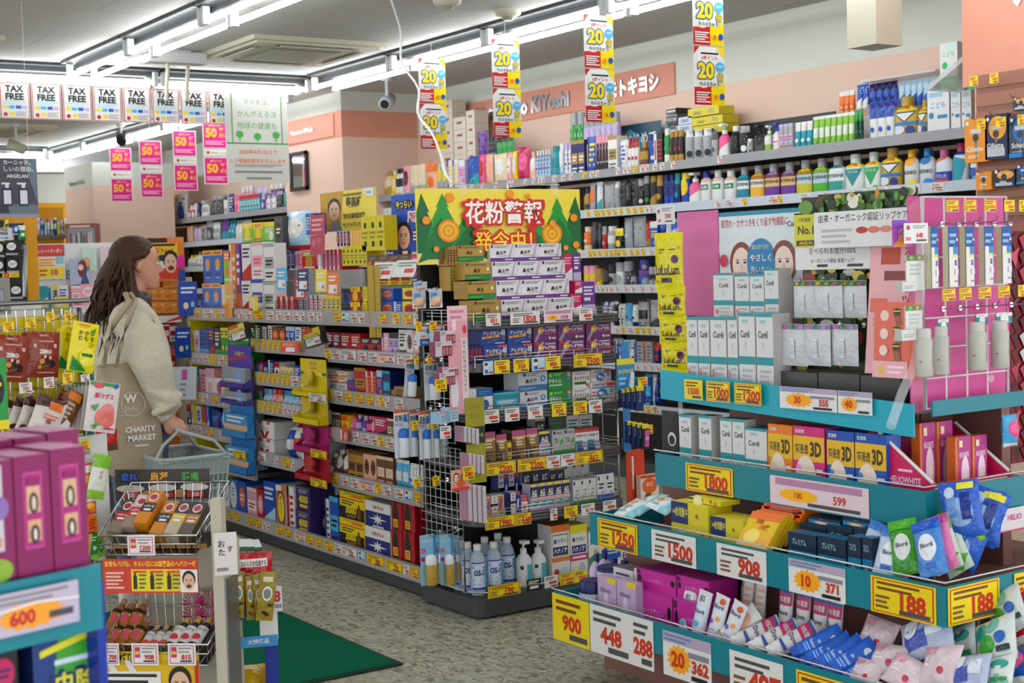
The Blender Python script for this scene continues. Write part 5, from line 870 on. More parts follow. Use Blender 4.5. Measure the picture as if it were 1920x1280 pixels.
style('wipe_b', 'bag', 'blue wipe pack with white oval', 'wipe_pack', '4a8ad8 3a7ac8', 'o 50 50 32 24 e4ecf4;T 50 54 9 446:50 Bioré;r 36 12 66 22 1a60c0;r 0 82 100 100 1a5ac8', .03)
style('wipe_p', 'bag', 'pink wipe pack with white oval', 'wipe_pack', 'e880b8 d870a8', 'o 46 50 30 26 f0e4ea;r 36 12 66 22 d04a98;r 0 84 100 100 c83a90', .03)
style('wipe_l', 'bag', 'lime and white wipe pack', 'wipe_pack', 'cfe0d0 c0d4c4', 'r 0 70 100 100 7ac030;o 50 46 28 22 eef4ee;p 4aa830 0 20 60 0 100 24 40 34', .03)
style('bluebag', 'bag', 'crumpled blue laundry style bag', 'refill_bag', '2a60c8 1c48a8', 'o 50 44 34 26 8ab0e0;r 20 36 44 80 6a9ae0;r 56 30 80 78 14348c;o 30 80 14 - c8d8f0;r 50 84 90 96 e8e040', .06)
style('pinkbag', 'bag', 'white and pink crinkled cotton bag', 'cotton_bag', 'e0ccd4 d8c0c8', 'r 0 70 40 90 e0a0b0;o 66 30 8 - c84060;l 20 40 80 60 2 f0e8ea', .05)
style('clearbag', 'bag', 'clear bag with blue inner packs', 'cotton_bag', 'b4c0dc a4b0cc', 'r 14 20 60 60 4a5ab8;r 60 40 88 80 dde4f0;o 30 74 16 - e8eef8;l 20 64 80 70 1 8ad', .06)
style('tealbag', 'bag', 'teal and white wipe bag', 'wipe_bag', '7ac0b4 6ab0a4', 'r 50 0 100 100 e0e8e6;o 72 60 20 14 3aa898;r 56 14 92 24 3a9a58;o 24 50 14 - 1a8a7a', .05)
style('greenbag', 'bag', 'white floral wipe bag with green leaves', 'wipe_bag', 'd8e4e0 c8d4d0', 'o 24 74 18 - 18a098;o 54 80 16 - 6ac0b8;o 40 40 20 - 4ab040;o 74 50 12 - 2a6ac0;r 64 20 92 32 345;r 30 20 52 28 4a4', .05)
for st, px, py, x, w, h, rt_ in (('pinkbag', 1646, 1192, 3.02, .12, .10, (-.5, .1, RX)), ('pinkbag', 1668, 1236, 2.94, .13, .09, (-.7, -.1, RX)), ('clearbag', 1738, 1192, 2.98, .20, .12, (-.5, -.5, RX)), ('pinkbag', 1700, 1262, 2.90, .12, .09, (-.7, .2, RX)), ('pinkbag', 1764, 1246, 2.92, .12, .11, (-.6, -.2, RX)),
                                 ('tealbag', 1800, 1208, 3.06, .12, .12, (-.5, -.5, RX)), ('greenbag', 1868, 1204, 3.02, .14, .13, (-.5, -.5, RX)), ('clearbag', 1820, 1262, 2.92, .12, .10, (-.6, -.3, RX)), ('tealbag', 1866, 1262, 2.96, .13, .10, (-.7, -.4, RX)), ('greenbag', 1888, 1148, 3.16, .13, .12, (-.3, -.6, RX)),
                                 ('bag/rew3', 1905, 1164, 3.18, .10, .13, (-.3, -.5, RX)), ('bag/bhw3', 1905, 1250, 3.04, .10, .10, (-.6, -.4, RX)), ('pinkbag', 1625, 1262, 2.90, .10, .08, (-.7, 0, RX))): lie(st, px, py, x, w, h, .045, rt_, T3)
# third tier
T2 = 'on stand third tier'; zt2 = .519
style('ricepack', 'bag', 'white and orange rice mask pouch', 'face_mask_pouch', 'dde8e8 c8dce0', 'o 34 54 12 - f0a030;p 8cc8d8 60 0 100 0 100 60 80 80;l 16 20 50 30 1 8bc', .03)
for px, py, x, a in ((1196, 950, 3.02, .1), (1222, 938, 3.08, -.15), (1245, 946, 3.02, .2), (1180, 958, 2.99, 0)): lie('ricepack', px, py, x, .11, .08, .03, (-1.2, a, RX), T2)
style('ybox', 'box', 'yellow face mask box with navy corner', 'face_mask_box', 'e0d028 c8b820 f0e040', 'r 0 56 46 100 1a2c70;T 24 80 20 f0e040:40 +4枚増量中;o 30 30 14 - eee8b0;o 84 40 4 - d08020;o 70 76 4 - c06020', .12)
row('X', 3.0, zt2, T2, '1260 1330 944 1 ybox|1334 1396 972 1 ybox', d=.10); row('X', 3.02, zt2, T2+' upper', '1266 1340 938 1 ybox @966' if 0 else '1290 1352 936 1 ybox @944', d=.08)
style('ypack', 'box', 'yellow and orange vitamin mask pack', 'face_mask_pack', 'e8c020 e8c020 f08030', 'r 0 0 100 40 f0b040;o 36 30 24 22 f8e070;H 62 60 18 d05020:50 18枚;r 0 80 100 100 f07a30;H 40 74 14 c52:50 700', .012)
for i in range(6): lie('ypack', 1424+i*9, 996-i*2.5, 3.0+.022*i, .13, .12, .012, (-.7, 0, RX), T2+' leaning')
for i in range(3): lie('box/orf5', 1486+i*4, 962-7*i, 3.14, .17, .02, .11, (0, 0, RX), T2+' rear', )
style('bluemask', 'box', 'blue and black mask box with brown oval', 'face_mask_box', '1880b0 0c2c48 186890', 'r 0 60 100 100 0c2840;T 40 80 14 9cd:50 プレミアム;o 40 24 24 22 c89878;o 40 26 16 16 e8c8a8;r 70 6 96 40 0c3050', .06)
row('X', 3.0, zt2, T2, '1478 1532 1000 1 bluemask|1534 1588 1008 1 bluemask|1590 1616 1006 1 bluemask|1617 1638 1008 1 bluemask', d=.05, gap=.004); row('X', 3.08, zt2, T2+' rear', '1502 1550 984 1 bluemask|1552 1600 986 1 bluemask|1602 1644 990 1 bluemask', d=.06)
row('X', 3.09, zt2, T2+' upper', '1516 1576 972 1 bluemask @984|1580 1642 974 1 bluemask @988', d=.06)
for st, px, py, x, a in (('wipe', 1640, 1030, 3.04, .28), ('wipe', 1666, 1044, 2.99, .1), ('wipe_g', 1696, 1026, 3.0, -.28), ('wipe_b', 1748, 1028, 2.99, -.36), ('wipe_p', 1786, 1024, 3.03, -.42), ('wipe_l', 1822, 1030, 3.05, -.5), ('wipe_g', 1776, 1006, 3.12, -.4), ('wipe_l', 1842, 1036, 3.09, -.6), ('wipe_p', 1680, 1056, 3.06, .0)): lie(st, px, py, x, .085, .15, .03, (-.35, a, RX+.25), T2)
for px, py, x, a in ((1856, 962, 3.12, -.2), (1884, 1034, 3.12, -1.2), (1842, 968, 3.2, .1), (1906, 976, 3.2, .3)): lie('bluebag', px, py, x, .11, .15, .055, (-.2, a, RX+.4), T2)
lie('bag/geg', 1912, 1004, 3.15, .09, .10, .04, (-.4, -.5, RX), T2)
# ---------------------------------------------------------------- posters and hanging strips on the gondola
def ysheet(nm, look, cat, y, px0, px1, pyt, pyb, ops, base='w', place='', th=.004, rz=0.):
    zc_ = 1.3; x0, x1 = xpx(y, zc_, px0), xpx(y, zc_, px1); xm = (x0+x1)/2; zb, zt = zpy(xm, y, pyb), zpy(xm, y, pyt); w, h = x1-x0, zt-zb
    b = MB(); b.box(-w/2, w/2, 0, th, 0, h, base); b.art(ops, PLAIN(w, h), w/h); o = put(nm, b.data(nm), None, (xm, y, zb), rz); thing(o, look, cat, place); return o
def TREE(x, y, w, h, c):
    q = [(-1, 0), (-.5, .08), (.5, .08), (1, 0), (.55, .42), (.7, .4), (.25, .72), (.38, .7), (0, 1), (-.38, .7), (-.25, .72), (-.7, .4), (-.55, .42)]
    return 'p '+c+' '+' '.join('%.1f %.1f' % (min(100, max(0, x+w*a)), y+h*b) for a, b in q)
SUN = lambda x, y, r: f's {x} {y} {r*1.25} {r*2.9} e86a10;o {x} {y} {r} {r*2.3} f39a1c'
SPI = lambda x, y: f'o {x} {y} 6.4 15 f08a18;o {x} {y} 5 11.6 e8c828;o {x} {y} 3.7 8.6 f08a18;o {x} {y} 2.3 5.4 e8c828;o {x} {y} 1 2.4 f08a18'
POL = ('r 0 0 100 100 f2de48;r 0 0 100 44 f0e070;'+';'.join(TREE(*t) for t in ((3, 8, 12, 86, '0d6a34'), (15, 30, 10, 64, '1c9a38'), (14, 2, 16, 60, '0f7836'), (29, 24, 9, 50, '18903a'), (30, 4, 14, 46, '0c6a30'), (97, 10, 12, 80, '0d6a34'), (85, 26, 10, 62, '1c9a38'), (86, 0, 16, 60, '0f7836'), (71, 22, 8, 46, '2aa83c'), (70, 0, 14, 44, '0c7032')))
       +';p 6a4a20 12 0 15 0 15 16 12 16;p 6a4a20 84 0 87 0 87 18 84 18;'+SPI(18, 44)+';'+SPI(81, 38)+';'+';'.join(SUN(*s) for s in ((19, 88, 2.4), (55, 93, 2.2), (5, 58, 2.2), (95, 60, 2.2), (20, 20, 1.6), (96, 22, 2), (81, 52, 2), (31, 70, 1.5), (89, 18, 1.5), (10, 20, 1.5), (66, 90, 1.3)))
       +';p d42020 26 60 34 44 31 42 38 22 35 46 38 48 28 64;p d42020 76 56 68 44 71 42 64 22 66 46 63 48 74 62;G 51 68 33 d42020:53 花粉警報;H 51 68 31 fafaf4:51 花粉警報;G 50 29 30 d42020:40 発令中！;T 50 29 27 f8e020:38 発令中！')
o = ysheet('pollen_sign', 'large green and yellow pollen warning sign above endcap stack', 'sign', 5.245, 786, 1092, 354, 492, POL, 'f0e058', th=.006)
for px in (866, 1040):
    x = xpx(5.245, 1.78, px); c_ = MB(); c_.box(-.012, .012, -.008, .016, -.03, .025, 'CLEAR'); thing(c_.build('sign_clip', None, (x, 5.245, zpy(x, 5.245, 353))), 'clear clip at top of pollen sign', 'clip')
x0_, x1_ = xpx(5.25, 1.79, 860), xpx(5.25, 1.79, 1045); zz = zpy(x0_, 5.25, 345)
b = MB(); b.tube([(x0_-.02, 5.262, zz), (x1_+.02, 5.262, zz)], .003, 'CHROME', 6); b.tube([((x0_+x1_)/2, 5.262, zz), ((x0_+x1_)/2, 5.262, 1.224), ((x0_+x1_)/2, 5.35, 1.224)], .004, 'CHROME', 6); thing(b.build('sign_stand'), 'thin metal stand holding pollen warning sign', 'sign stand')
MAN = lambda x, y, s, k=1.: f'o {x} {y+s*.35*k:.1f} {s} {s*1.35*k:.1f} 221c1a;o {x} {y-s*.1*k:.1f} {s*.82:.1f} {s*1.3*k:.1f} e2b898;r {x-s*.5} {y+s*.2*k} {x-s*.15} {y+s*.3*k} 221;r {x+s*.15} {y+s*.2*k} {x+s*.5} {y+s*.3*k} 221;r {x-s*.42} {y} {x-s*.18} {y+s*.1*k} 332;r {x+s*.18} {y} {x+s*.42} {y+s*.1*k} 332;p c89878 {x} {y} {x+s*.14} {y-s*.45*k} {x-s*.1} {y-s*.45*k};o {x} {y-s*.75*k} {s*.26} {s*.08*k} b66'
o = px_sheet('eye_drop_poster', 'yellow eye drop poster with portrait and black characters', 'poster', 3.50, 606, 710, 357, 432, 'p c89820 0 0 36 0 44 100 0 100;p 8a8a94 14 0 40 0 34 26 22 26;'+MAN(26, 54, 12, 1.5)+';H 62 70 27 3a3428:44 最高峰;l 44 86 76 92 1 864;H 62 36 14 3a3428:50 効き目重視型目薬;T 60 14 13 3a3428:40 サンテメディカル;p dde6f0 80 100 98 100 98 78 84 82;T 90 90 7 48a:12 Santen', 'ecd84a')
for sx in (-.12, .12): MB().tube([(sx, .004, .002), (sx, .004, 1.226-o.location.z)], .003, 'CHROME', 5).build('stick', o)
px_sheet('cold_poster', 'blue cold medicine poster with suited man', 'poster', 3.44, 738, 792, 364, 500, 'p 141c30 4 0 80 0 62 24 24 24;p e4e4e8 34 22 54 22 46 4;p 1a50a0 42 18 48 18 46 2;'+MAN(42, 42, 26, .48)+';G 46 86 13 111:86 今つらい;H 46 86 11 f4e020:82 今つらい;G 78 68 14 f4f0f0:44 風邪;H 78 68 12 d02030:38 風邪;o 84 42 14 10 1a2a80;l 76 36 92 48 3 dde;l 70 4 96 20 3 cde', '1850c0')
# strips of pockets hanging in front of the bay joints
def strip(nm, look, px0, px1, segs, place=''):
    # segs: (row top, row bottom, colour, art); a card strip facing -X with little tray pockets
    x = 3.13; ym = ypx(x, .9, (px0+px1)/2); w = abs(ypx(x, .9, px0)-ypx(x, .9, px1)); o = empty(nm, (x, ym, 0), ROT['X'])
    for yt, yb, c, ops, pocket in segs:
        zb, zt = zpy(x, ym, yb), zpy(x, ym, yt); b = MB(); b.box(-w/2, w/2, 0, .003, zb, zt, c); b.art(ops, lambda u, v, e: ((u-.5)*w, -e, zb+v*(zt-zb)), w/(zt-zb)); b.build('card', o)
        if pocket:
            q = MB(); hh = (zt-zb); z1_ = zb+hh*.42; q.box(-w/2-.004, w/2+.004, -.052, -.049, zb, zb+hh*.22, c); q.box(-w/2-.004, w/2+.004, -.052, 0, zb, zb+.003, c)
            for sx in (-1, 1): xx = sx*(w/2+.003); q.mesh([(xx-.001, 0, zb), (xx+.001, 0, zb), (xx+.001, -.052, zb), (xx-.001, -.052, zb), (xx-.001, 0, z1_), (xx+.001, 0, z1_), (xx+.001, -.052, zb+hh*.22), (xx-.001, -.052, zb+hh*.22)], [(0, 1, 2, 3), (4, 7, 6, 5), (0, 3, 7, 4), (1, 5, 6, 2), (3, 2, 6, 7), (0, 4, 5, 1)], c)
            q.build('pocket', o)
    thing(o, look, 'hanging display', place); return o, ym, w
o, ym, w = strip('pocket_strip', 'purple and blue hanging strip with small pockets at far bay joint', 428, 472, ((647, 680, '5a48b0', 'T 50 52 26 f0e020:86 お手軽ケア;p d83020 4 8 86 30 80 42 4 26', 0), (680, 726, '4a3a9c', 'l 10 60 80 74 1 98c', 1), (726, 756, '4a3a9c', '', 1), (756, 818, '2a88c8', '', 1), (818, 885, '1f78c0', '', 1)))
style('floss', 'box', 'white floss box in hanging pocket', 'floss_box', '3a98d8 2a88c8 58b0e8', 'r 0 0 100 36 e8b890;l 12 52 88 88 2 w', .035)
style('wipecase', 'box', 'grey clear case in hanging pocket', 'case', '98a0a8 889098 b0b8c0', 'o 72 40 14 - 8ad;l 10 14 80 24 1 w', .035)
for yt, yb, st in ((690, 718, 'wipecase'), (734, 750, 'wipecase'), (776, 808, 'floss'), (838, 876, 'floss')): zb = zpy(3.09, ym, yb)+.002; item(st, (3.092, ym, zb), w-.006, zpy(3.09, ym, yt)-zb, 'X', .034, place='at far bay joint')
o, ym, w = strip('pocket_strip', 'yellow, magenta and red hanging strip of compacts at near bay joint', 564, 612, ((673, 704, 'e8cc10', 'T 50 74 22 2a50b0:80 つるつる;T 50 46 20 c33:84 みんなの;p f0e860 0 0 40 0 50 40;p f0e860 60 0 100 0 50 40;o 8 12 8 10 2a7a30;o 92 12 8 10 2a7a30', 0), (704, 742, 'dcc800', '', 1), (742, 794, 'dcc800', '', 1), (794, 848, 'b01464', '', 1), (848, 900, 'b4182c', '', 1)))
style('compact_y', 'jar', 'round yellow compact tin', 'compact_tin', 'c8a818 d0b428', 'o 50 50 30 - e8e0a0', .06); style('compact_m', 'jar', 'round magenta compact tin', 'compact_tin', 'b83080 a82070', 'o 50 50 30 - e8b0d0', .06); style('compact_r', 'jar', 'round red compact tin', 'compact_tin', 'a82030 b83038', 'o 50 50 30 - e0a0a0', .06)
for yb, st in ((732, 'compact_y'), (782, 'compact_y'), (838, 'compact_m'), (890, 'compact_r')): zb = zpy(3.1, ym, yb-5); item(st, (3.104, ym, zb+.002), .082, .024, 'X', .082, place='in near bay joint strip', rot=(math.pi/2*.9, 0, ROT['X']), parts=True)
tags('X', 3.074, zpy(3.07, ym, 750), .040, 'on near bay joint strip', '580-612w:647', 'price_card'); tags('X', 3.0735, zpy(3.07, ym, 854), .04, 'on near bay joint strip', '583-613y:647', 'price_card'); tags('X', 3.073, zpy(3.07, ym, 908), .04, 'on near bay joint strip', '583-613y:647', 'price_card')
tags('X', 3.074, zpy(3.07, ypx(3.07, .8, 448), 862), .042, 'on far bay joint strip', '437-461y:620', 'price_card')
# little tilted sign boxes over the joints
for px, py, s in ((450, 622, 'far'), (590, 632, 'near')):
    q = at(px, py, 0, 3.05); w, h = .10, .085; o = empty('sign_box', q, ROT['X']+.5); o.rotation_euler[1] = -.25; b = MB(); b.box(-w/2, w/2, -.02, .03, -h/2, h/2, '2a2a26', '2a2a26', 'd8d020')
    b.art('r 0 52 100 98 c8b818;r 0 76 60 98 b83020;T 50 62 16 111:86 アミノバイタル;r 8 6 92 48 c8ccc8;l 14 30 60 42 2 889;r 60 14 88 28 c55', lambda u, v, e: ((u-.5)*w, -.02-e, (v-.5)*h), w/h); b.art('r 10 4 90 96 e0d0c0;l 26 10 74 90 5 b33', lambda u, v, e: (-w/2-e, .03-.05*u, (v-.5)*h), .6); b.build('printed_box', o)
    c_ = MB(); c_.tube([(0, .03, 0), (.01, .10, .01)], .003, 'w', 5); c_.build('arm', o); thing(o, 'tilted little sign box with yellow top above '+s+' bay joint strip', 'sign box')
# shelf talkers and clear boxes
def talker(nm, look, px, py, w, h, x, base, ops, tilt=.5, rz=0.):
    q = at(px, py, 0, x); b = MB(); b.box(-w/2, w/2, 0, .002, -h/2, h/2, base); b.art(ops, lambda u, v, e: ((u-.5)*w, -e, (v-.5)*h), w/h); o = b.build(nm, None, q); o.rotation_euler = (-tilt, 0, ROT['X']+rz); MB().tube([(0, .002, 0), (0, 3.2-x+.01, -.01)], .0025, 'CLEAR', 5).build('clear_arm', o); thing(o, look, 'shelf card')
talker('shelf_card', 'red clear shelf card tilted in middle bay', 543, 651, .13, .05, 3.10, 'd84030', 'r 30 6 80 50 dde;l 8 62 80 88 2 f0a080', .2, .3)
talker('shelf_card', 'red translucent card standing on top shelf', 595, 440, .16, .20, 3.28, 'b84058', 'l 10 60 86 90 3 e8a0a8;o 26 30 12 - d87080;o 62 34 16 10 c86070', .05)
talker('shelf_card', 'orange shelf card with torn edge on top shelf rail', 428, 563, .09, .19, 3.14, 'f0b060', 'r 10 56 94 66 dd8;r 0 0 60 40 f09020', .02)
talker('shelf_card', 'burst card with yellow twenty on top shelf rail', 475, 569, .11, .075, 3.13, 'e8d820', 's 36 52 30 44 w;T 36 66 14 c33:44 dポイント;H 34 38 32 e8c800:40 20;r 0 0 40 16 c22', .02)
talker('shelf_card', 'red price holder card on near bay fourth rail', 645, 815, .085, .06, 3.13, 'd83a24', 'r 6 10 26 90 e8e4e0;o 60 40 8 36 f0c0b0;o 80 40 6 30 f0c0b0', .05)
talker('shelf_card', 'blue card with small drawn figures on far end of gondola', 352, 560, .12, .20, 3.13, '1440a0', 'l 14 66 90 84 2 cde;o 40 30 14 10 f0c8a8;o 76 34 10 8 8bd', .05, .7)
talker('shelf_card', 'small blue card low on far end post of gondola', 343, 642, .10, .18, 3.12, '1440a0', 'l 14 66 90 84 2 cde;o 40 30 14 10 f0c8a8;o 76 34 10 8 8bd', .05, .7)
talker('shelf_card', 'white clear-edged card with pink print on far bay', 345, 718, .17, .19, 3.10, 'd8dce0', 'r 40 60 62 92 d060b0;l 34 10 60 50 3 99a', .12, .6)
for px, py, st, nm in ((528, 523, 'c', 'blue'), (563, 540, 'r', 'red'), (568, 525, 'u', 'navy'), (602, 526, 'y', 'yellow'), (624, 532, 'o', 'amber')):
    talker('hanging_card', nm+' blister card dangling before top shelf', px, py, .085, .11, 3.12, st, 'r 14 10 86 46 e0e4e6;l 14 62 80 84 2 w;r 60 16 80 30 c66', .05, .2)
for px, py in ((717, 507), (760, 503)): talker('price_card', 'white tilted card before orange boxes', px, py, .16, .085, 3.2, 'd8dcd8', 'l 12 62 88 86 2 787;r 50 24 90 48 d44', .5, .15)
talker('amber_divider', 'amber translucent divider on top shelf', 702, 565, .07, .33, 3.165, 'b89a30', 'r 50 0 60 100 8a7018', 0, .4)
# ---------------------------------------------------------------- goods hooked to the wire screen and pink strip at the corner
HP = 'on corner wire screen'
def hang(st, px0, px1, pyt, pyb, y, place, rz=0., d=None, tilt=0.):
    xm = xpx(y, 1.0, (px0+px1)/2); k = FPX/((Vector((xm, y, 1.0))-CAM).dot(fw)); w = (px1-px0)/k; zb = zpy(xm, y, pyb); zt = zpy(xm, y, pyt)
    if 'wire screen' in place:
        s_ = Vector((3.115, min(y+.12, 5.34), zt-.004)); v = Vector((xm, y+.02, zt-.006))-s_; hook(s_, v, v.length+.02, 'holding packs '+place, 'chrome peg hook')
    return item(st, (xm, y, zb), w, zt-zb, rz, d, True, place, rot=(tilt, 0, rz))
style('ihada', 'box', 'white and blue nasal spray card box', 'spray_box', 'dfe4ea c8d4e0 e07040', 'r 0 0 100 34 1a60b0;r 0 92 100 100 e06a38;T 40 74 14 345:60 目もと;p 1a70c0 62 60 92 60 78 94;T 50 16 12 w:60 IHADA;r 10 42 50 50 e88060', .03)
style('pollencard', 'scn', 'white pollen spray card with blue capped bottle', 'spray_card', 'dde2e8 d8dfe6 1a6ac8', 'r 0 93 100 100 e8632c;H 36 82 14 2a2e38:60 花粉;T 36 69 8 2a2e38:60 ウイルス;p 1a70c8 66 74 96 74 90 90 72 90', .05)
style('pollencard2', 'scn', 'pale blue pollen spray card with gold bottle', 'spray_card', '8cc4e4 b8963a e4e8ee', 'T 46 88 7 w:70 アレルシャット;H 20 68 12 d24:34 花粉;o 16 52 14 - c02060;r 86 0 100 100 2a90d0', .05)
style('ivorypack', 'box', 'maroon and white plaster box', 'plaster_box', 'd8d4d8 842a50 d89aa8', 'r 40 0 100 70 8a2c54;l 6 70 36 90 2 867;r 46 10 58 60 c88;r 64 10 76 60 c88;r 82 10 94 60 c88', .04)
style('noseclip', 'crd', 'clear hanging pack with orange and blue print', 'hanging_pack', 'b8c4d0 e0b090', 'r 0 0 100 24 e8ecf0;l 10 6 80 18 1 446;r 10 50 60 80 4a90d0', .03)
hang('noseclip', 783, 812, 543, 578, 5.12, HP+' top'); hang('noseclip', 815, 843, 541, 577, 5.08, HP+' top'); hang('noseclip', 786, 815, 528, 545, 5.2, HP+' top')
hang('ihada', 788, 811, 609, 648, 5.14, HP+' second'); hang('ihada', 813, 838, 608, 644, 5.10, HP+' second')
hang('pollencard', 768, 794, 676, 746, 5.16, HP+' third', .35, tilt=.12); hang('pollencard', 805, 838, 677, 751, 5.10, HP+' third', .1)
for px0, px1, pyt, pyb, y in ((745, 775, 769, 860, 5.06), (774, 790, 771, 858, 5.14), (792, 816, 772, 862, 5.03), (815, 832, 773, 860, 5.10), (832, 848, 776, 860, 5.16)): hang('pollencard', px0, px1, pyt, pyb, y, HP+' fourth')
for px0, px1, pyt, pyb, y in ((786, 820, 1005, 1100, 4.97), (816, 832, 1004, 1096, 5.10), (824, 852, 1005, 1099, 4.95), (850, 864, 1006, 1096, 5.08)): hang('pollencard2', px0, px1, pyt, pyb, y, 'on lower wire screen')
o = ysheet('pink_strip', 'long pink printed strip hanging before endcap left corner', 'strip', 4.925, 838, 875, 573, 776, 'r 0 86 100 100 f0c8d0;l 12 88 84 96 2 d8a;o 84 78 10 4 d04060;r 64 0 96 70 e8dce0;V 80 68 4 765 肌あれにきびせんパック;o 24 20 20 16 e8e4ee;o 30 82 12 6 f8e0e8;o 84 2 8 3 d44', 'ecaab6', th=.003)
for px0, px1, pyt, pyb in ((812, 856, 640, 668), (822, 862, 620, 644), (818, 860, 698, 722), (824, 866, 688, 704)): hang('ivorypack', px0, px1, pyt, pyb, 4.90-.01*(px0 < 820), 'on pink strip', .25, .035)
style('bluecarton', 'box', 'pale blue eye mask box with pink top', 'eye_mask_box', 'b8d8e8 8ab8d0 d8a0b0', 'l 10 20 90 70 3 7ab;r 0 84 100 100 d898b0', .05)
for px0, px1, pyt, pyb in ((818, 846, 772, 794), (838, 862, 764, 790)): hang('bluecarton', px0, px1, pyt, pyb, 4.90, 'below pink strip', .35)
o = ysheet('olive_strip', 'olive yellow strip carrying clear cases at endcap corner', 'strip', 4.915, 866, 902, 745, 905, 'r 0 46 100 66 2a3420;T 50 56 5 e8e0a0:80 キシリトール;l 20 76 80 92 2 9a9030', 'a09c20', th=.003)
style('clearcase', 'box', 'clear case edge with pink print', 'clear_case', 'd4d8dc b08098 e0e4e8', 'r 20 6 80 94 c8ccd0', .07)
for n_, (px0, px1, pyt, pyb) in enumerate(((866, 896, 800, 828), (874, 904, 850, 884), (870, 906, 908, 976))):
    for i in range(4): hang('clearcase', px0+(px1-px0)*i/4, px0+(px1-px0)*(i+1)/4-.6, pyt+i*1.2, pyb+i*1.5, 4.885+.004*(3-i), 'on olive strip, '+('upper', 'middle', 'lower')[n_]+' set', .12, .06)
tags('Y', 4.86, .60, .055, 'on olive strip', '868-890y:580', 'price_card'); tags('Y', 4.89, .77, .05, 'below pink strip', '825-846w', 'price_card'); tags('Y', 4.868, .96, .05, 'on pink strip', '816-838y:619', 'price_card')
q = ysheet('portrait_card', 'small orange card with two drawn faces at endcap corner', 'card', 4.88, 836, 868, 880, 919, 'r 0 0 100 100 f0a890;'+FACE(28, 62, 16)+';'+FACE(74, 62, 16)+';s 50 36 26 20 e8632c;r 0 0 100 16 d44', 'f4b8a0', th=.002)
tags('Y', 5.06, 1.19, .04, 'on corner hooks', '780-790y 806-818y', 'price_tag'); tags('Y', 5.06, 1.06, .035, 'on corner hooks', '776-785y 801-810y'); tags('Y', 5.04, .795, .04, 'on corner hooks', '772-784y 807-820y'); tags('Y', 5.04, .56, .04, 'on corner hooks', '776-788y 812-824y')
# strip of packs hanging at the endcap's right front corner
o = ysheet('blue_strip', 'blue and yellow strip hanging at endcap right corner', 'strip', 4.93, 1153, 1186, 672, 734, 'r 0 82 100 100 e8dc20;T 50 62 14 f0e020:84 のびのび;p e8eee8 66 16 92 4 96 56 80 60;l 10 22 50 44 2 9df', '2a8ad0', th=.002)
style('slimpack', 'box', 'slim blue pack with yellow top', 'slim_pack', '18306a 122850 e8d820', 'r 0 84 100 100 e8d020;V 50 76 9 e8ecf0 アイブチ', .03); style('slimpink', 'box', 'slim black and pink pack', 'slim_pack', '18182a 122 e8d820', 'r 0 86 100 100 e8d020;r 40 10 96 80 d858a8;T 70 46 12 w:40 EYE', .03)
for i in range(4): hang('slimpack', 1163+i*9, 1172+i*11, 731-i*2, 764+i*2, 4.905-.02*i, 'on right corner strip, upper row', -.3, .03, .1); hang('slimpink' if i == 3 else 'slimpack', 1172+i*9, 1181+i*11, 790+i*2, 830+i*4, 4.90-.02*i, 'on right corner strip, lower row', -.3, .03, .1)
b = MB(); xx = xpx(4.93, 1., 1170); b.box(-.02, .02, 0, .002, -.24, .24, '2a8ad0'); thing(b.build('blue_backing', None, (xx+.02, 4.945, .86)), 'blue backing strip behind slim packs at endcap right corner', 'strip')
tags('Y', 4.85, .91, .04, 'on right corner strip', '1196-1214y'); tags('Y', 4.85, .70, .04, 'on right corner strip', '1208-1224y')
ysheet('red_board', 'red board end behind endcap right side', 'board', 5.02, 1166, 1200, 842, 965, 'r 0 0 100 30 c8401c;l 30 40 40 90 1 e8e0d8', 'd8421c')
ysheet('throat_pack', 'white and orange throat sweet pack hanging beside red board', 'sweet pack', 4.98, 1192, 1226, 890, 940, 'o 50 60 42 30 e8682c;T 50 66 16 f4e8e0:70 のど;o 40 20 20 14 6a4a30;r 0 90 100 100 d84a20', 'e8dccc', th=.03)
# ---------------------------------------------------------------- white net with pink sheet on the near end of the stand
NP = 'on white net'
ysheet('pink_backing', 'curved bright pink sheet behind white net', 'sheet', 2.69, 1706, 1892, 368, 762, 'p d86a9c 0 0 12 0 12 100 0 96;o 80 12 3 2 e8a0c0', 'd84a98', th=.004)
p = Vector((xpx(2.65, 1.4, 1731), 2.65, 0)); q = Vector((xpx(2.65, 1.4, 1886), 2.65, 0)); screen('net_screen', 'white coated net panel on near end of promotion stand', p, q, 1.02, 1.60, 4, 7, 'WHITEWIRE', .003, .006)
style('bluecard', 'box', 'blue backed white lotion bottle pack', 'lotion_pack', '1c4ea0 c8c4a0 1c4ea0', 'r 8 0 94 66 e4e2de;r 50 54 92 66 1a88d0;r 50 50 92 54 d8e020;l 10 72 80 88 2 8bd;o 84 78 10 - cde;H 72 40 9 44608c:24 S;r 60 8 90 11 99b;p c8b870 2 0 8 0 8 66 2 66;r 60 20 92 30 dde', .018)
style('mist', 'can', 'pearl white spray mist bottle', 'mist_bottle', 'b8b8b0 c4c2bc', 'l 60 20 80 60 8 99a;r 0 30 10 33 c44', .045)
for px0, px1, pyb in ((1746, 1768, 540), (1777, 1806, 538), (1809, 1836, 537), (1844, 1872, 533), (1876, 1906, 531)): hang('bluecard', px0, px1, 424, pyb, 2.58, NP+' upper row')
for px0, px1, pyt, pyb, y in ((1731, 1764, 616, 706, 2.53), (1764, 1793, 612, 702, 2.58), (1831, 1866, 604, 694, 2.54), (1874, 1908, 602, 690, 2.54)): hang('mist', px0, px1, pyt, pyb, y, NP+' lower row')
for k, (px0, px1, yt) in enumerate(((1757, 1786, 598), (1827, 1860, 588), (1862, 1908, 586))): hang('box/tws1', px0, px1, yt, yt+20, 2.60, NP+' header cards', d=.003)
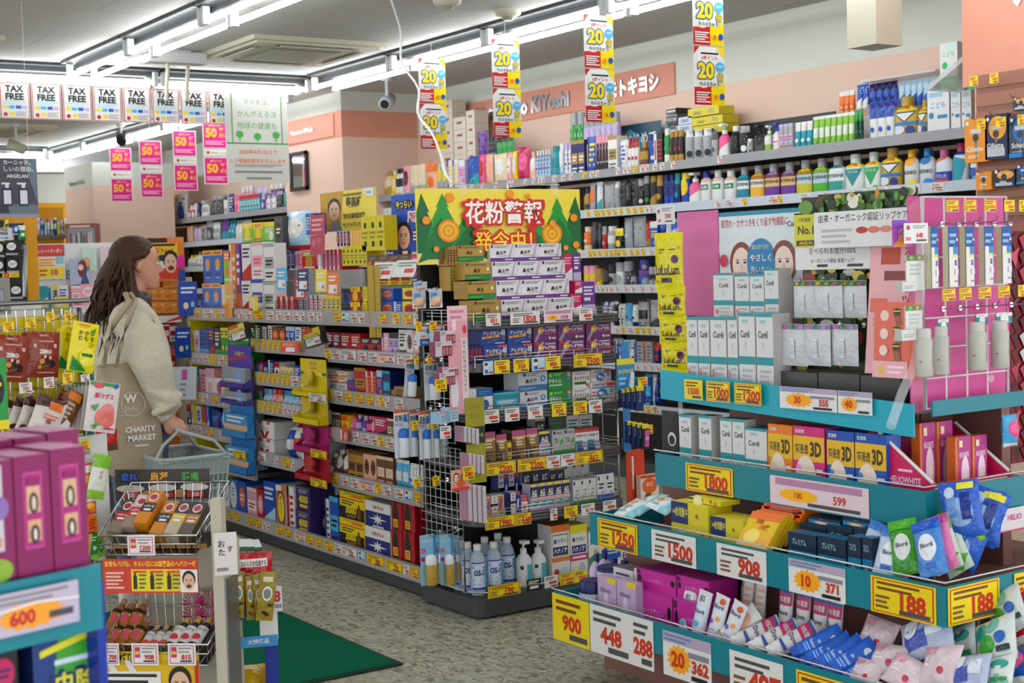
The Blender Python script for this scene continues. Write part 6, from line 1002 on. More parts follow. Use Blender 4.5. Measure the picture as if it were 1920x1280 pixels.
tags('Y', 2.56, 1.555, .032, NP+' top row', '1774-1797y 1808-1830y 1846-1867y 1883-1902y 1911-1920y'); tags('Y', 2.56, 1.318, .032, NP+' middle row', '1767-1791y 1799-1821y 1835-1858y 1872-1893y 1909-1920y')
for i, px in enumerate((1768, 1800, 1832, 1866, 1896)): x = xpx(2.64, 1.5, px); hook((x, 2.645, 1.525), (-.12, -1, .06), .085, 'in upper row of white net'); hook((x, 2.645, 1.292), (-.12, -1, .06), .085, 'in lower row of white net')
# clear strip with white lip care cards in front of the pink sheet
b = MB(); b.tube([at(1728, 420, 1, 2.6), at(1725, 560, 1, 2.6), at(1716, 680, 1, 2.58), at(1690, 740, 1, 2.56), at(1670, 800, 1, 2.54)], .014, 'CLEAR', 6); thing(b.build('clear_strip'), 'clear bent plastic strip hanging before net panel', 'strip')
style('lipcard', 'box', 'white lip care card with leafy top', 'lip_care_card', 'd8dcd6 c8ccc8', 'r 0 84 100 100 5a7a3a;o 70 92 10 6 c8a840;o 26 92 12 6 8ab060;l 20 44 80 74 3 b8bcb4', .004); style('lipbox', 'box', 'small white lip care carton', 'lip_care_carton', 'd0d4d0 b8bcb4 dde0dc', 'l 12 30 88 60 2 aaa', .025)
hang('lipcard', 1696, 1746, 478, 544, 2.60, 'on clear strip'); hang('lipcard', 1694, 1740, 572, 634, 2.59, 'on clear strip'); hang('lipbox', 1690, 1728, 528, 546, 2.57, 'on clear strip'); hang('lipbox', 1687, 1728, 618, 638, 2.56, 'on clear strip')
ysheet('price_card', 'white price card reading 648 clipped on net corner', 'price card', 2.57, 1698, 1742, 418, 456, 'l 36 74 90 88 2 889;H 64 40 26 c33:56 648;o 16 78 8 12 b44;r 6 14 26 32 d77;l 50 10 92 20 1 555', 'e2e4e2', th=.002)
ysheet('round_talker', 'violet and orange round lip care sign', 'sign', 2.60, 1676, 1712, 412, 462, 'p e88a38 0 0 70 0 100 60 60 60;V 40 96 22 w シバリ;r 0 70 60 100 8a48c0', 'b050b8', th=.002)
# razors on the near pier
sl = MB(); sl.box(-.012, 0, -.9, .9, -.55, .22, '8a5a48')
for i in range(9): sl.box(-.016, -.012, -.9, .9, -.5+i*.085, -.44+i*.085, '9c6a54')
thing(sl.build('slat_board', None, (5.617, 3.5, 2.02)), 'brown slatted wall panel on near pier', 'panel')
def razor(st, px0, px1, pyt, pyb, x=5.55): y0, y1 = ypx(x, 2., px0), ypx(x, 2., px1); ym = (y0+y1)/2; zb = zpy(x, ym, pyb); item(st, (x, ym, zb), y0-y1-.004, zpy(x, ym, pyt)-zb, 'X', .03, place='on near pier'); hook((5.60, ym, zpy(x, ym, pyt)-.01), (-1, 0, .1), .1, 'above razor packs on near pier')
RZ = lambda base, t, c: f'r 26 66 74 76 c8ccd0;p 70747a 40 64 60 64 54 34 56 6 46 6 48 34;o 50 56 14 - 3a3c40;T 46 30 12 w:76 {t};l 14 10 60 16 2 {c};o 14 90 7 - w'
style('razor_o', 'box', 'orange razor pack', 'razor_pack', 'e8921c e8921c', RZ('', 'Gillette', 'fda'), .02); style('razor_n', 'box', 'navy and orange razor pack', 'razor_pack', '1c2c50 1c2c50', 'o 56 70 40 26 f0a020;'+RZ('', 'Gillette', '9ad')+';r 10 6 90 24 b8c0c4', .02); style('razor_k', 'box', 'black and blue razor pack', 'razor_pack', '3a4048 3a4048', 'o 56 66 40 30 1a6ac0;'+RZ('', 'Schick', '8bd')+';r 0 2 60 12 1a80d0', .02)
razor('razor_o', 1808, 1851, 222, 304); razor('razor_n', 1846, 1889, 214, 298); razor('razor_k', 1891, 1934, 216, 296); razor('razor_o', 1828, 1858, 322, 356, 5.56); razor('razor_n', 1861, 1902, 318, 350, 5.56); razor('razor_k', 1904, 1940, 308, 345, 5.56); razor('razor_n', 1900, 1930, 182, 206, 5.58)
tags('X', 5.5, 2.20, .045, 'above razor packs', '1818-1834y 1856-1872y'); tags('X', 5.5, 2.0, .045, 'below razor packs', '1832-1848y 1868-1886y 1908-1920y')
o = ysheet('red_goods_board', 'dark red goods panel behind net at the right edge', 'panel', 2.95, 1893, 2010, 432, 860, ';'.join('p %s %d %d %d %d %d %d' % (random.choice(['8a1020', '6a0a18', 'c8c8d0', 'a83a4a', 'd0506a', '4a0a14']), x, y, x+14, y+3, x+9, y-6) for x in range(0, 90, 12) for y in range(6, 98, 7)), '7a0c1c', th=.02)
hang('bag/chw3', 1884, 1925, 778, 838, 2.62, 'hanging at right edge by counter display')
# ---------------------------------------------------------------- left side: frames turned towards the aisle
def ray(px, py, t): return CAM+(RT*((px-960)/FPX)-UP*((py-640)/FPX)+fw)*t
class Frame:
    # upright work frame at a real place: x to the right, y away from the viewer, z up
    def __init__(s, px, t, rz): q = ray(px, 640, t); s.t = t; s.px = px; s.k = FPX/t; s.rz = rz; s.m = Matrix.Translation((q.x, q.y, 0)) @ Matrix.Rotation(rz, 4, 'Z'); s.o = Vector((q.x, q.y, 0)); s.inv = s.m.inverted()
    def loc(s, px, py, y=0.):
        # point of the frame's plane y seen at (px, py)
        d = RT*((px-960)/FPX)-UP*((py-640)/FPX)+fw; a = s.inv @ CAM; v = s.inv.to_3x3() @ d; return a+v*((y-a.y)/v.y)
    def put(s, b, name, parent=None): o = b.build(name, parent); 
    def item(s, st, px0, px1, pyt, pyb, y=0., d=None, place='', tilt=0., roll=0., rz=0., look=None):
        a = s.loc(px0, (pyt+pyb)/2, y); c = s.loc(px1, (pyt+pyb)/2, y); m_ = (px0+px1)/2; zb, zt = s.loc(m_, pyb, y).z, s.loc(m_, pyt, y).z
        R = s.m.to_3x3().to_4x4() @ Matrix.Rotation(rz, 4, 'Z') @ Matrix.Rotation(roll, 4, 'Y') @ Matrix.Rotation(tilt, 4, 'X'); p = s.m @ Vector(((a.x+c.x)/2, y, (zb+zt)/2)); h = zt-zb
        return item(st, p-(R @ Vector((0, 0, h/2))), abs(c.x-a.x), h, 0, d, True, place, rot=R.to_euler(), look=look)
    def sheet(s, nm, look, cat, px0, px1, pyt, pyb, ops, base='w', y=0., th=.003, place=''):
        a = s.loc(px0, pyb, y); c = s.loc(px1, pyt, y); w, h = c.x-a.x, c.z-a.z; b = MB(); b.box(-w/2, w/2, 0, th, 0, h, base); b.art(ops, PLAIN(w, h), w/h); o = put(nm, b.data(nm), None, s.m @ Vector(((a.x+c.x)/2, y, a.z)), s.rz); thing(o, look, cat, place); return o
    def root(s, name): return empty(name, s.o, s.rz)
# green floor mat
b = MB(); b.box(1.3, 2.54, 4.59, 6.1, .001, .012, 'MATGREEN'); b.box(1.285, 2.555, 4.575, 4.59, .001, .009, '14281e'); b.box(2.54, 2.555, 4.59, 6.1, .001, .009, '14281e'); thing(b.build('floor_mat'), 'dark green floor mat with black rubber edge', 'mat')
# ---- rack with two wire baskets
R1 = Frame(285, 4.15, -.72); r = R1.root('basket_rack'); S_ = R1.k
L = lambda px, py, y=0.: R1.loc(px, py, y)
def rbox(nm, px0, px1, pyt, pyb, y0, y1, c): a = L(px0, pyb, y0); d_ = L(px1, pyt, y0); MB().box(a.x, d_.x, y0, y1, a.z, d_.z, c).build(nm, r)
zt = L(300, 930, .02).z; xl, xr = L(192, 1000).x, L(403, 1000).x
MB().box(xl-.004, xl+.03, .255, .285, 0, L(300, 1040).z, 'CREAM').build('post', r); MB().box(xr-.008, xr+.024, -.01, .03, 0, L(400, 935).z, 'CREAM').build('post', r)
MB().box(xl+.03, xr-.02, .26, .275, 0, L(300, 1040).z, 'CREAM').build('back_panel', r); MB().box(xr+.024, xr+.03, -.01, .10, 0, L(400, 1085).z, 'STEEL').build('side_panel', r); MB().box(xl, xr, .0, .26, 0, .05, 'BLUEPOST').build('foot', r)
thing(r, 'cream and steel rack holding two wire baskets of energy drinks', 'rack')
def wire_basket(nm, pf, pb, zf0, zf1, zb1, x0, x1, look, y0=-.02, y1=.24):
    # chrome basket: deep back, low front; zf0 bottom, zf1 front rim, zb1 back rim
    o = R1.root('wire_basket'); f = MB(); rim = [(x0, y0, zf1), (x1, y0, zf1), (x1+.015, y1, zb1), (x0+.0, y1, zb1)]; f.tube(rim, .004, 'CHROME', 8, True); bot = [(x0+.02, y0+.02, zf0), (x1-.01, y0+.02, zf0), (x1, y1-.02, zf0+.06), (x0+.02, y1-.02, zf0+.06)]; f.tube(bot, .003, 'CHROME', 6, True)
    mid = [tuple(Vector(a).lerp(Vector(c), .45)) for a, c in zip(rim, bot)]; f.tube(mid, .0028, 'CHROME', 6, True); f.build('frame', o); g_ = MB()
    for i in range(4):
        n = 11 if i % 2 == 0 else 8
        for j in range(n+1): t = j/n; g_.tube([Vector(rim[i]).lerp(Vector(rim[(i+1) % 4]), t), Vector(bot[i]).lerp(Vector(bot[(i+1) % 4]), t)], .0018, 'CHROME', 4)
    for j in range(1, 11): t = j/11; g_.tube([Vector(bot[0]).lerp(Vector(bot[1]), t), Vector(bot[3]).lerp(Vector(bot[2]), t)], .0018, 'CHROME', 4)
    g_.build('wire_mesh', o); fl = MB(); fl.mesh([bot[0], bot[1], bot[2], bot[3]]+[(a, b_, c-.002) for a, b_, c in bot], [(0, 1, 2, 3), (7, 6, 5, 4), (0, 4, 5, 1), (1, 5, 6, 2), (2, 6, 7, 3), (3, 7, 4, 0)], '2a2a2c'); fl.build('liner', o); thing(o, look, 'wire basket')
zf1, zf0 = L(280, 1004, -.02).z, L(280, 1042, -.02).z; bx0, bx1 = L(184, 1004, -.02).x, L(368, 1004, -.02).x
wire_basket('wire_basket', 0, 0, zf0, zf1, zf1+.115, bx0, bx1, 'upper chrome wire basket of boxed liver drinks')
wf1, wf0 = L(280, 1208, -.02).z, L(280, 1250, -.02).z
wire_basket('wire_basket', 0, 0, wf0, wf1, wf1+.10, bx0, bx1+.02, 'lower chrome wire basket of bottled liver drinks')
HB = lambda top, mid, low: f'r 0 62 100 100 {top};o 50 80 34 13 e8d8c8;o 50 80 27 9 a83048;r 0 34 100 62 {mid};H 50 52 8 w:76 ヘパリーゼ;l 24 38 76 44 1 w;r 0 0 100 34 {low}'
for nm, top, mid, low, look in (('hb1', '3a3c38', 'b02830', '8a7a6a', 'grey and red'), ('hb2', 'c8c0b8', 'c83038', '9a8878', 'silver and red'), ('hb3', 'c87818', '2a2a28', 'd08418', 'amber and black'), ('hb4', 'c07414', '2a2a26', 'c88020', 'copper and black'), ('hb5', '222220', 'd0a838', 'b8a890', 'black and gold'), ('hb6', '1e1e1c', 'a86a18', '5a4a3a', 'black and brown')): style(nm, 'box', look+' boxed liver drink', 'drink_box', low+' '+low+' '+top, HB(top, mid, low), .05)
style('hbase', 'box', 'dark boxed liver drink in lower layer', 'drink_box', '222220 1c1c1a 333', 'r 0 0 100 30 a87020', .05)
for i, (nm, px, y, dz) in enumerate((('hb1', 221, .09, 0), ('hb2', 245, .10, .012), ('hb3', 269, .10, .024), ('hb4', 302, .08, -.004), ('hb5', 330, .075, -.004), ('hb6', 357, .07, -.006))):
    x = L(px, 970, .06).x; Rm = R1.m.to_3x3().to_4x4() @ Matrix.Rotation(-.95, 4, 'X') @ Matrix.Rotation(.12, 4, 'Y'); item(nm, R1.m @ Vector((x, y-.07, zf0+.062+dz)), .042, .135, 0, .042, True, 'in upper wire basket', rot=Rm.to_euler())
for i in range(6): item('hbase', R1.m @ Vector((bx0+.045+i*.048, .03, zf0+.012)), .044, .045, R1.rz, .14, True, 'in upper wire basket')
R1.sheet('header_card', 'dark header card with blue, orange and green characters behind basket', 'card', 218, 392, 878, 938, 'p 3a342c 0 0 100 0 100 100 0 100;G 15 76 30 0a1440:30 疲れ;H 15 76 26 3a70e0:27 疲れ;H 47 76 30 f0a020:26 肩凝;H 80 76 28 3aa848:26 腰痛;o 16 38 15 12 d8d4c8;o 50 40 15 12 d8d4c8;o 84 42 15 12 d8d4c8;r 8 8 26 26 c83a38;r 44 8 62 26 c83a38;r 76 10 94 28 c83a38;T 17 17 12 w:16 820;T 53 17 12 w:16 1296;T 85 19 12 w:16 820;o 34 18 7 14 c08a50;o 69 22 6 14 c08a60', '2c2822', y=.25)
R1.sheet('drink_banner', 'red and yellow banner with three bottles and laughing man below upper basket', 'banner', 195, 370, 1047, 1112, 'r 0 72 100 100 c83a28;H 50 86 17 f0e020:96 女性もパパも、タルい日には医薬品のヘパリーゼ;r 0 4 24 70 d04028;l 3 14 22 62 5 e8c0b0;r 30 6 82 70 e8dc18;'+';'.join(f'r {x} 12 {x+4} 52 3a2a20;r {x+1} 52 {x+3} 60 3a2a20;l {x+6} 14 {x+14} 56 4 764;r {x} 60 {x+14} 66 d43' for x in (32, 50, 68))+';r 82 4 100 70 e8e4e0;'+MAN(91, 36, 7, 2.6)+';o 91 22 2.6 5 6a2020', 'd04028', y=-.012)
R1.sheet('drink_banner', 'yellow striped drink banner with portrait under lower basket', 'banner', 196, 372, 1222, 1300, 'r 0 80 100 100 e8c818;G 30 84 22 222:56 ヘパリーゼ;H 30 84 18 e8d020:50 ヘパリーゼ;p w 8 52 16 52 8 80 2 80;p w 28 52 36 52 28 80 22 80;r 0 0 60 54 e8e6de;l 4 10 56 48 3 333;'+MAN(80, 24, 12, 2.1)+';r 96 0 100 80 c22', 'e0b81c', y=-.012)
def rtags(spec, py0, py1, place):
    for px0, px1, t in spec:
        s_ = R1.sheet('price_card', 'white pink-framed price card', 'price card', px0, px1, py0, py1, f'r 6 8 94 92 c04070;r 9 12 91 88 e8e2e0;r 12 36 32 84 d03060;r 14 50 30 64 e0c040;H 66 38 24 c23038:44 {t};l 38 58 86 82 2 999;l 44 16 86 24 1 444', 'e8e4e2', y=-.028, place=place); s_['_p'] = t
rtags(((240, 289, '1200'),), 1003, 1041, 'on upper wire basket'); rtags(((190, 222, '700'), (248, 296, '908'), (316, 366, '815')), 1206, 1247, 'on lower wire basket')
style('copper', 'bot', 'copper capped amber liver drink bottle', 'drink_bottle', '9a5a28 a8806a', 'r 0 52 100 62 222;r 0 18 100 50 b86a30;r 30 24 70 40 d04a70;l 24 42 76 50 1 e8c8a0', .034); style('blackwhite', 'bot', 'black bottle with white wrapped label', 'drink_bottle', '1c1c1e c8b040', 'r 0 6 100 62 dcd8d4;T 50 50 9 222:60 ヘパリーゼ;o 50 24 26 10 c83a48', .034); style('smallbot', 'bot', 'small bottle with grey and red label', 'drink_bottle', '8a7468 c8a060', 'r 0 6 100 62 c8ccc8;T 50 50 9 333:60 ヘパリーゼ;r 0 6 100 26 d05040', .03)
def lying(st, px, y, z, w, h, place, tl=-1.0, rl=.2):
    x = L(px, 1180, y).x; Rm = R1.m.to_3x3().to_4x4() @ Matrix.Rotation(tl, 4, 'X') @ Matrix.Rotation(rl, 4, 'Y'); item(st, R1.m @ Vector((x, y, z)), w, h, 0, w, True, place, rot=Rm.to_euler())
for i in range(3): lying('copper', 199+i*20, .02, wf0+.055, .036, .125, 'in lower wire basket'); lying('copper', 202+i*20.5, .075, wf0+.088, .036, .11, 'in lower wire basket, upper layer', -.75)
for i in range(3): lying('smallbot', 264+i*18, .02, wf0+.05, .03, .095, 'in lower wire basket')
for i in range(3): lying('blackwhite', 316+i*21, .015, wf0+.06, .036, .115, 'in lower wire basket')
b = MB(); 
for k in range(3):
    for j in range(2):
        for i in range(9): a = math.pi*(i/8); c_ = Vector((.045+j*.055-.01*k, .12+k*.03, wf1+.012+k*.03)); b.face([c_, c_+Vector((.034*cs(a), -.012, .036*sn(a)+.004)), c_+Vector((.034*cs(a+.32), .004, .036*sn(a+.32)+.004))], 'd0207c')
o = b.build('ribbon_fan', None, R1.o, R1.rz); thing(o, 'magenta pleated paper fans behind drinks in lower basket', 'fan', pos=R1.m @ Vector((.15, .14, wf1)))
# hand written sign hung on the rack post and black cable
o = R1.sheet('hand_sign', 'white hand lettered sign hanging on rack post', 'sign', 404, 442, 998, 1078, 'V 34 84 18 322 おた;V 70 70 16 a23 す;l 10 10 60 18 1 888', 'dcd8d4', y=-.035); o.rotation_euler[2] += .35
# ---- small blue-legged stand with gold pouches beside the mat
R2 = Frame(470, 4.4, -.35); r = R2.root('pouch_stand')
def leg(px): x = R2.loc(px, 1200, .1).x; MB().box(x-.02, x+.02, .08, .12, 0, R2.loc(px, 1150, .1).z, 'BLUEPOST').build('leg', r)
leg(508); leg(420); a, c = R2.loc(414, 1060, .0), R2.loc(520, 1150, .0); MB().box(a.x, c.x, .0, .22, c.z-.01, c.z+.01, 'BLUEPOST').build('shelf', r)
MB().box(R2.loc(440, 1, .0).x, c.x, -.004, 0, R2.loc(480, 1200, 0).z, c.z+.01, 'dcdcd8').build('sign_board', r); bb = MB(); a1, a2 = R2.loc(448, 1216, -.006), R2.loc(520, 1172, -.006); w_, h_ = a2.x-a1.x, a2.z-a1.z; bb.box(0, w_, -.003, 0, 0, h_*.55, '3a90cc'); bb.art('H 50 28 26 e0e8f0:84 大特価品', lambda u, v, e: (u*w_, -.003-e, v*h_), w_/h_); bb.build('blue_banner', r, (a1.x, -.003, a1.z))
thing(r, 'small blue-legged stand of snack pouches beside green mat', 'stand')
style('goldpouch', 'pou', 'gold grape snack pouch with white ring', 'snack_pouch', '9a8420 8a7418', 'r 20 80 80 90 d8d4b0;o 52 56 30 15 e8e4d8;o 52 56 22 11 7a8a80;o 40 18 12 - 3a1a28;o 58 14 12 - 3a1a28;l 60 30 90 36 1 432', .014)
style('redbag', 'bag', 'large red snack bag with white heading', 'snack_bag', 'c01420 a81018', 'r 14 76 86 90 f0e8e4;H 50 82 10 3a1418:66 ストレスを低減する;p e8c850 20 60 80 66 80 60 30 50;r 30 20 76 44 d83a40', .05)
for px0, px1, pyt, pyb, y, rl in ((420, 437, 1074, 1160, -.02, .0), (434, 459, 1072, 1160, -.03, .05), (461, 477, 1080, 1163, -.04, .0), (476, 497, 1078, 1164, -.05, -.05), (484, 516, 1072, 1164, -.07, .13)): R2.item('goldpouch', px0, px1, pyt, pyb, y, .012, 'hooked on small blue-legged stand', 0, rl)
R2.item('redbag', 440, 514, 1038, 1142, .06, .05, 'on small blue-legged stand'); R2.item('box/rwy', 404, 424, 1090, 1130, .05, .05, 'on small blue-legged stand')
a = R2.loc(424, 1074, 0); hook(R2.m @ Vector((a.x, .0, a.z)), R2.m.to_3x3() @ Vector((.8, -.5, 0)), .1, 'carrying gold grape pouches', 'white peg hook')
style('greenbox', 'box', 'white and green flat box in stack', 'tea_box', '3a6a4a 6a7a4a d8dcd4', 'l 6 20 94 80 3 9a8', .1)
for i in range(4): R2.item('greenbox', 436+i*14, 450+i*14, 1024+i*.5, 1066, .12, .14, 'behind red snack bag')
R2.sheet('price_card', 'white price card with red eight beside red bag', 'price card', 498, 528, 1098, 1148, 'H 70 60 46 c23040:44 8;T 74 22 16 333:40 203', 'dcdcdc', y=-.01)
style('yellowbag', 'bag', 'yellow snack bag near floor with red badge', 'snack_bag', 'd8a818 c09010', 'o 20 70 10 - e8e4d8;r 50 10 96 60 c02a28;r 54 16 92 54 e8e0d8;o 20 40 30 20 d8d0a0', .1)
R2.item('yellowbag', 432, 508, 1246, 1340, .10, .12, 'on floor by blue-legged stand', -.3); R2.item('yellowbag', 396, 432, 1250, 1340, .16, .1, 'on floor by blue-legged stand', -.3)
# ---- foreground shelf of magenta boxes
R3 = Frame(80, 2.0, .26); r = R3.root('foreground_shelf'); x0, x1 = R3.loc(-140, 1100).x, R3.loc(186, 1100).x; zs = R3.loc(100, 1078).z
MB().box(x0, x1, .0, .34, zs-.012, zs, 'TEAL').build('shelf', r); MB().box(x0, x1, -.006, 0, R3.loc(150, 1186).z, zs+.004, 'TEAL').build('front_strip', r); zl = R3.loc(100, 1330).z; MB().box(x0, x1, .0, .34, zl-.012, zl, 'TEAL').build('shelf', r); MB().box(x1-.006, x1+.008, .0, .34, 0, zs-.02, 'BLUEPOST').build('side_post', r); MB().box(x0, x1, .34, .35, 0, zs+.02, 'BLUEPOST').build('back_panel', r)
for xx in (x0+.01, x1-.04): MB().box(xx, xx+.03, .02, .05, 0, zl-.012, 'BLUEPOST').build('leg', r)
thing(r, 'nearest teal-edged shelf of magenta boxes at the left edge', 'shelf')
style('magtall', 'box', 'tall magenta box with framed pictures', 'cosmetic_box', '860858 7c0750 b85a92', 'r 24 22 78 86 c04090;r 28 24 74 84 b01878;r 32 52 70 74 d8b088;r 32 28 70 46 d8a880;o 51 60 13 9 3a2a2a;o 51 60 6 6 d8c8b0;o 51 34 13 8 3a2a2a;o 51 34 5 5 e8d8d0;l 34 76 68 81 1 8a1060', .12)  # dim light put into the dark magenta, glare into the paler top
style('magside', 'box', 'magenta box with white printed front', 'cosmetic_box', '860858 7c0750 b85a92', 'r 0 24 70 96 c8c4cc;o 60 60 26 10 8a6ab0;o 20 48 20 8 2a8a4a;o 50 8 40 10 8ab030;l 8 84 60 92 2 58a;r 6 28 60 36 d87a70', .12)  # same magenta darkened for dim light, same glare-paled top
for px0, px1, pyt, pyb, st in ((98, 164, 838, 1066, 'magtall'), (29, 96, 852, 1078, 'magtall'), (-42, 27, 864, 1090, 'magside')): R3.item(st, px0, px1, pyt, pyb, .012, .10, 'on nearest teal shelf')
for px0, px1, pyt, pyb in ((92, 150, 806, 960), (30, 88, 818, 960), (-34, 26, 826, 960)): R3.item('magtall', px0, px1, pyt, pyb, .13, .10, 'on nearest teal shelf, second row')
s_ = R3.sheet('price_card', 'large clear-sleeved price card on nearest teal strip', 'price card', -60, 146, 1086, 1212, 's 56 40 34 34 f0a028;H 48 38 36 c42028:50 600;l 10 72 90 92 2 888;r 72 24 94 40 445;p f4f4f4 0 62 30 58 60 66 100 58 100 62 60 70 30 62 0 66', 'c0b4cc', y=-.02); s_['_p'] = '600'
style('insectbox', 'box', 'blue and green insect repellent box', 'repellent_box', '1a3a80 142c60 2a4a90', 'p 3aa028 40 100 100 100 100 40 30 40;p e8e020 10 66 100 82 100 90 10 74;G 60 30 34 1a2a60:78 虫除;H 60 30 28 e8e020:72 虫除;l 30 54 90 60 1 cde', .12)
R3.item('insectbox', 62, 190, 1168, 1328, .03, .12, 'under nearest teal shelf'); R3.item('box/kmu3', -20, 34, 1216, 1328, .03, .12, 'under nearest teal shelf')
# ---- rack of hanging sweets and nuts
R4 = Frame(80, 4.2, .26); r = R4.root('snack_rack'); xa, xb = R4.loc(-60, 600, .1).x, R4.loc(150, 600, .1).x; za, zb_ = .12, R4.loc(60, 580, .1).z
f = MB(); f.tube([(xa, .1, za), (xa, .1, zb_), (xb, .1, zb_), (xb, .1, za)], .008, 'STEEL', 8, True); f.build('frame', r); f = MB()
for i in range(1, 12): f.tube([(xa+(xb-xa)*i/12, .1, za), (xa+(xb-xa)*i/12, .1, zb_)], .0025, 'CHROME', 5)
for i in range(1, 16): f.tube([(xa, .1, za+(zb_-za)*i/16), (xb, .1, za+(zb_-za)*i/16)], .0025, 'CHROME', 5)
f.build('wire_mesh', r); MB().box(xa, xb, .112, .118, za, zb_-.02, 'e8cc08').build('back_panel', r); MB().box(xa, xb, .0, .34, 0, .12, 'PLINTH').build('base', r)
z1_ = R4.loc(60, 600, .02).z; MB().tube([(xa, .05, z1_+.05), (xb, .05, z1_+.05)], .007, 'STEEL', 8).build('hook_rail', r); thing(r, 'yellow-backed wire rack of hanging sweets and nuts', 'rack')
style('zero', 'pou', 'brown nut pouch with white ZERO lettering', 'nut_pouch', '8e3626 6c2018', 'H 50 57 9 f0ece4:46 ZERO;l 16 66 86 74 1 d8b0a0;l 30 78 76 81 1 c89888;o 40 36 8 6 c8924a;o 58 40 9 7 3a2028;o 70 30 11 8 2a1a20;o 34 24 7 5 c8863a;o 50 24 12 7 5a3020;o 62 44 5 4 e0a880;o 46 46 4 4 d8c0a8;l 26 10 78 13 1 c89080;T 42 92 4 dcb:24 KOPO', .04)
style('lemon', 'pou', 'yellow lemon sweet pouch with green leaf', 'sweet_pouch', 'ecdc10 d8c80c', 'V 30 84 10 3a2a10 かむ;V 52 84 10 3a2a10 かむ;V 74 84 10 3a2a10 レモン;p 2a9a38 66 84 86 92 80 78;o 64 30 32 18 f4ec50;p 1a8a3a 10 2 70 2 10 30;r 40 32 82 38 2a7a30;l 20 92 60 96 1 d84', .022)
style('choco', 'bag', 'white and brown almond chocolate bag', 'chocolate_bag', 'd8d0c8 5a2a1c', 'p 4a2018 0 100 100 100 60 76 0 70;r 40 70 86 90 e87428;o 70 20 16 10 6a2818;o 24 12 14 9 5a2418;o 50 40 8 6 8a4a2a;l 30 46 80 58 2 d87050', .025)
style('chocobar', 'bag', 'brown almond chocolate stick pack', 'chocolate_bag', '6a3c20 3a2014', 'r 14 76 80 96 d87a28;l 20 30 60 70 4 b89878;p d8d0c8 30 0 90 0 80 26 50 30', .02)
style('gummy', 'pou', 'white and pink peach gummy pouch', 'gummy_pouch', 'e0d4d4 b8c0b8', 'r 4 92 96 99 3a9a4a;o 30 92 16 6 d8506a;o 84 94 8 5 2a70c0;H 50 72 11 d02048:76 果汁グミ;o 66 40 22 18 e88a88;o 48 30 20 17 ec8078;o 70 26 20 16 e4746c;p 4aa03a 10 50 34 56 26 40;p 4aa03a 20 12 44 20 30 4;l 60 6 92 10 1 c05070', .012)
PS_ = 'on yellow-backed snack rack'
for k in range(3): R4.item('zero', 54-k*5, 116-k*5, 622+k*1, 708-k*2, -.02+.035*k, .03, PS_, 0, .09); R4.item('zero', -12-k*5, 58-k*5, 628+k, 716-k*2, -.05+.035*k, .03, PS_+' end', 0, .12)
for k, (px0, px1, pyt, pyb) in enumerate(((134, 184, 604, 698), (112, 154, 610, 694), (104, 140, 618, 692))): R4.item('lemon', px0, px1, pyt, pyb, -.05+.06*k, .02, PS_, 0, .22)
for k, (px0, px1, pyt, pyb) in enumerate(((62, 122, 744, 822), (40, 92, 746, 816), (22, 66, 748, 812), (8, 40, 752, 806))): R4.item('choco', px0, px1, pyt, pyb, -.06+.04*k, .022, PS_+' lower row', 0, .42)
for k in range(2): R4.item('chocobar', 112-k*12, 150-k*12, 730+3*k, 812, -.05+.05*k, .02, PS_+' lower row', 0, .55)
for k in range(7): R4.item('gummy', 163-k*7, 222-k*9, 716+k*1.2, 810-k*1.5, -.08+.028*k, .008, PS_+' lower row', 0, .20)
for px, py, n_ in ((50, 620, 'a'), (112, 602, 'b'), (140, 600, 'c'), (20, 640, 'd'), (160, 722, 'e'), (95, 732, 'f'), (60, 745, 'g')): a = R4.loc(px, py, -.03); hook(R4.m @ Vector((a.x-.02, .08, a.z+.004)), R4.m.to_3x3() @ Vector((.12, -1, .02)), .13, 'on yellow-backed snack rack', 'white peg hook')
def ftags(F, spec, y, place):
    for px0, px1, pyt, pyb, c, t in spec: base, ops = tagart(c, t, (px1-px0), (pyb-pyt)); s_ = F.sheet('price_tag', {'y': 'yellow', 'w': 'white'}[c]+' price tag', 'price tag', px0, px1, pyt, pyb, ops, base, y=y, place=place, th=.0015); s_['_p'] = t
ftags(R4, ((7, 26, 603, 622, 'y', '125'), (48, 67, 596, 614, 'y', '125'), (88, 102, 584, 604, 'y', '77'), (122, 134, 582, 602, 'y', '88'), (37, 60, 716, 738, 'w', '592'), (83, 101, 706, 728, 'w', '592'), (118, 136, 698, 720, 'y', '95'), (152, 168, 701, 716, 'w', '82')), -.06, 'on snack rack')
R4.sheet('white_board', 'white lower board of snack rack', 'board', 146, 200, 812, 1040, 'l 10 84 50 88 1 999', 'd8d8d4', y=.0, th=.01); ftags(R4, ((150, 169, 824, 846, 'y', '165'),), -.01, 'on white lower board')
style('candyred', 'pou', 'red and yellow fruit sweet pouch', 'sweet_pouch', 'd04a28 c03a20', 'r 10 72 90 94 e0d8d0;o 40 50 34 16 e8b020;o 60 26 30 16 e87828', .02); style('candygreen', 'pou', 'lime and white sweet pouch', 'sweet_pouch', 'd8dcd0 8ac030', 'r 0 70 100 100 7ab828;V 50 64 9 a84a8a グミ;r 0 0 100 18 8ac030', .02)
R4.item('candyred', 158, 182, 868, 930, -.04, .02, PS_+' near basket'); R4.item('candygreen', 172, 205, 852, 935, -.06, .02, PS_+' near basket', 0, .28); R4.item('candyred', 160, 184, 930, 965, -.04, .02, PS_+' near basket'); R4.item('box/gyw', 160, 184, 1000, 1040, -.02, .05, PS_+' near basket'); R4.item('box/oyr', 156, 182, 968, 998, -.02, .04, PS_+' near basket'); R4.item('box/egw', 184, 196, 1004, 1050, -.0, .04, PS_+' near basket')
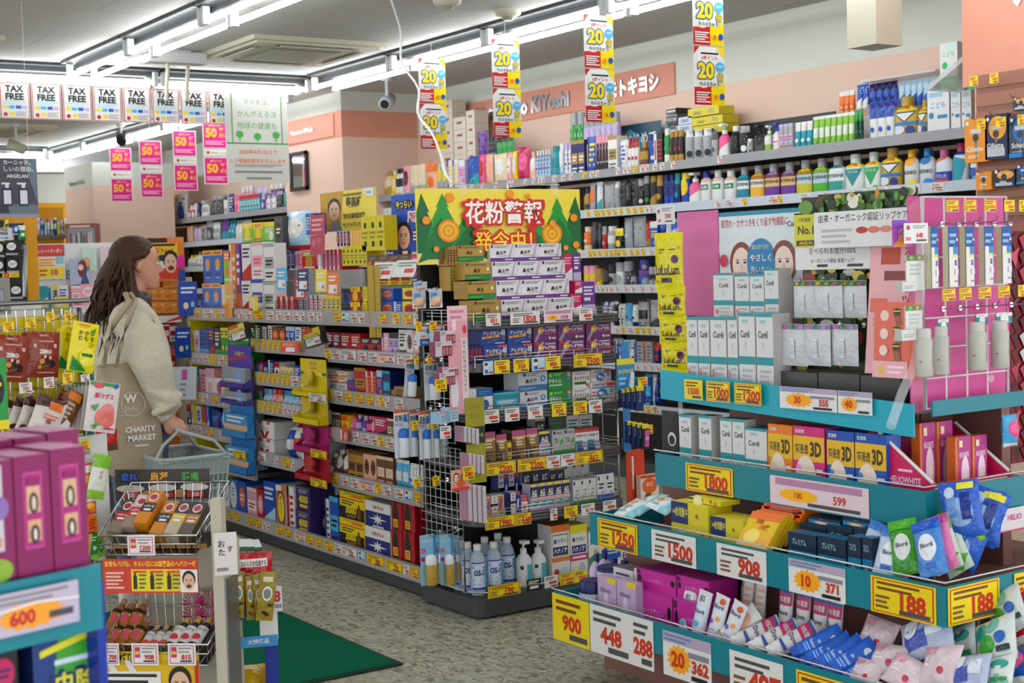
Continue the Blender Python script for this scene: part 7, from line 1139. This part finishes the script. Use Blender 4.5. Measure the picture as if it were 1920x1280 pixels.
R4.item('bag/rnk', 186, 226, 806, 846, .06, .03, PS_+' far end'); R4.item('box/gky', -30, 14, 672, 806, -.25, .06, 'before snack rack', look='dark green box end at the left edge')
# ---- displays far behind the shopper
R5 = Frame(120, 8.0, -.12)
r = R5.root('makeup_display'); xa, xb = R5.loc(72, 500).x, R5.loc(245, 500).x; MB().box(xa, xb, .02, .05, .1, R5.loc(120, 456).z, 'e0e2e2').build('white_panel', r); MB().box(xa, xb-.12, -.3, .3, 0, R5.loc(120, 606).z, '3a6a70').build('counter', r); b = MB(); b.art('T 50 50 50 889:80 A_B_E', PLAIN(.4, .1), 4); b.build('lettering', r, (R5.loc(128, 528).x, .015, R5.loc(128, 532).z)); thing(r, 'white makeup display counter with grey lettering behind snack rack', 'display')
R5.sheet('coupon_poster', 'red and yellow receipt coupon poster', 'poster', 70, 120, 458, 524, 'r 0 66 100 100 d03a34;T 50 82 12 f0e8e4:84 レシートクーポン;r 4 34 70 62 f0e0c0;l 8 38 66 58 3 e09020;r 68 44 96 66 8cc4e0;r 4 4 96 34 f0d820;H 62 20 18 c02060:24 10;l 8 10 36 28 2 c52', 'e8e6e0', y=-.0)
for nm, px0, px1, pyt, pyb, ops, base, lk in (('beauty_poster', 132, 168, 484, 534, 'o 62 60 24 34 6a2a3a;p 3a4a70 50 0 96 0 70 60;o 54 66 14 12 e8c8b8', 'a8b8d8', 'blue beauty poster with long-haired model'), ('beauty_poster', 155, 180, 464, 508, 'o 30 40 20 20 e8a060;p b8d8c0 50 0 90 0 70 90', 'c0dcd4', 'green and white beauty poster'), ('beauty_poster', 190, 224, 462, 520, 'o 60 70 20 30 c05080;r 0 0 100 20 e8b8c8', 'e0c8d0', 'pink beauty poster beside shopper hair')): R5.sheet(nm, lk, 'poster', px0, px1, pyt, pyb, ops, base, y=-.02)
for px0, px1, pyt, pyb, st in ((72, 90, 536, 576, 'box/qwt'), (90, 110, 538, 576, 'box/wqb'), (100, 128, 535, 575, 'box/wyb'), (57, 70, 533, 576, 'box/wit'), (134, 152, 536, 572, 'box/pwr5'), (152, 180, 532, 566, 'box/pwh3'), (136, 160, 566, 590, 'box/wpr'), (160, 190, 560, 592, 'box/pws5')): R5.item(st, px0, px1, pyt, pyb, -.08, .05, 'on white makeup display')
style('yellowtag', 'box', 'white burst card with yellow corner', 'shelf_card', 'e0d020', 's 40 60 40 30 w;T 40 56 18 e8c800:50 20', .003); R5.item('yellowtag', 102, 126, 556, 582, -.12, .003, 'on white makeup display')
# dark shelf by ochre post at far left
R6 = Frame(25, 7.6, .0); r = R6.root('tool_rack'); xa, xb = R6.loc(-60, 500).x, R6.loc(54, 500).x; MB().box(xa, xb, .05, .08, 0, R6.loc(20, 418).z, '2a2a2c').build('back_panel', r); MB().box(xa, xb, -.2, .08, 0, R6.loc(20, 566).z, 'd8d8d4').build('cabinet', r); b = MB(); a = R6.loc(40, 468, -.1); c = R6.loc(46, 556, -.1); b.tube([(a.x, -.1, a.z), (a.x+.02, -.1, a.z+.03), (c.x, -.1, c.z)], .012, 'STEEL', 8); b.build('grey_arm', r)
MB().box(R6.loc(52, 500).x, R6.loc(74, 500).x, .02, .2, 0, R6.loc(60, 410).z, 'OCHRE').build('ochre_post', r); thing(r, 'dark pegboard rack with ochre side post at far left', 'rack')
R6.sheet('tax_free_poster', 'small tax free poster on far left rack', 'poster', -10, 25, 426, 456, TAX, y=-.02)
for k, (px0, px1, pyt, pyb) in enumerate(((10, 33, 450, 478), (12, 35, 483, 511), (18, 42, 532, 560), (-12, 8, 452, 482), (-10, 8, 486, 512))): R6.item('box/kws3', px0, px1, pyt, pyb, -.03, .04, 'on far left pegboard')
for px0, px1, pyt, pyb, st in ((0, 18, 412, 426, 'bag/ykb'), (26, 36, 422, 440, 'bag/biw'), (36, 50, 422, 450, 'bag/gwb'), (8, 36, 511, 520, 'box/yro')): R6.item(st, px0, px1, pyt, pyb, -.05, .04, 'on far left pegboard top')
R6.sheet('grey_sign', 'grey upright sign board before far left rack', 'sign', -8, 18, 520, 590, 'r 30 10 60 70 778;r 34 14 56 66 aab', '9a968e', y=-.5, th=.02)
# small shelf and mirror frame stand below white column
R7 = Frame(130, 15.0, -.2); r = R7.root('far_shelf_unit'); xa, xb = R7.loc(68, 450).x, R7.loc(126, 450).x; zt_ = R7.loc(100, 441).z
for k in range(4): MB().box(xa, xb, 0, .3, zt_-.03-k*.35, zt_-k*.35, 'SHELF').build('shelf', r)
MB().box(xa, xb, .3, .32, 0, zt_+.3, 'OCHRE').build('back_panel', r); thing(r, 'distant shelf unit of detergents before ochre wall', 'shelving')
for i in range(9): R7.item(('pou/pwc', 'pou/ibw', 'ovl/wqg', 'pou/wzr', 'ovl/qws', 'pou/bwi', 'ovl/yew', 'pou/lwb', 'pou/wgy')[i], 70+i*6.2, 76+i*6.2, 408+(i*7 % 5), 440, .02, .1, 'on distant shelf unit')
R8 = Frame(152, 14.2, -.5); cab = R8.sheet('glass_cabinet', 'brown framed glass cabinet of small goods below white column', 'cabinet', 124, 180, 418, 464, 'r 6 8 94 80 8a8c90;r 12 12 20 60 a03048;'+';'.join(f'r {24+i*8} 12 {29+i*8} {50+i*5%20} {random.choice(["b8b8c0", "4a4a58", "8a3a50", "d0c8c0"])}' for i in range(8))+';l 14 84 80 92 1 e8c8c0', '8a4a40', th=.2)
MB().box(-.14, .14, 0, .2, -cab.location.z, -.001, '6a4a40').build('base_cupboard', cab)
# orange promotion end and red goods behind shopper
R9 = Frame(315, 8.7, -.05); r = R9.root('orange_promotion_end'); xa, xb = R9.loc(222, 520).x, R9.loc(350, 520).x
MB().box(xa, xb, .12, .16, 0, R9.loc(300, 452).z, 'e07828').build('back_panel', r); MB().box(xa, xb, -.12, .14, 0, .12, 'PLINTH').build('base', r)
for py in (590, 640, 700): z = R9.loc(320, py).z; MB().box(xa, xb, -.12, .12, z-.02, z, 'SHELF').build('shelf', r)
for px in (333,): x = R9.loc(px, 600).x; MB().box(x+.02, x+.06, -.12, .12, .12, R9.loc(px, 520).z, 'CREAM').build('side_post', r)
thing(r, 'orange promotion shelf end behind shopper', 'display')
R9.sheet('orange_poster', 'orange and yellow poster with laughing man behind shopper', 'poster', 226, 344, 444, 530, 'r 0 86 100 100 e88040;r 20 88 74 98 2a1c14;r 6 6 90 86 e0c018;H 62 70 16 d02818:56 元気No1;l 40 80 86 85 1 222;r 60 30 70 60 2a2a2a;r 58 30 72 46 dcdcd8;r 40 6 92 30 d03a20;'+MAN(78, 42, 12, 1.4)+';o 78 30 5 5 7a2a2a;p 2a4a9a 88 0 100 0 100 24 90 28;p d83090 86 30 100 30 100 60 88 56', 'e07828', y=-.125)
style('orangecart', 'box', 'orange drink carton in stacked pile', 'drink_carton', 'd8842c c8762a e09840', 'p e8b888 50 70 92 82 92 66;l 10 30 60 50 2 b05a18;r 0 0 100 10 8a4418', .1)
for i, (px0, px1, pyt, pyb) in enumerate(((284, 300, 524, 539), (306, 331, 524, 541), (276, 293, 540, 565), (293, 308, 539, 565), (308, 332, 540, 565), (276, 293, 565, 589), (293, 308, 565, 589), (308, 332, 565, 589))): R9.item('orangecart', px0, px1, pyt, pyb, -.11, .1, 'behind shopper')
for px0, px1, pyt, pyb, st in ((300, 318, 608, 640, 'box/rws5'), (318, 332, 608, 640, 'box/wrk5'), (302, 316, 642, 672, 'box/rpw2'), (316, 330, 642, 672, 'box/rwp2'), (300, 316, 676, 700, 'box/urw'), (316, 330, 676, 700, 'box/rkw')): R9.item(st, px0, px1, pyt, pyb, -.1, .06, 'on red goods shelf behind shopper')
R9.sheet('red_strip', 'white and red wavy price strip under orange cartons', 'strip', 286, 340, 590, 606, 'p d83a30 40 0 100 40 100 90 60 40;o 16 50 10 30 b03a80', 'e4dcd8', y=-.14)
# low goods between snack rack and gondola
R10 = Frame(225, 6.9, 0.)
for px0, px1, pyt, pyb, st in ((206, 222, 848, 886, 'bot/fwr'), (222, 240, 852, 890, 'can/bpw'), (238, 252, 856, 890, 'box/wbi2'), (198, 210, 838, 872, 'box/egw')): R10.item(st, px0, px1, pyt, pyb, 0, .06, 'on low stand behind shopper')
r = R10.root('low_stand'); z = R10.loc(225, 892).z; MB().box(-.12, .12, -.02, .2, z-.02, z, 'SHELF').build('shelf', r); MB().box(-.11, .11, 0, .18, 0, z-.02, 'DARKGREY').build('base', r); thing(r, 'low grey stand of bottles behind shopper', 'stand')
# ---------------------------------------------------------------- the shopper, facing the gondola (+X), basket in right hand
PY = 6.05; pc = at(250, 650, 1, PY); PX = pc.x
WP_ = lambda px, py, y: at(px, py, 1, PY+y)-Vector((PX, PY, 0))     # point of her own upright plane y
def loft(b, rings, c, n=20):
    # rings: (centre, axis u, axis v) half-axes as vectors; closed at both ends
    vs = [Vector(p)+Vector(u)*cs(6.28319*k/n)+Vector(v)*sn(6.28319*k/n) for p, u, v in rings for k in range(n)]
    b.mesh(vs, [(i*n+k, i*n+(k+1) % n, (i+1)*n+(k+1) % n, (i+1)*n+k) for i in range(len(rings)-1) for k in range(n)], c, True)
    b.mesh(vs[:n], [tuple(range(n))[::-1]], c, True); b.mesh(vs[-n:], [tuple(range(n))], c, True)
def limb(b, pts, c, n=14, sq=1.):
    # pts: (point, radius)
    P_ = [Vector(p) for p, _ in pts]; rings = []
    for i, (p, r) in enumerate(pts):
        d = (P_[min(i+1, len(P_)-1)]-P_[max(i-1, 0)]).normalized(); q = Vector((0, 1, 0)) if abs(d.y) < .8 else Vector((1, 0, 0)); u = d.cross(q).normalized(); v = d.cross(u); rings.append((p, u*r, v*r*sq))
    loft(b, rings, c, n)
def ball(b, p, r, c, n=12):
    p = Vector(p); loft(b, [(p+Vector((0, 0, r[2]*cs(math.pi*(i+.15)/(n+.3-1))*-1)), Vector((r[0]*sn(math.pi*(i+.15)/(n+.3-1)), 0, 0)), Vector((0, r[1]*sn(math.pi*(i+.15)/(n+.3-1)), 0))) for i in range(n)], c, 16)
def fuse(o, vox, smooth=6, disp=0.):
    m_ = o.modifiers.new('fuse', 'REMESH'); m_.mode = 'VOXEL'; m_.voxel_size = vox; m_.use_smooth_shade = True
    s_ = o.modifiers.new('soft', 'SMOOTH'); s_.iterations = smooth; s_.factor = .5
    return o
person = None
b = MB(); HZ = 1.395; hx = WP_(262, 500, 0).x-.012   # chin height, head centre
S = [(-.004, .070, .045, .022), (.0, .082, .015, .032), (.015, .091, -.010, .043), (.035, .0925, -.035, .052), (.055, .091, -.058, .060), (.075, .0895, -.074, .066), (.095, .087, -.084, .069), (.108, .085, -.09, .071), (.125, .091, -.094, .073), (.15, .090, -.095, .073), (.175, .079, -.09, .069), (.198, .058, -.075, .057), (.214, .03, -.05, .036), (.22, .005, -.02, .01)]
loft(b, [((hx+(f_+k_)/2, 0, HZ+z), ((f_-k_)/2, 0, 0), (0, w, 0)) for z, f_, k_, w in S], 'SKIN', 24)
limb(b, [((hx+.088, 0, HZ+.117), .009), ((hx+.102, 0, HZ+.092), .011), ((hx+.109, 0, HZ+.079), .0125), ((hx+.094, 0, HZ+.071), .010)], 'SKIN', 10)
for z in (.040, .049): ball(b, (hx+.090, 0, HZ+z), (.009, .021, .005), 'SKIN', 7)
ball(b, (hx+.083, 0, HZ+.012), (.012, .018, .012), 'SKIN', 7)
for s in (-1, 1): limb(b, [((hx-.012, s*.068, HZ+.072), .008), ((hx-.020, s*.078, HZ+.088), .014), ((hx-.016, s*.080, HZ+.106), .015), ((hx-.004, s*.074, HZ+.112), .010)], 'SKIN', 10)
limb(b, [((hx-.01, 0, HZ+.06), .052), ((hx-.02, 0, HZ), .050), ((hx-.035, 0, HZ-.07), .058), ((-.03, 0, 1.25), .09)], 'SKIN', 18)
loft(b, [((-.02, 0, 1.30), (.07, 0, 0), (0, .12, 0)), ((-.01, 0, 1.15), (.10, 0, 0), (0, .15, 0)), ((0, 0, .98), (.09, 0, 0), (0, .13, 0)), ((-.01, 0, .86), (.11, 0, 0), (0, .16, 0))], 'SKIN', 20)
for s in (-1, 1): limb(b, [((-.02, s*.085, .88), .088), ((.0, s*.088, .66), .072), ((.0, s*.09, .46), .054), ((-.02, s*.09, .34), .052), ((-.02, s*.09, .12), .036), ((.0, s*.092, .05), .036), ((.12, s*.095, .03), .03)], 'SKIN', 14)
sh = WP_(246, 600, -.19); el = WP_(287, 690, -.28); wr = WP_(313, 776, -.25); hd = WP_(321, 793, -.25)
limb(b, [((-.02, -.10, 1.25), .06), (sh, .055), (sh.lerp(el, .6), .046), (el, .040), (el.lerp(wr, .5), .036), (wr, .026), (wr.lerp(hd, .5), .030), (hd, .034)], 'SKIN', 14)
sl_ = Vector((-.02, .18, 1.24)); limb(b, [((-.02, .10, 1.25), .06), (sl_, .055), ((.0, .23, .98), .04), ((.10, .20, .80), .034), ((.12, .20, .74), .03), ((.125, .2, .68), .026)], 'SKIN', 14)
# right fist closed over the basket grip
gx = Vector((.03, -.012, -.018))
ball(b, hd+Vector((.004, -.002, -.012)), (.038, .026, .038), 'SKIN', 10)
for i in range(4):
    q = hd+Vector((-.012+.019*i, -.020, -.004-.006*i)); r_ = (.0098, .0102, .0098, .0085)[i]
    limb(b, [(q+Vector((-.006, .008, .014)), r_), (q+Vector((.004, -.012, .004)), r_), (q+Vector((.006, -.014, -.020)), r_*.95), (q+Vector((.002, .004, -.036)), r_*.9), (q+Vector((-.004, .018, -.034)), r_*.8)], 'SKIN', 10)
limb(b, [(hd+Vector((.02, .012, .014)), .012), (hd+Vector((.044, .004, .002)), .011), (hd+Vector((.052, -.010, -.016)), .009)], 'SKIN', 10)
person = b.build('person', None, (PX, PY, 0)); fuse(person, .0055, 3)
def wear(nm, bb, vox=0., sm=6, parent=None): o = bb.build(nm, parent or person); (fuse(o, vox, sm) if vox else None); return o
# jacket: fleece body and sleeves, ribbed cuffs
b = MB()
prof = [(1.345, -.03, .075, .075), (1.325, -.035, .105, .115), (1.29, -.035, .130, .165), (1.24, -.03, .148, .195), (1.15, -.015, .158, .205), (1.05, -.005, .160, .205), (.95, .0, .162, .205), (.86, .0, .160, .20), (.80, .0, .152, .19), (.775, .0, .14, .18)]
loft(b, [((x, 0, z), (rx, 0, 0), (0, ry, 0)) for z, x, rx, ry in prof], 'FLEECE', 28)
def lerps(a, c, t): return Vector(a).lerp(Vector(c), t)
limb(b, [((-.03, -.10, 1.285), .085), (sh+Vector((.0, .01, -.005)), .092), (lerps(sh, el, .35), .096), (lerps(sh, el, .7), .089), (el, .080), (lerps(el, wr, .25), .073), (lerps(el, wr, .5), .066), (lerps(el, wr, .75), .060), (lerps(el, wr, .9), .058), (wr+Vector((-.004, 0, .006)), .046)], 'FLEECE', 22)
limb(b, [((-.03, .10, 1.285), .085), (sl_, .09), ((0, .24, 1.0), .085), ((.08, .22, .86), .07), ((.11, .20, .79), .05)], 'FLEECE', 20)
for t, s_ in ((.30, 1), (.48, -1), (.62, 1), (.78, -1)): p = lerps(sh, el, t+.3) if t < .5 else lerps(el, wr, t); limb(b, [(p+Vector((-.07, -.045, .035*s_)), .016), (p+Vector((0, -.075, 0)), .024), (p+Vector((.065, -.03, -.04*s_)), .016)], 'FLEECE', 10)
jk = wear('fleece_jacket', b, .009, 5)
b = MB(); limb(b, [(wr+Vector((-.018, 0, .030)), .046), (wr+Vector((-.006, 0, .008)), .047), (wr+Vector((.004, 0, -.006)), .043)], 'FLEECE', 18); wear('cuff', b, 0, 0, jk)
b = MB(); loft(b, [((hx-.025+.0, 0, 1.30), (.078, 0, -.01), (0, .078, 0)), ((hx-.02, 0, 1.34), (.074, 0, -.012), (0, .072, 0)), ((hx-.012, 0, 1.385), (.070, 0, -.016), (0, .066, 0)), ((hx-.012, 0, 1.387), (.060, 0, -.016), (0, .058, 0))], '26262a', 20); wear('dark_collar', b, 0)
b = MB()
for s in (-1, 1): limb(b, [((-.01, s*.08, .93), .11), ((-.0, s*.09, .80), .108), ((0, s*.095, .62), .09), ((0, s*.095, .44), .076), ((-.015, s*.095, .25), .066), ((-.015, s*.095, .10), .062)], 'DENIM', 18)
wear('jeans', b, .012, 4)
for s in (-1, 1): b = MB(); limb(b, [((-.07, s*.098, .045), .04), ((0, s*.098, .05), .048), ((.09, s*.1, .042), .043), ((.16, s*.103, .034), .03)], 'd8d4cc', 16, .9); wear('shoe', b)
# hair: cap, parted to the back, long waved locks
b = MB()
C_ = [(.070, -.06, -.112, .074), (.10, -.018, -.118, .083), (.13, .010, -.120, .087), (.155, .062, -.118, .087), (.18, .074, -.110, .080), (.203, .060, -.094, .067), (.222, .034, -.066, .045), (.231, .006, -.03, .014)]
loft(b, [((hx+(f_+k_)/2, 0, HZ+z), ((f_-k_)/2, 0, 0), (0, w, 0)) for z, f_, k_, w in C_], 'HAIR', 26)
ln_ = WP_(196, 632, -.02)
limb(b, [((hx-.075, 0, HZ+.12), .055), ((hx-.10, 0, HZ+.05), .072), ((hx-.115, -.01, HZ-.03), .082), ((hx-.14, -.02, HZ-.10), .074), ((ln_.x+.035, -.06, 1.21), .055), ((ln_.x+.02, -.06, 1.15), .028), ((ln_.x+.015, -.06, 1.12), .01)], 'HAIR', 18, 1.25)
for s in (-1, 1):
    limb(b, [((hx+.030, s*.070, HZ+.168), .014), ((hx+.000, s*.083, HZ+.146), .020), ((hx-.045, s*.082, HZ+.138), .020), ((hx-.09, s*.055, HZ+.105), .022)], 'HAIR', 10)
    limb(b, [((hx-.058, s*.070, HZ+.13), .024), ((hx-.068, s*.070, HZ+.07), .030), ((hx-.062, s*.080, HZ-.0), .032), ((hx-.05, s*.095, HZ-.07), .032), ((hx-.04, s*.11, HZ-.13), .022), ((hx-.02, s*.12, HZ-.18), .008)], 'HAIR', 12)
hair = wear('hair', b, .007, 3); b = MB(); rnd = random.Random(5)
for i in range(170):
    a = rnd.uniform(-1, 1); s0_ = Vector((hx-.05-.05*rnd.random(), a*.075, HZ+rnd.uniform(.03, .16))); e0_ = Vector((hx-.07-.17*rnd.random()+.08*abs(a), a*.15-.04, HZ-.12-.17*rnd.random())); w = rnd.uniform(.010, .032); ph = rnd.uniform(0, 6)
    pts = [s0_.lerp(e0_, t/7)+Vector((-.055*sn(math.pi*t/7)*(1-abs(a)*.6)+w*sn(ph+t*1.1)*(t/7), -.03*(a < 0)*sn(math.pi*t/7)+w*cs(ph+t*1.0)*(t/7), 0)) for t in range(8)]
    b.tube(pts, [.0045, .006, .0065, .0065, .006, .005, .0035, .001], 'HAIR', 5)
for i in range(5): t0 = rnd.uniform(.0, .1); q = Vector((hx-.03, -.095, HZ-.02-.02*i*.3)); b.tube([q, q+Vector((-.03, -.03, -.06)), q+Vector((-.06-.01*i, -.05, -.10)), q+Vector((-.09-.012*i, -.05, -.17))], [.002, .003, .003, .001], 'HAIR', 5)
wear('hair_lock', b, 0, 0, hair); b = MB(); ball(b, (hx-.118, -.03, HZ+.095), (.016, .03, .022), 'b07828', 8); wear('hair_clip', b, 0, 0, hair)
# face details
b = MB()
for s in (-1, 1): ball(b, (hx+.0785, s*.031, HZ+.108), (.0085, .013, .0075), 'e4dcd8', 7); ball(b, (hx+.0845, s*.0315, HZ+.1075), (.0035, .0062, .0062), '2a1a14', 6)
wear('eye', b); b = MB()
for s in (-1, 1): b.tube([(hx+.087, s*.014, HZ+.128), (hx+.084, s*.034, HZ+.133), (hx+.070, s*.052, HZ+.126)], [.0022, .003, .0015], '3a261c', 6); b.tube([(hx+.0865, s*.020, HZ+.113), (hx+.084, s*.032, HZ+.1165), (hx+.076, s*.043, HZ+.112)], .0016, '20140f', 5)
wear('brow_and_lash', b); b = MB()
for z in (.0395, .0485): ball(b, (hx+.0925, 0, HZ+z), (.0085, .019, .0042), 'b0605c', 7)
wear('lips', b); b = MB(); ball(b, (hx-.016, -.086, HZ+.062), (.004, .004, .004), 'd0a040', 6); wear('earring', b)
thing(person, 'woman in cream fleece jacket and dark collar holding a grey basket, looking at shelves', 'person')
# tote bag hanging from her right shoulder
b = MB(); TL, TR, BR, BL = WP_(182, 684, -.34), WP_(238, 680, -.30), WP_(306, 862, -.30), WP_(196, 905, -.36)
def tote(u, v, sd=-1):
    p = BL.lerp(BR, u).lerp(TL.lerp(TR, u), v); q = (sn(math.pi*u)**.6)*(max(0, sn(math.pi*min(v*1.05+.02, 1)))**.5); return tuple(p+Vector((0, sd*.05*q+.012*sn(9*u+5*v), .01*sn(7*u))))
WB = WP_(240, 700, -.3)
TLx, BRx = WP_(176, 690, -.34), WP_(306, 850, -.30)
qd = [WP_(181, 684, -.245), WP_(240, 680, -.245), WP_(312, 800, -.25), WP_(304, 856, -.25), WP_(274, 914, -.25), WP_(176, 880, -.25)]
def tote2(u, v, sd=-1):
    top = qd[0].lerp(qd[1], u); bot = qd[5].lerp(qd[4], min(u*1.25, 1)) if u < .8 else qd[4].lerp(qd[3], (u-.8)/.2); r_ = qd[1].lerp(qd[2], 1-v)
    p = bot.lerp(top, v); k = max(0, u-.0)**2*.55*sn(math.pi*v); p = p+(Vector((.055, 0, .0)))*k*1.6
    q = (max(0, sn(math.pi*u))**.5)*(max(0, sn(math.pi*min(v*.92+.04, 1)))**.5); return p+Vector((0, sd*(.03 if sd < 0 else .02)*q+.005*sn(11*u+4*v), 0))
b.grid(lambda u, v: tuple(tote2(u, v)), 20, 20, 'TOTE'); b.grid(lambda u, v: tuple(tote2(1-u, v, 1)), 20, 20, 'TOTE')
bag = b.build('tote_bag', None, (PX, PY, 0)); b = MB()
cen = WP_(249, 779, -.268); k_ = 1/437.
pr = lambda u, v, e: tuple(Vector((cen.x+(u-.5)*.26, cen.y-e+.012*0, cen.z+(v-.5)*.40)))
ring = [pr(.5+.19*cs(a*.2094), .62+.19*.26/.40*1.0*sn(a*.2094)*1.0, .012) for a in range(30)]; b.tube(ring, .0012, 'e0dcd4', 5, True)
b.art('H 46 68 9 e0dcd4:40 W;t 46 57 7 d0ccc4:44 Style;r 24 51 50 51.6 d0ccc4;H 60 36 6 e0dcd4:64 CHARITY;H 62 27 6 e0dcd4:60 MARKET;l 50 18 72 20 1 d0ccc4', lambda u, v, e: pr(u, v, .012+e), .26/.40); b.build('lettering', bag)
b = MB(); pts = [WP_(194, 686, -.262), WP_(202, 645, -.305), WP_(214, 606, -.312), Vector((sh.x-.03, -.255, sh.z+.075)), Vector((sh.x-.01, -.17, sh.z+.108)), Vector((sh.x, -.08, sh.z+.10))]
for off in (0,): b.tube(pts, .012, 'TOTE', 6); b.tube([p+Vector((.05, -.012, -.004)) for p in pts[:3]]+[pts[3]+Vector((.03, -.006, .004)), pts[4]+Vector((.02, 0, 0)), pts[5]], .010, 'TOTE', 6)
b.build('strap', bag); thing(bag, 'beige tote bag with white lettering on her right shoulder', 'bag')
# shopping basket
cor = [at(270.6, 840, 2, .705), at(380, 868.6, 2, .705), at(428, 852, 2, .705), at(321, 827, 2, .705)]
c0 = sum(cor, Vector())/4; ux = ((cor[1]-cor[0])+(cor[2]-cor[3])).normalized(); uy = Vector((-ux.y, ux.x, 0)); hw = .215; hd_ = .145
hpos = person.location+hd; c0 = Vector((hpos.x+.02, hpos.y, .705)); ang = math.atan2(ux.y, ux.x)
bk = empty('shopping_basket', c0, ang); bz = -.20; b = MB(); t = .008
def panel(p, q, nx, tp=.86):
    # slotted side between rim points p and q, tapering to the base
    p, q = Vector(p), Vector(q); pb, qb = Vector((p.x*tp, p.y*tp, bz)), Vector((q.x*tp, q.y*tp, bz))
    P = lambda u, v: pb.lerp(qb, u).lerp(p.lerp(q, u), v)
    for v0, v1 in ((0, .06), (.30, .34), (.60, .66), (.90, 1)): b.tube([P(0, (v0+v1)/2), P(1, (v0+v1)/2)], .0055 if v0 else .007, 'BASKET', 6)
    for i in range(nx+1): b.tube([P(i/nx, 0), P(i/nx, 1)], .0035 if i % 4 else .0055, 'BASKET', 5)
    b.mesh([P(0, .66), P(1, .66), P(1, .92), P(0, .92)], [(0, 1, 2, 3)], 'BASKET')
R_ = [(-hw, -hd_, 0), (hw, -hd_, 0), (hw, hd_, 0), (-hw, hd_, 0)]
for i in range(4): panel(R_[i], R_[(i+1) % 4], 22 if i % 2 == 0 else 14)
b.build('body', bk); b = MB(); rr = [Vector(p) for p in R_]; cc_ = []
for i in range(4):
    p = rr[i]; a = (rr[i-1]-p).normalized(); c_ = (rr[(i+1) % 4]-p).normalized(); cc_ += [p+a*.04, p+(a+c_)*.012, p+c_*.04]
b.tube(cc_, .0095, 'BASKET', 8, True); b.build('rim', bk); b = MB(); b.box(-hw*.86, hw*.86, -hd_*.86, hd_*.86, bz-.004, bz, 'BASKET'); b.build('base', bk)
for s in (-1, 1):
    b = MB(); g_ = bk.matrix_basis.inverted() if 0 else None; top = Matrix.Rotation(-ang, 3, 'Z') @ (hpos+Vector((.0, -.012*s, -.016))-c0)
    b.tube([(-hw*.72, s*hd_, .005), (-hw*.66, s*hd_*.75, .05), top+Vector((-.07, s*.004, -.006)), top+Vector((-.02, s*.004, .004)), top+Vector((.10, s*.004, -.012)), (hw*.66, s*hd_*.75, .055), (hw*.72, s*hd_, .005)], .0075, 'BASKET', 8); b.build('handle', bk)
thing(bk, 'grey slotted plastic shopping basket hanging from her hand', 'basket')
bpy.context.view_layer.update()
finish_labels()
bpy.data.objects.remove(_to)
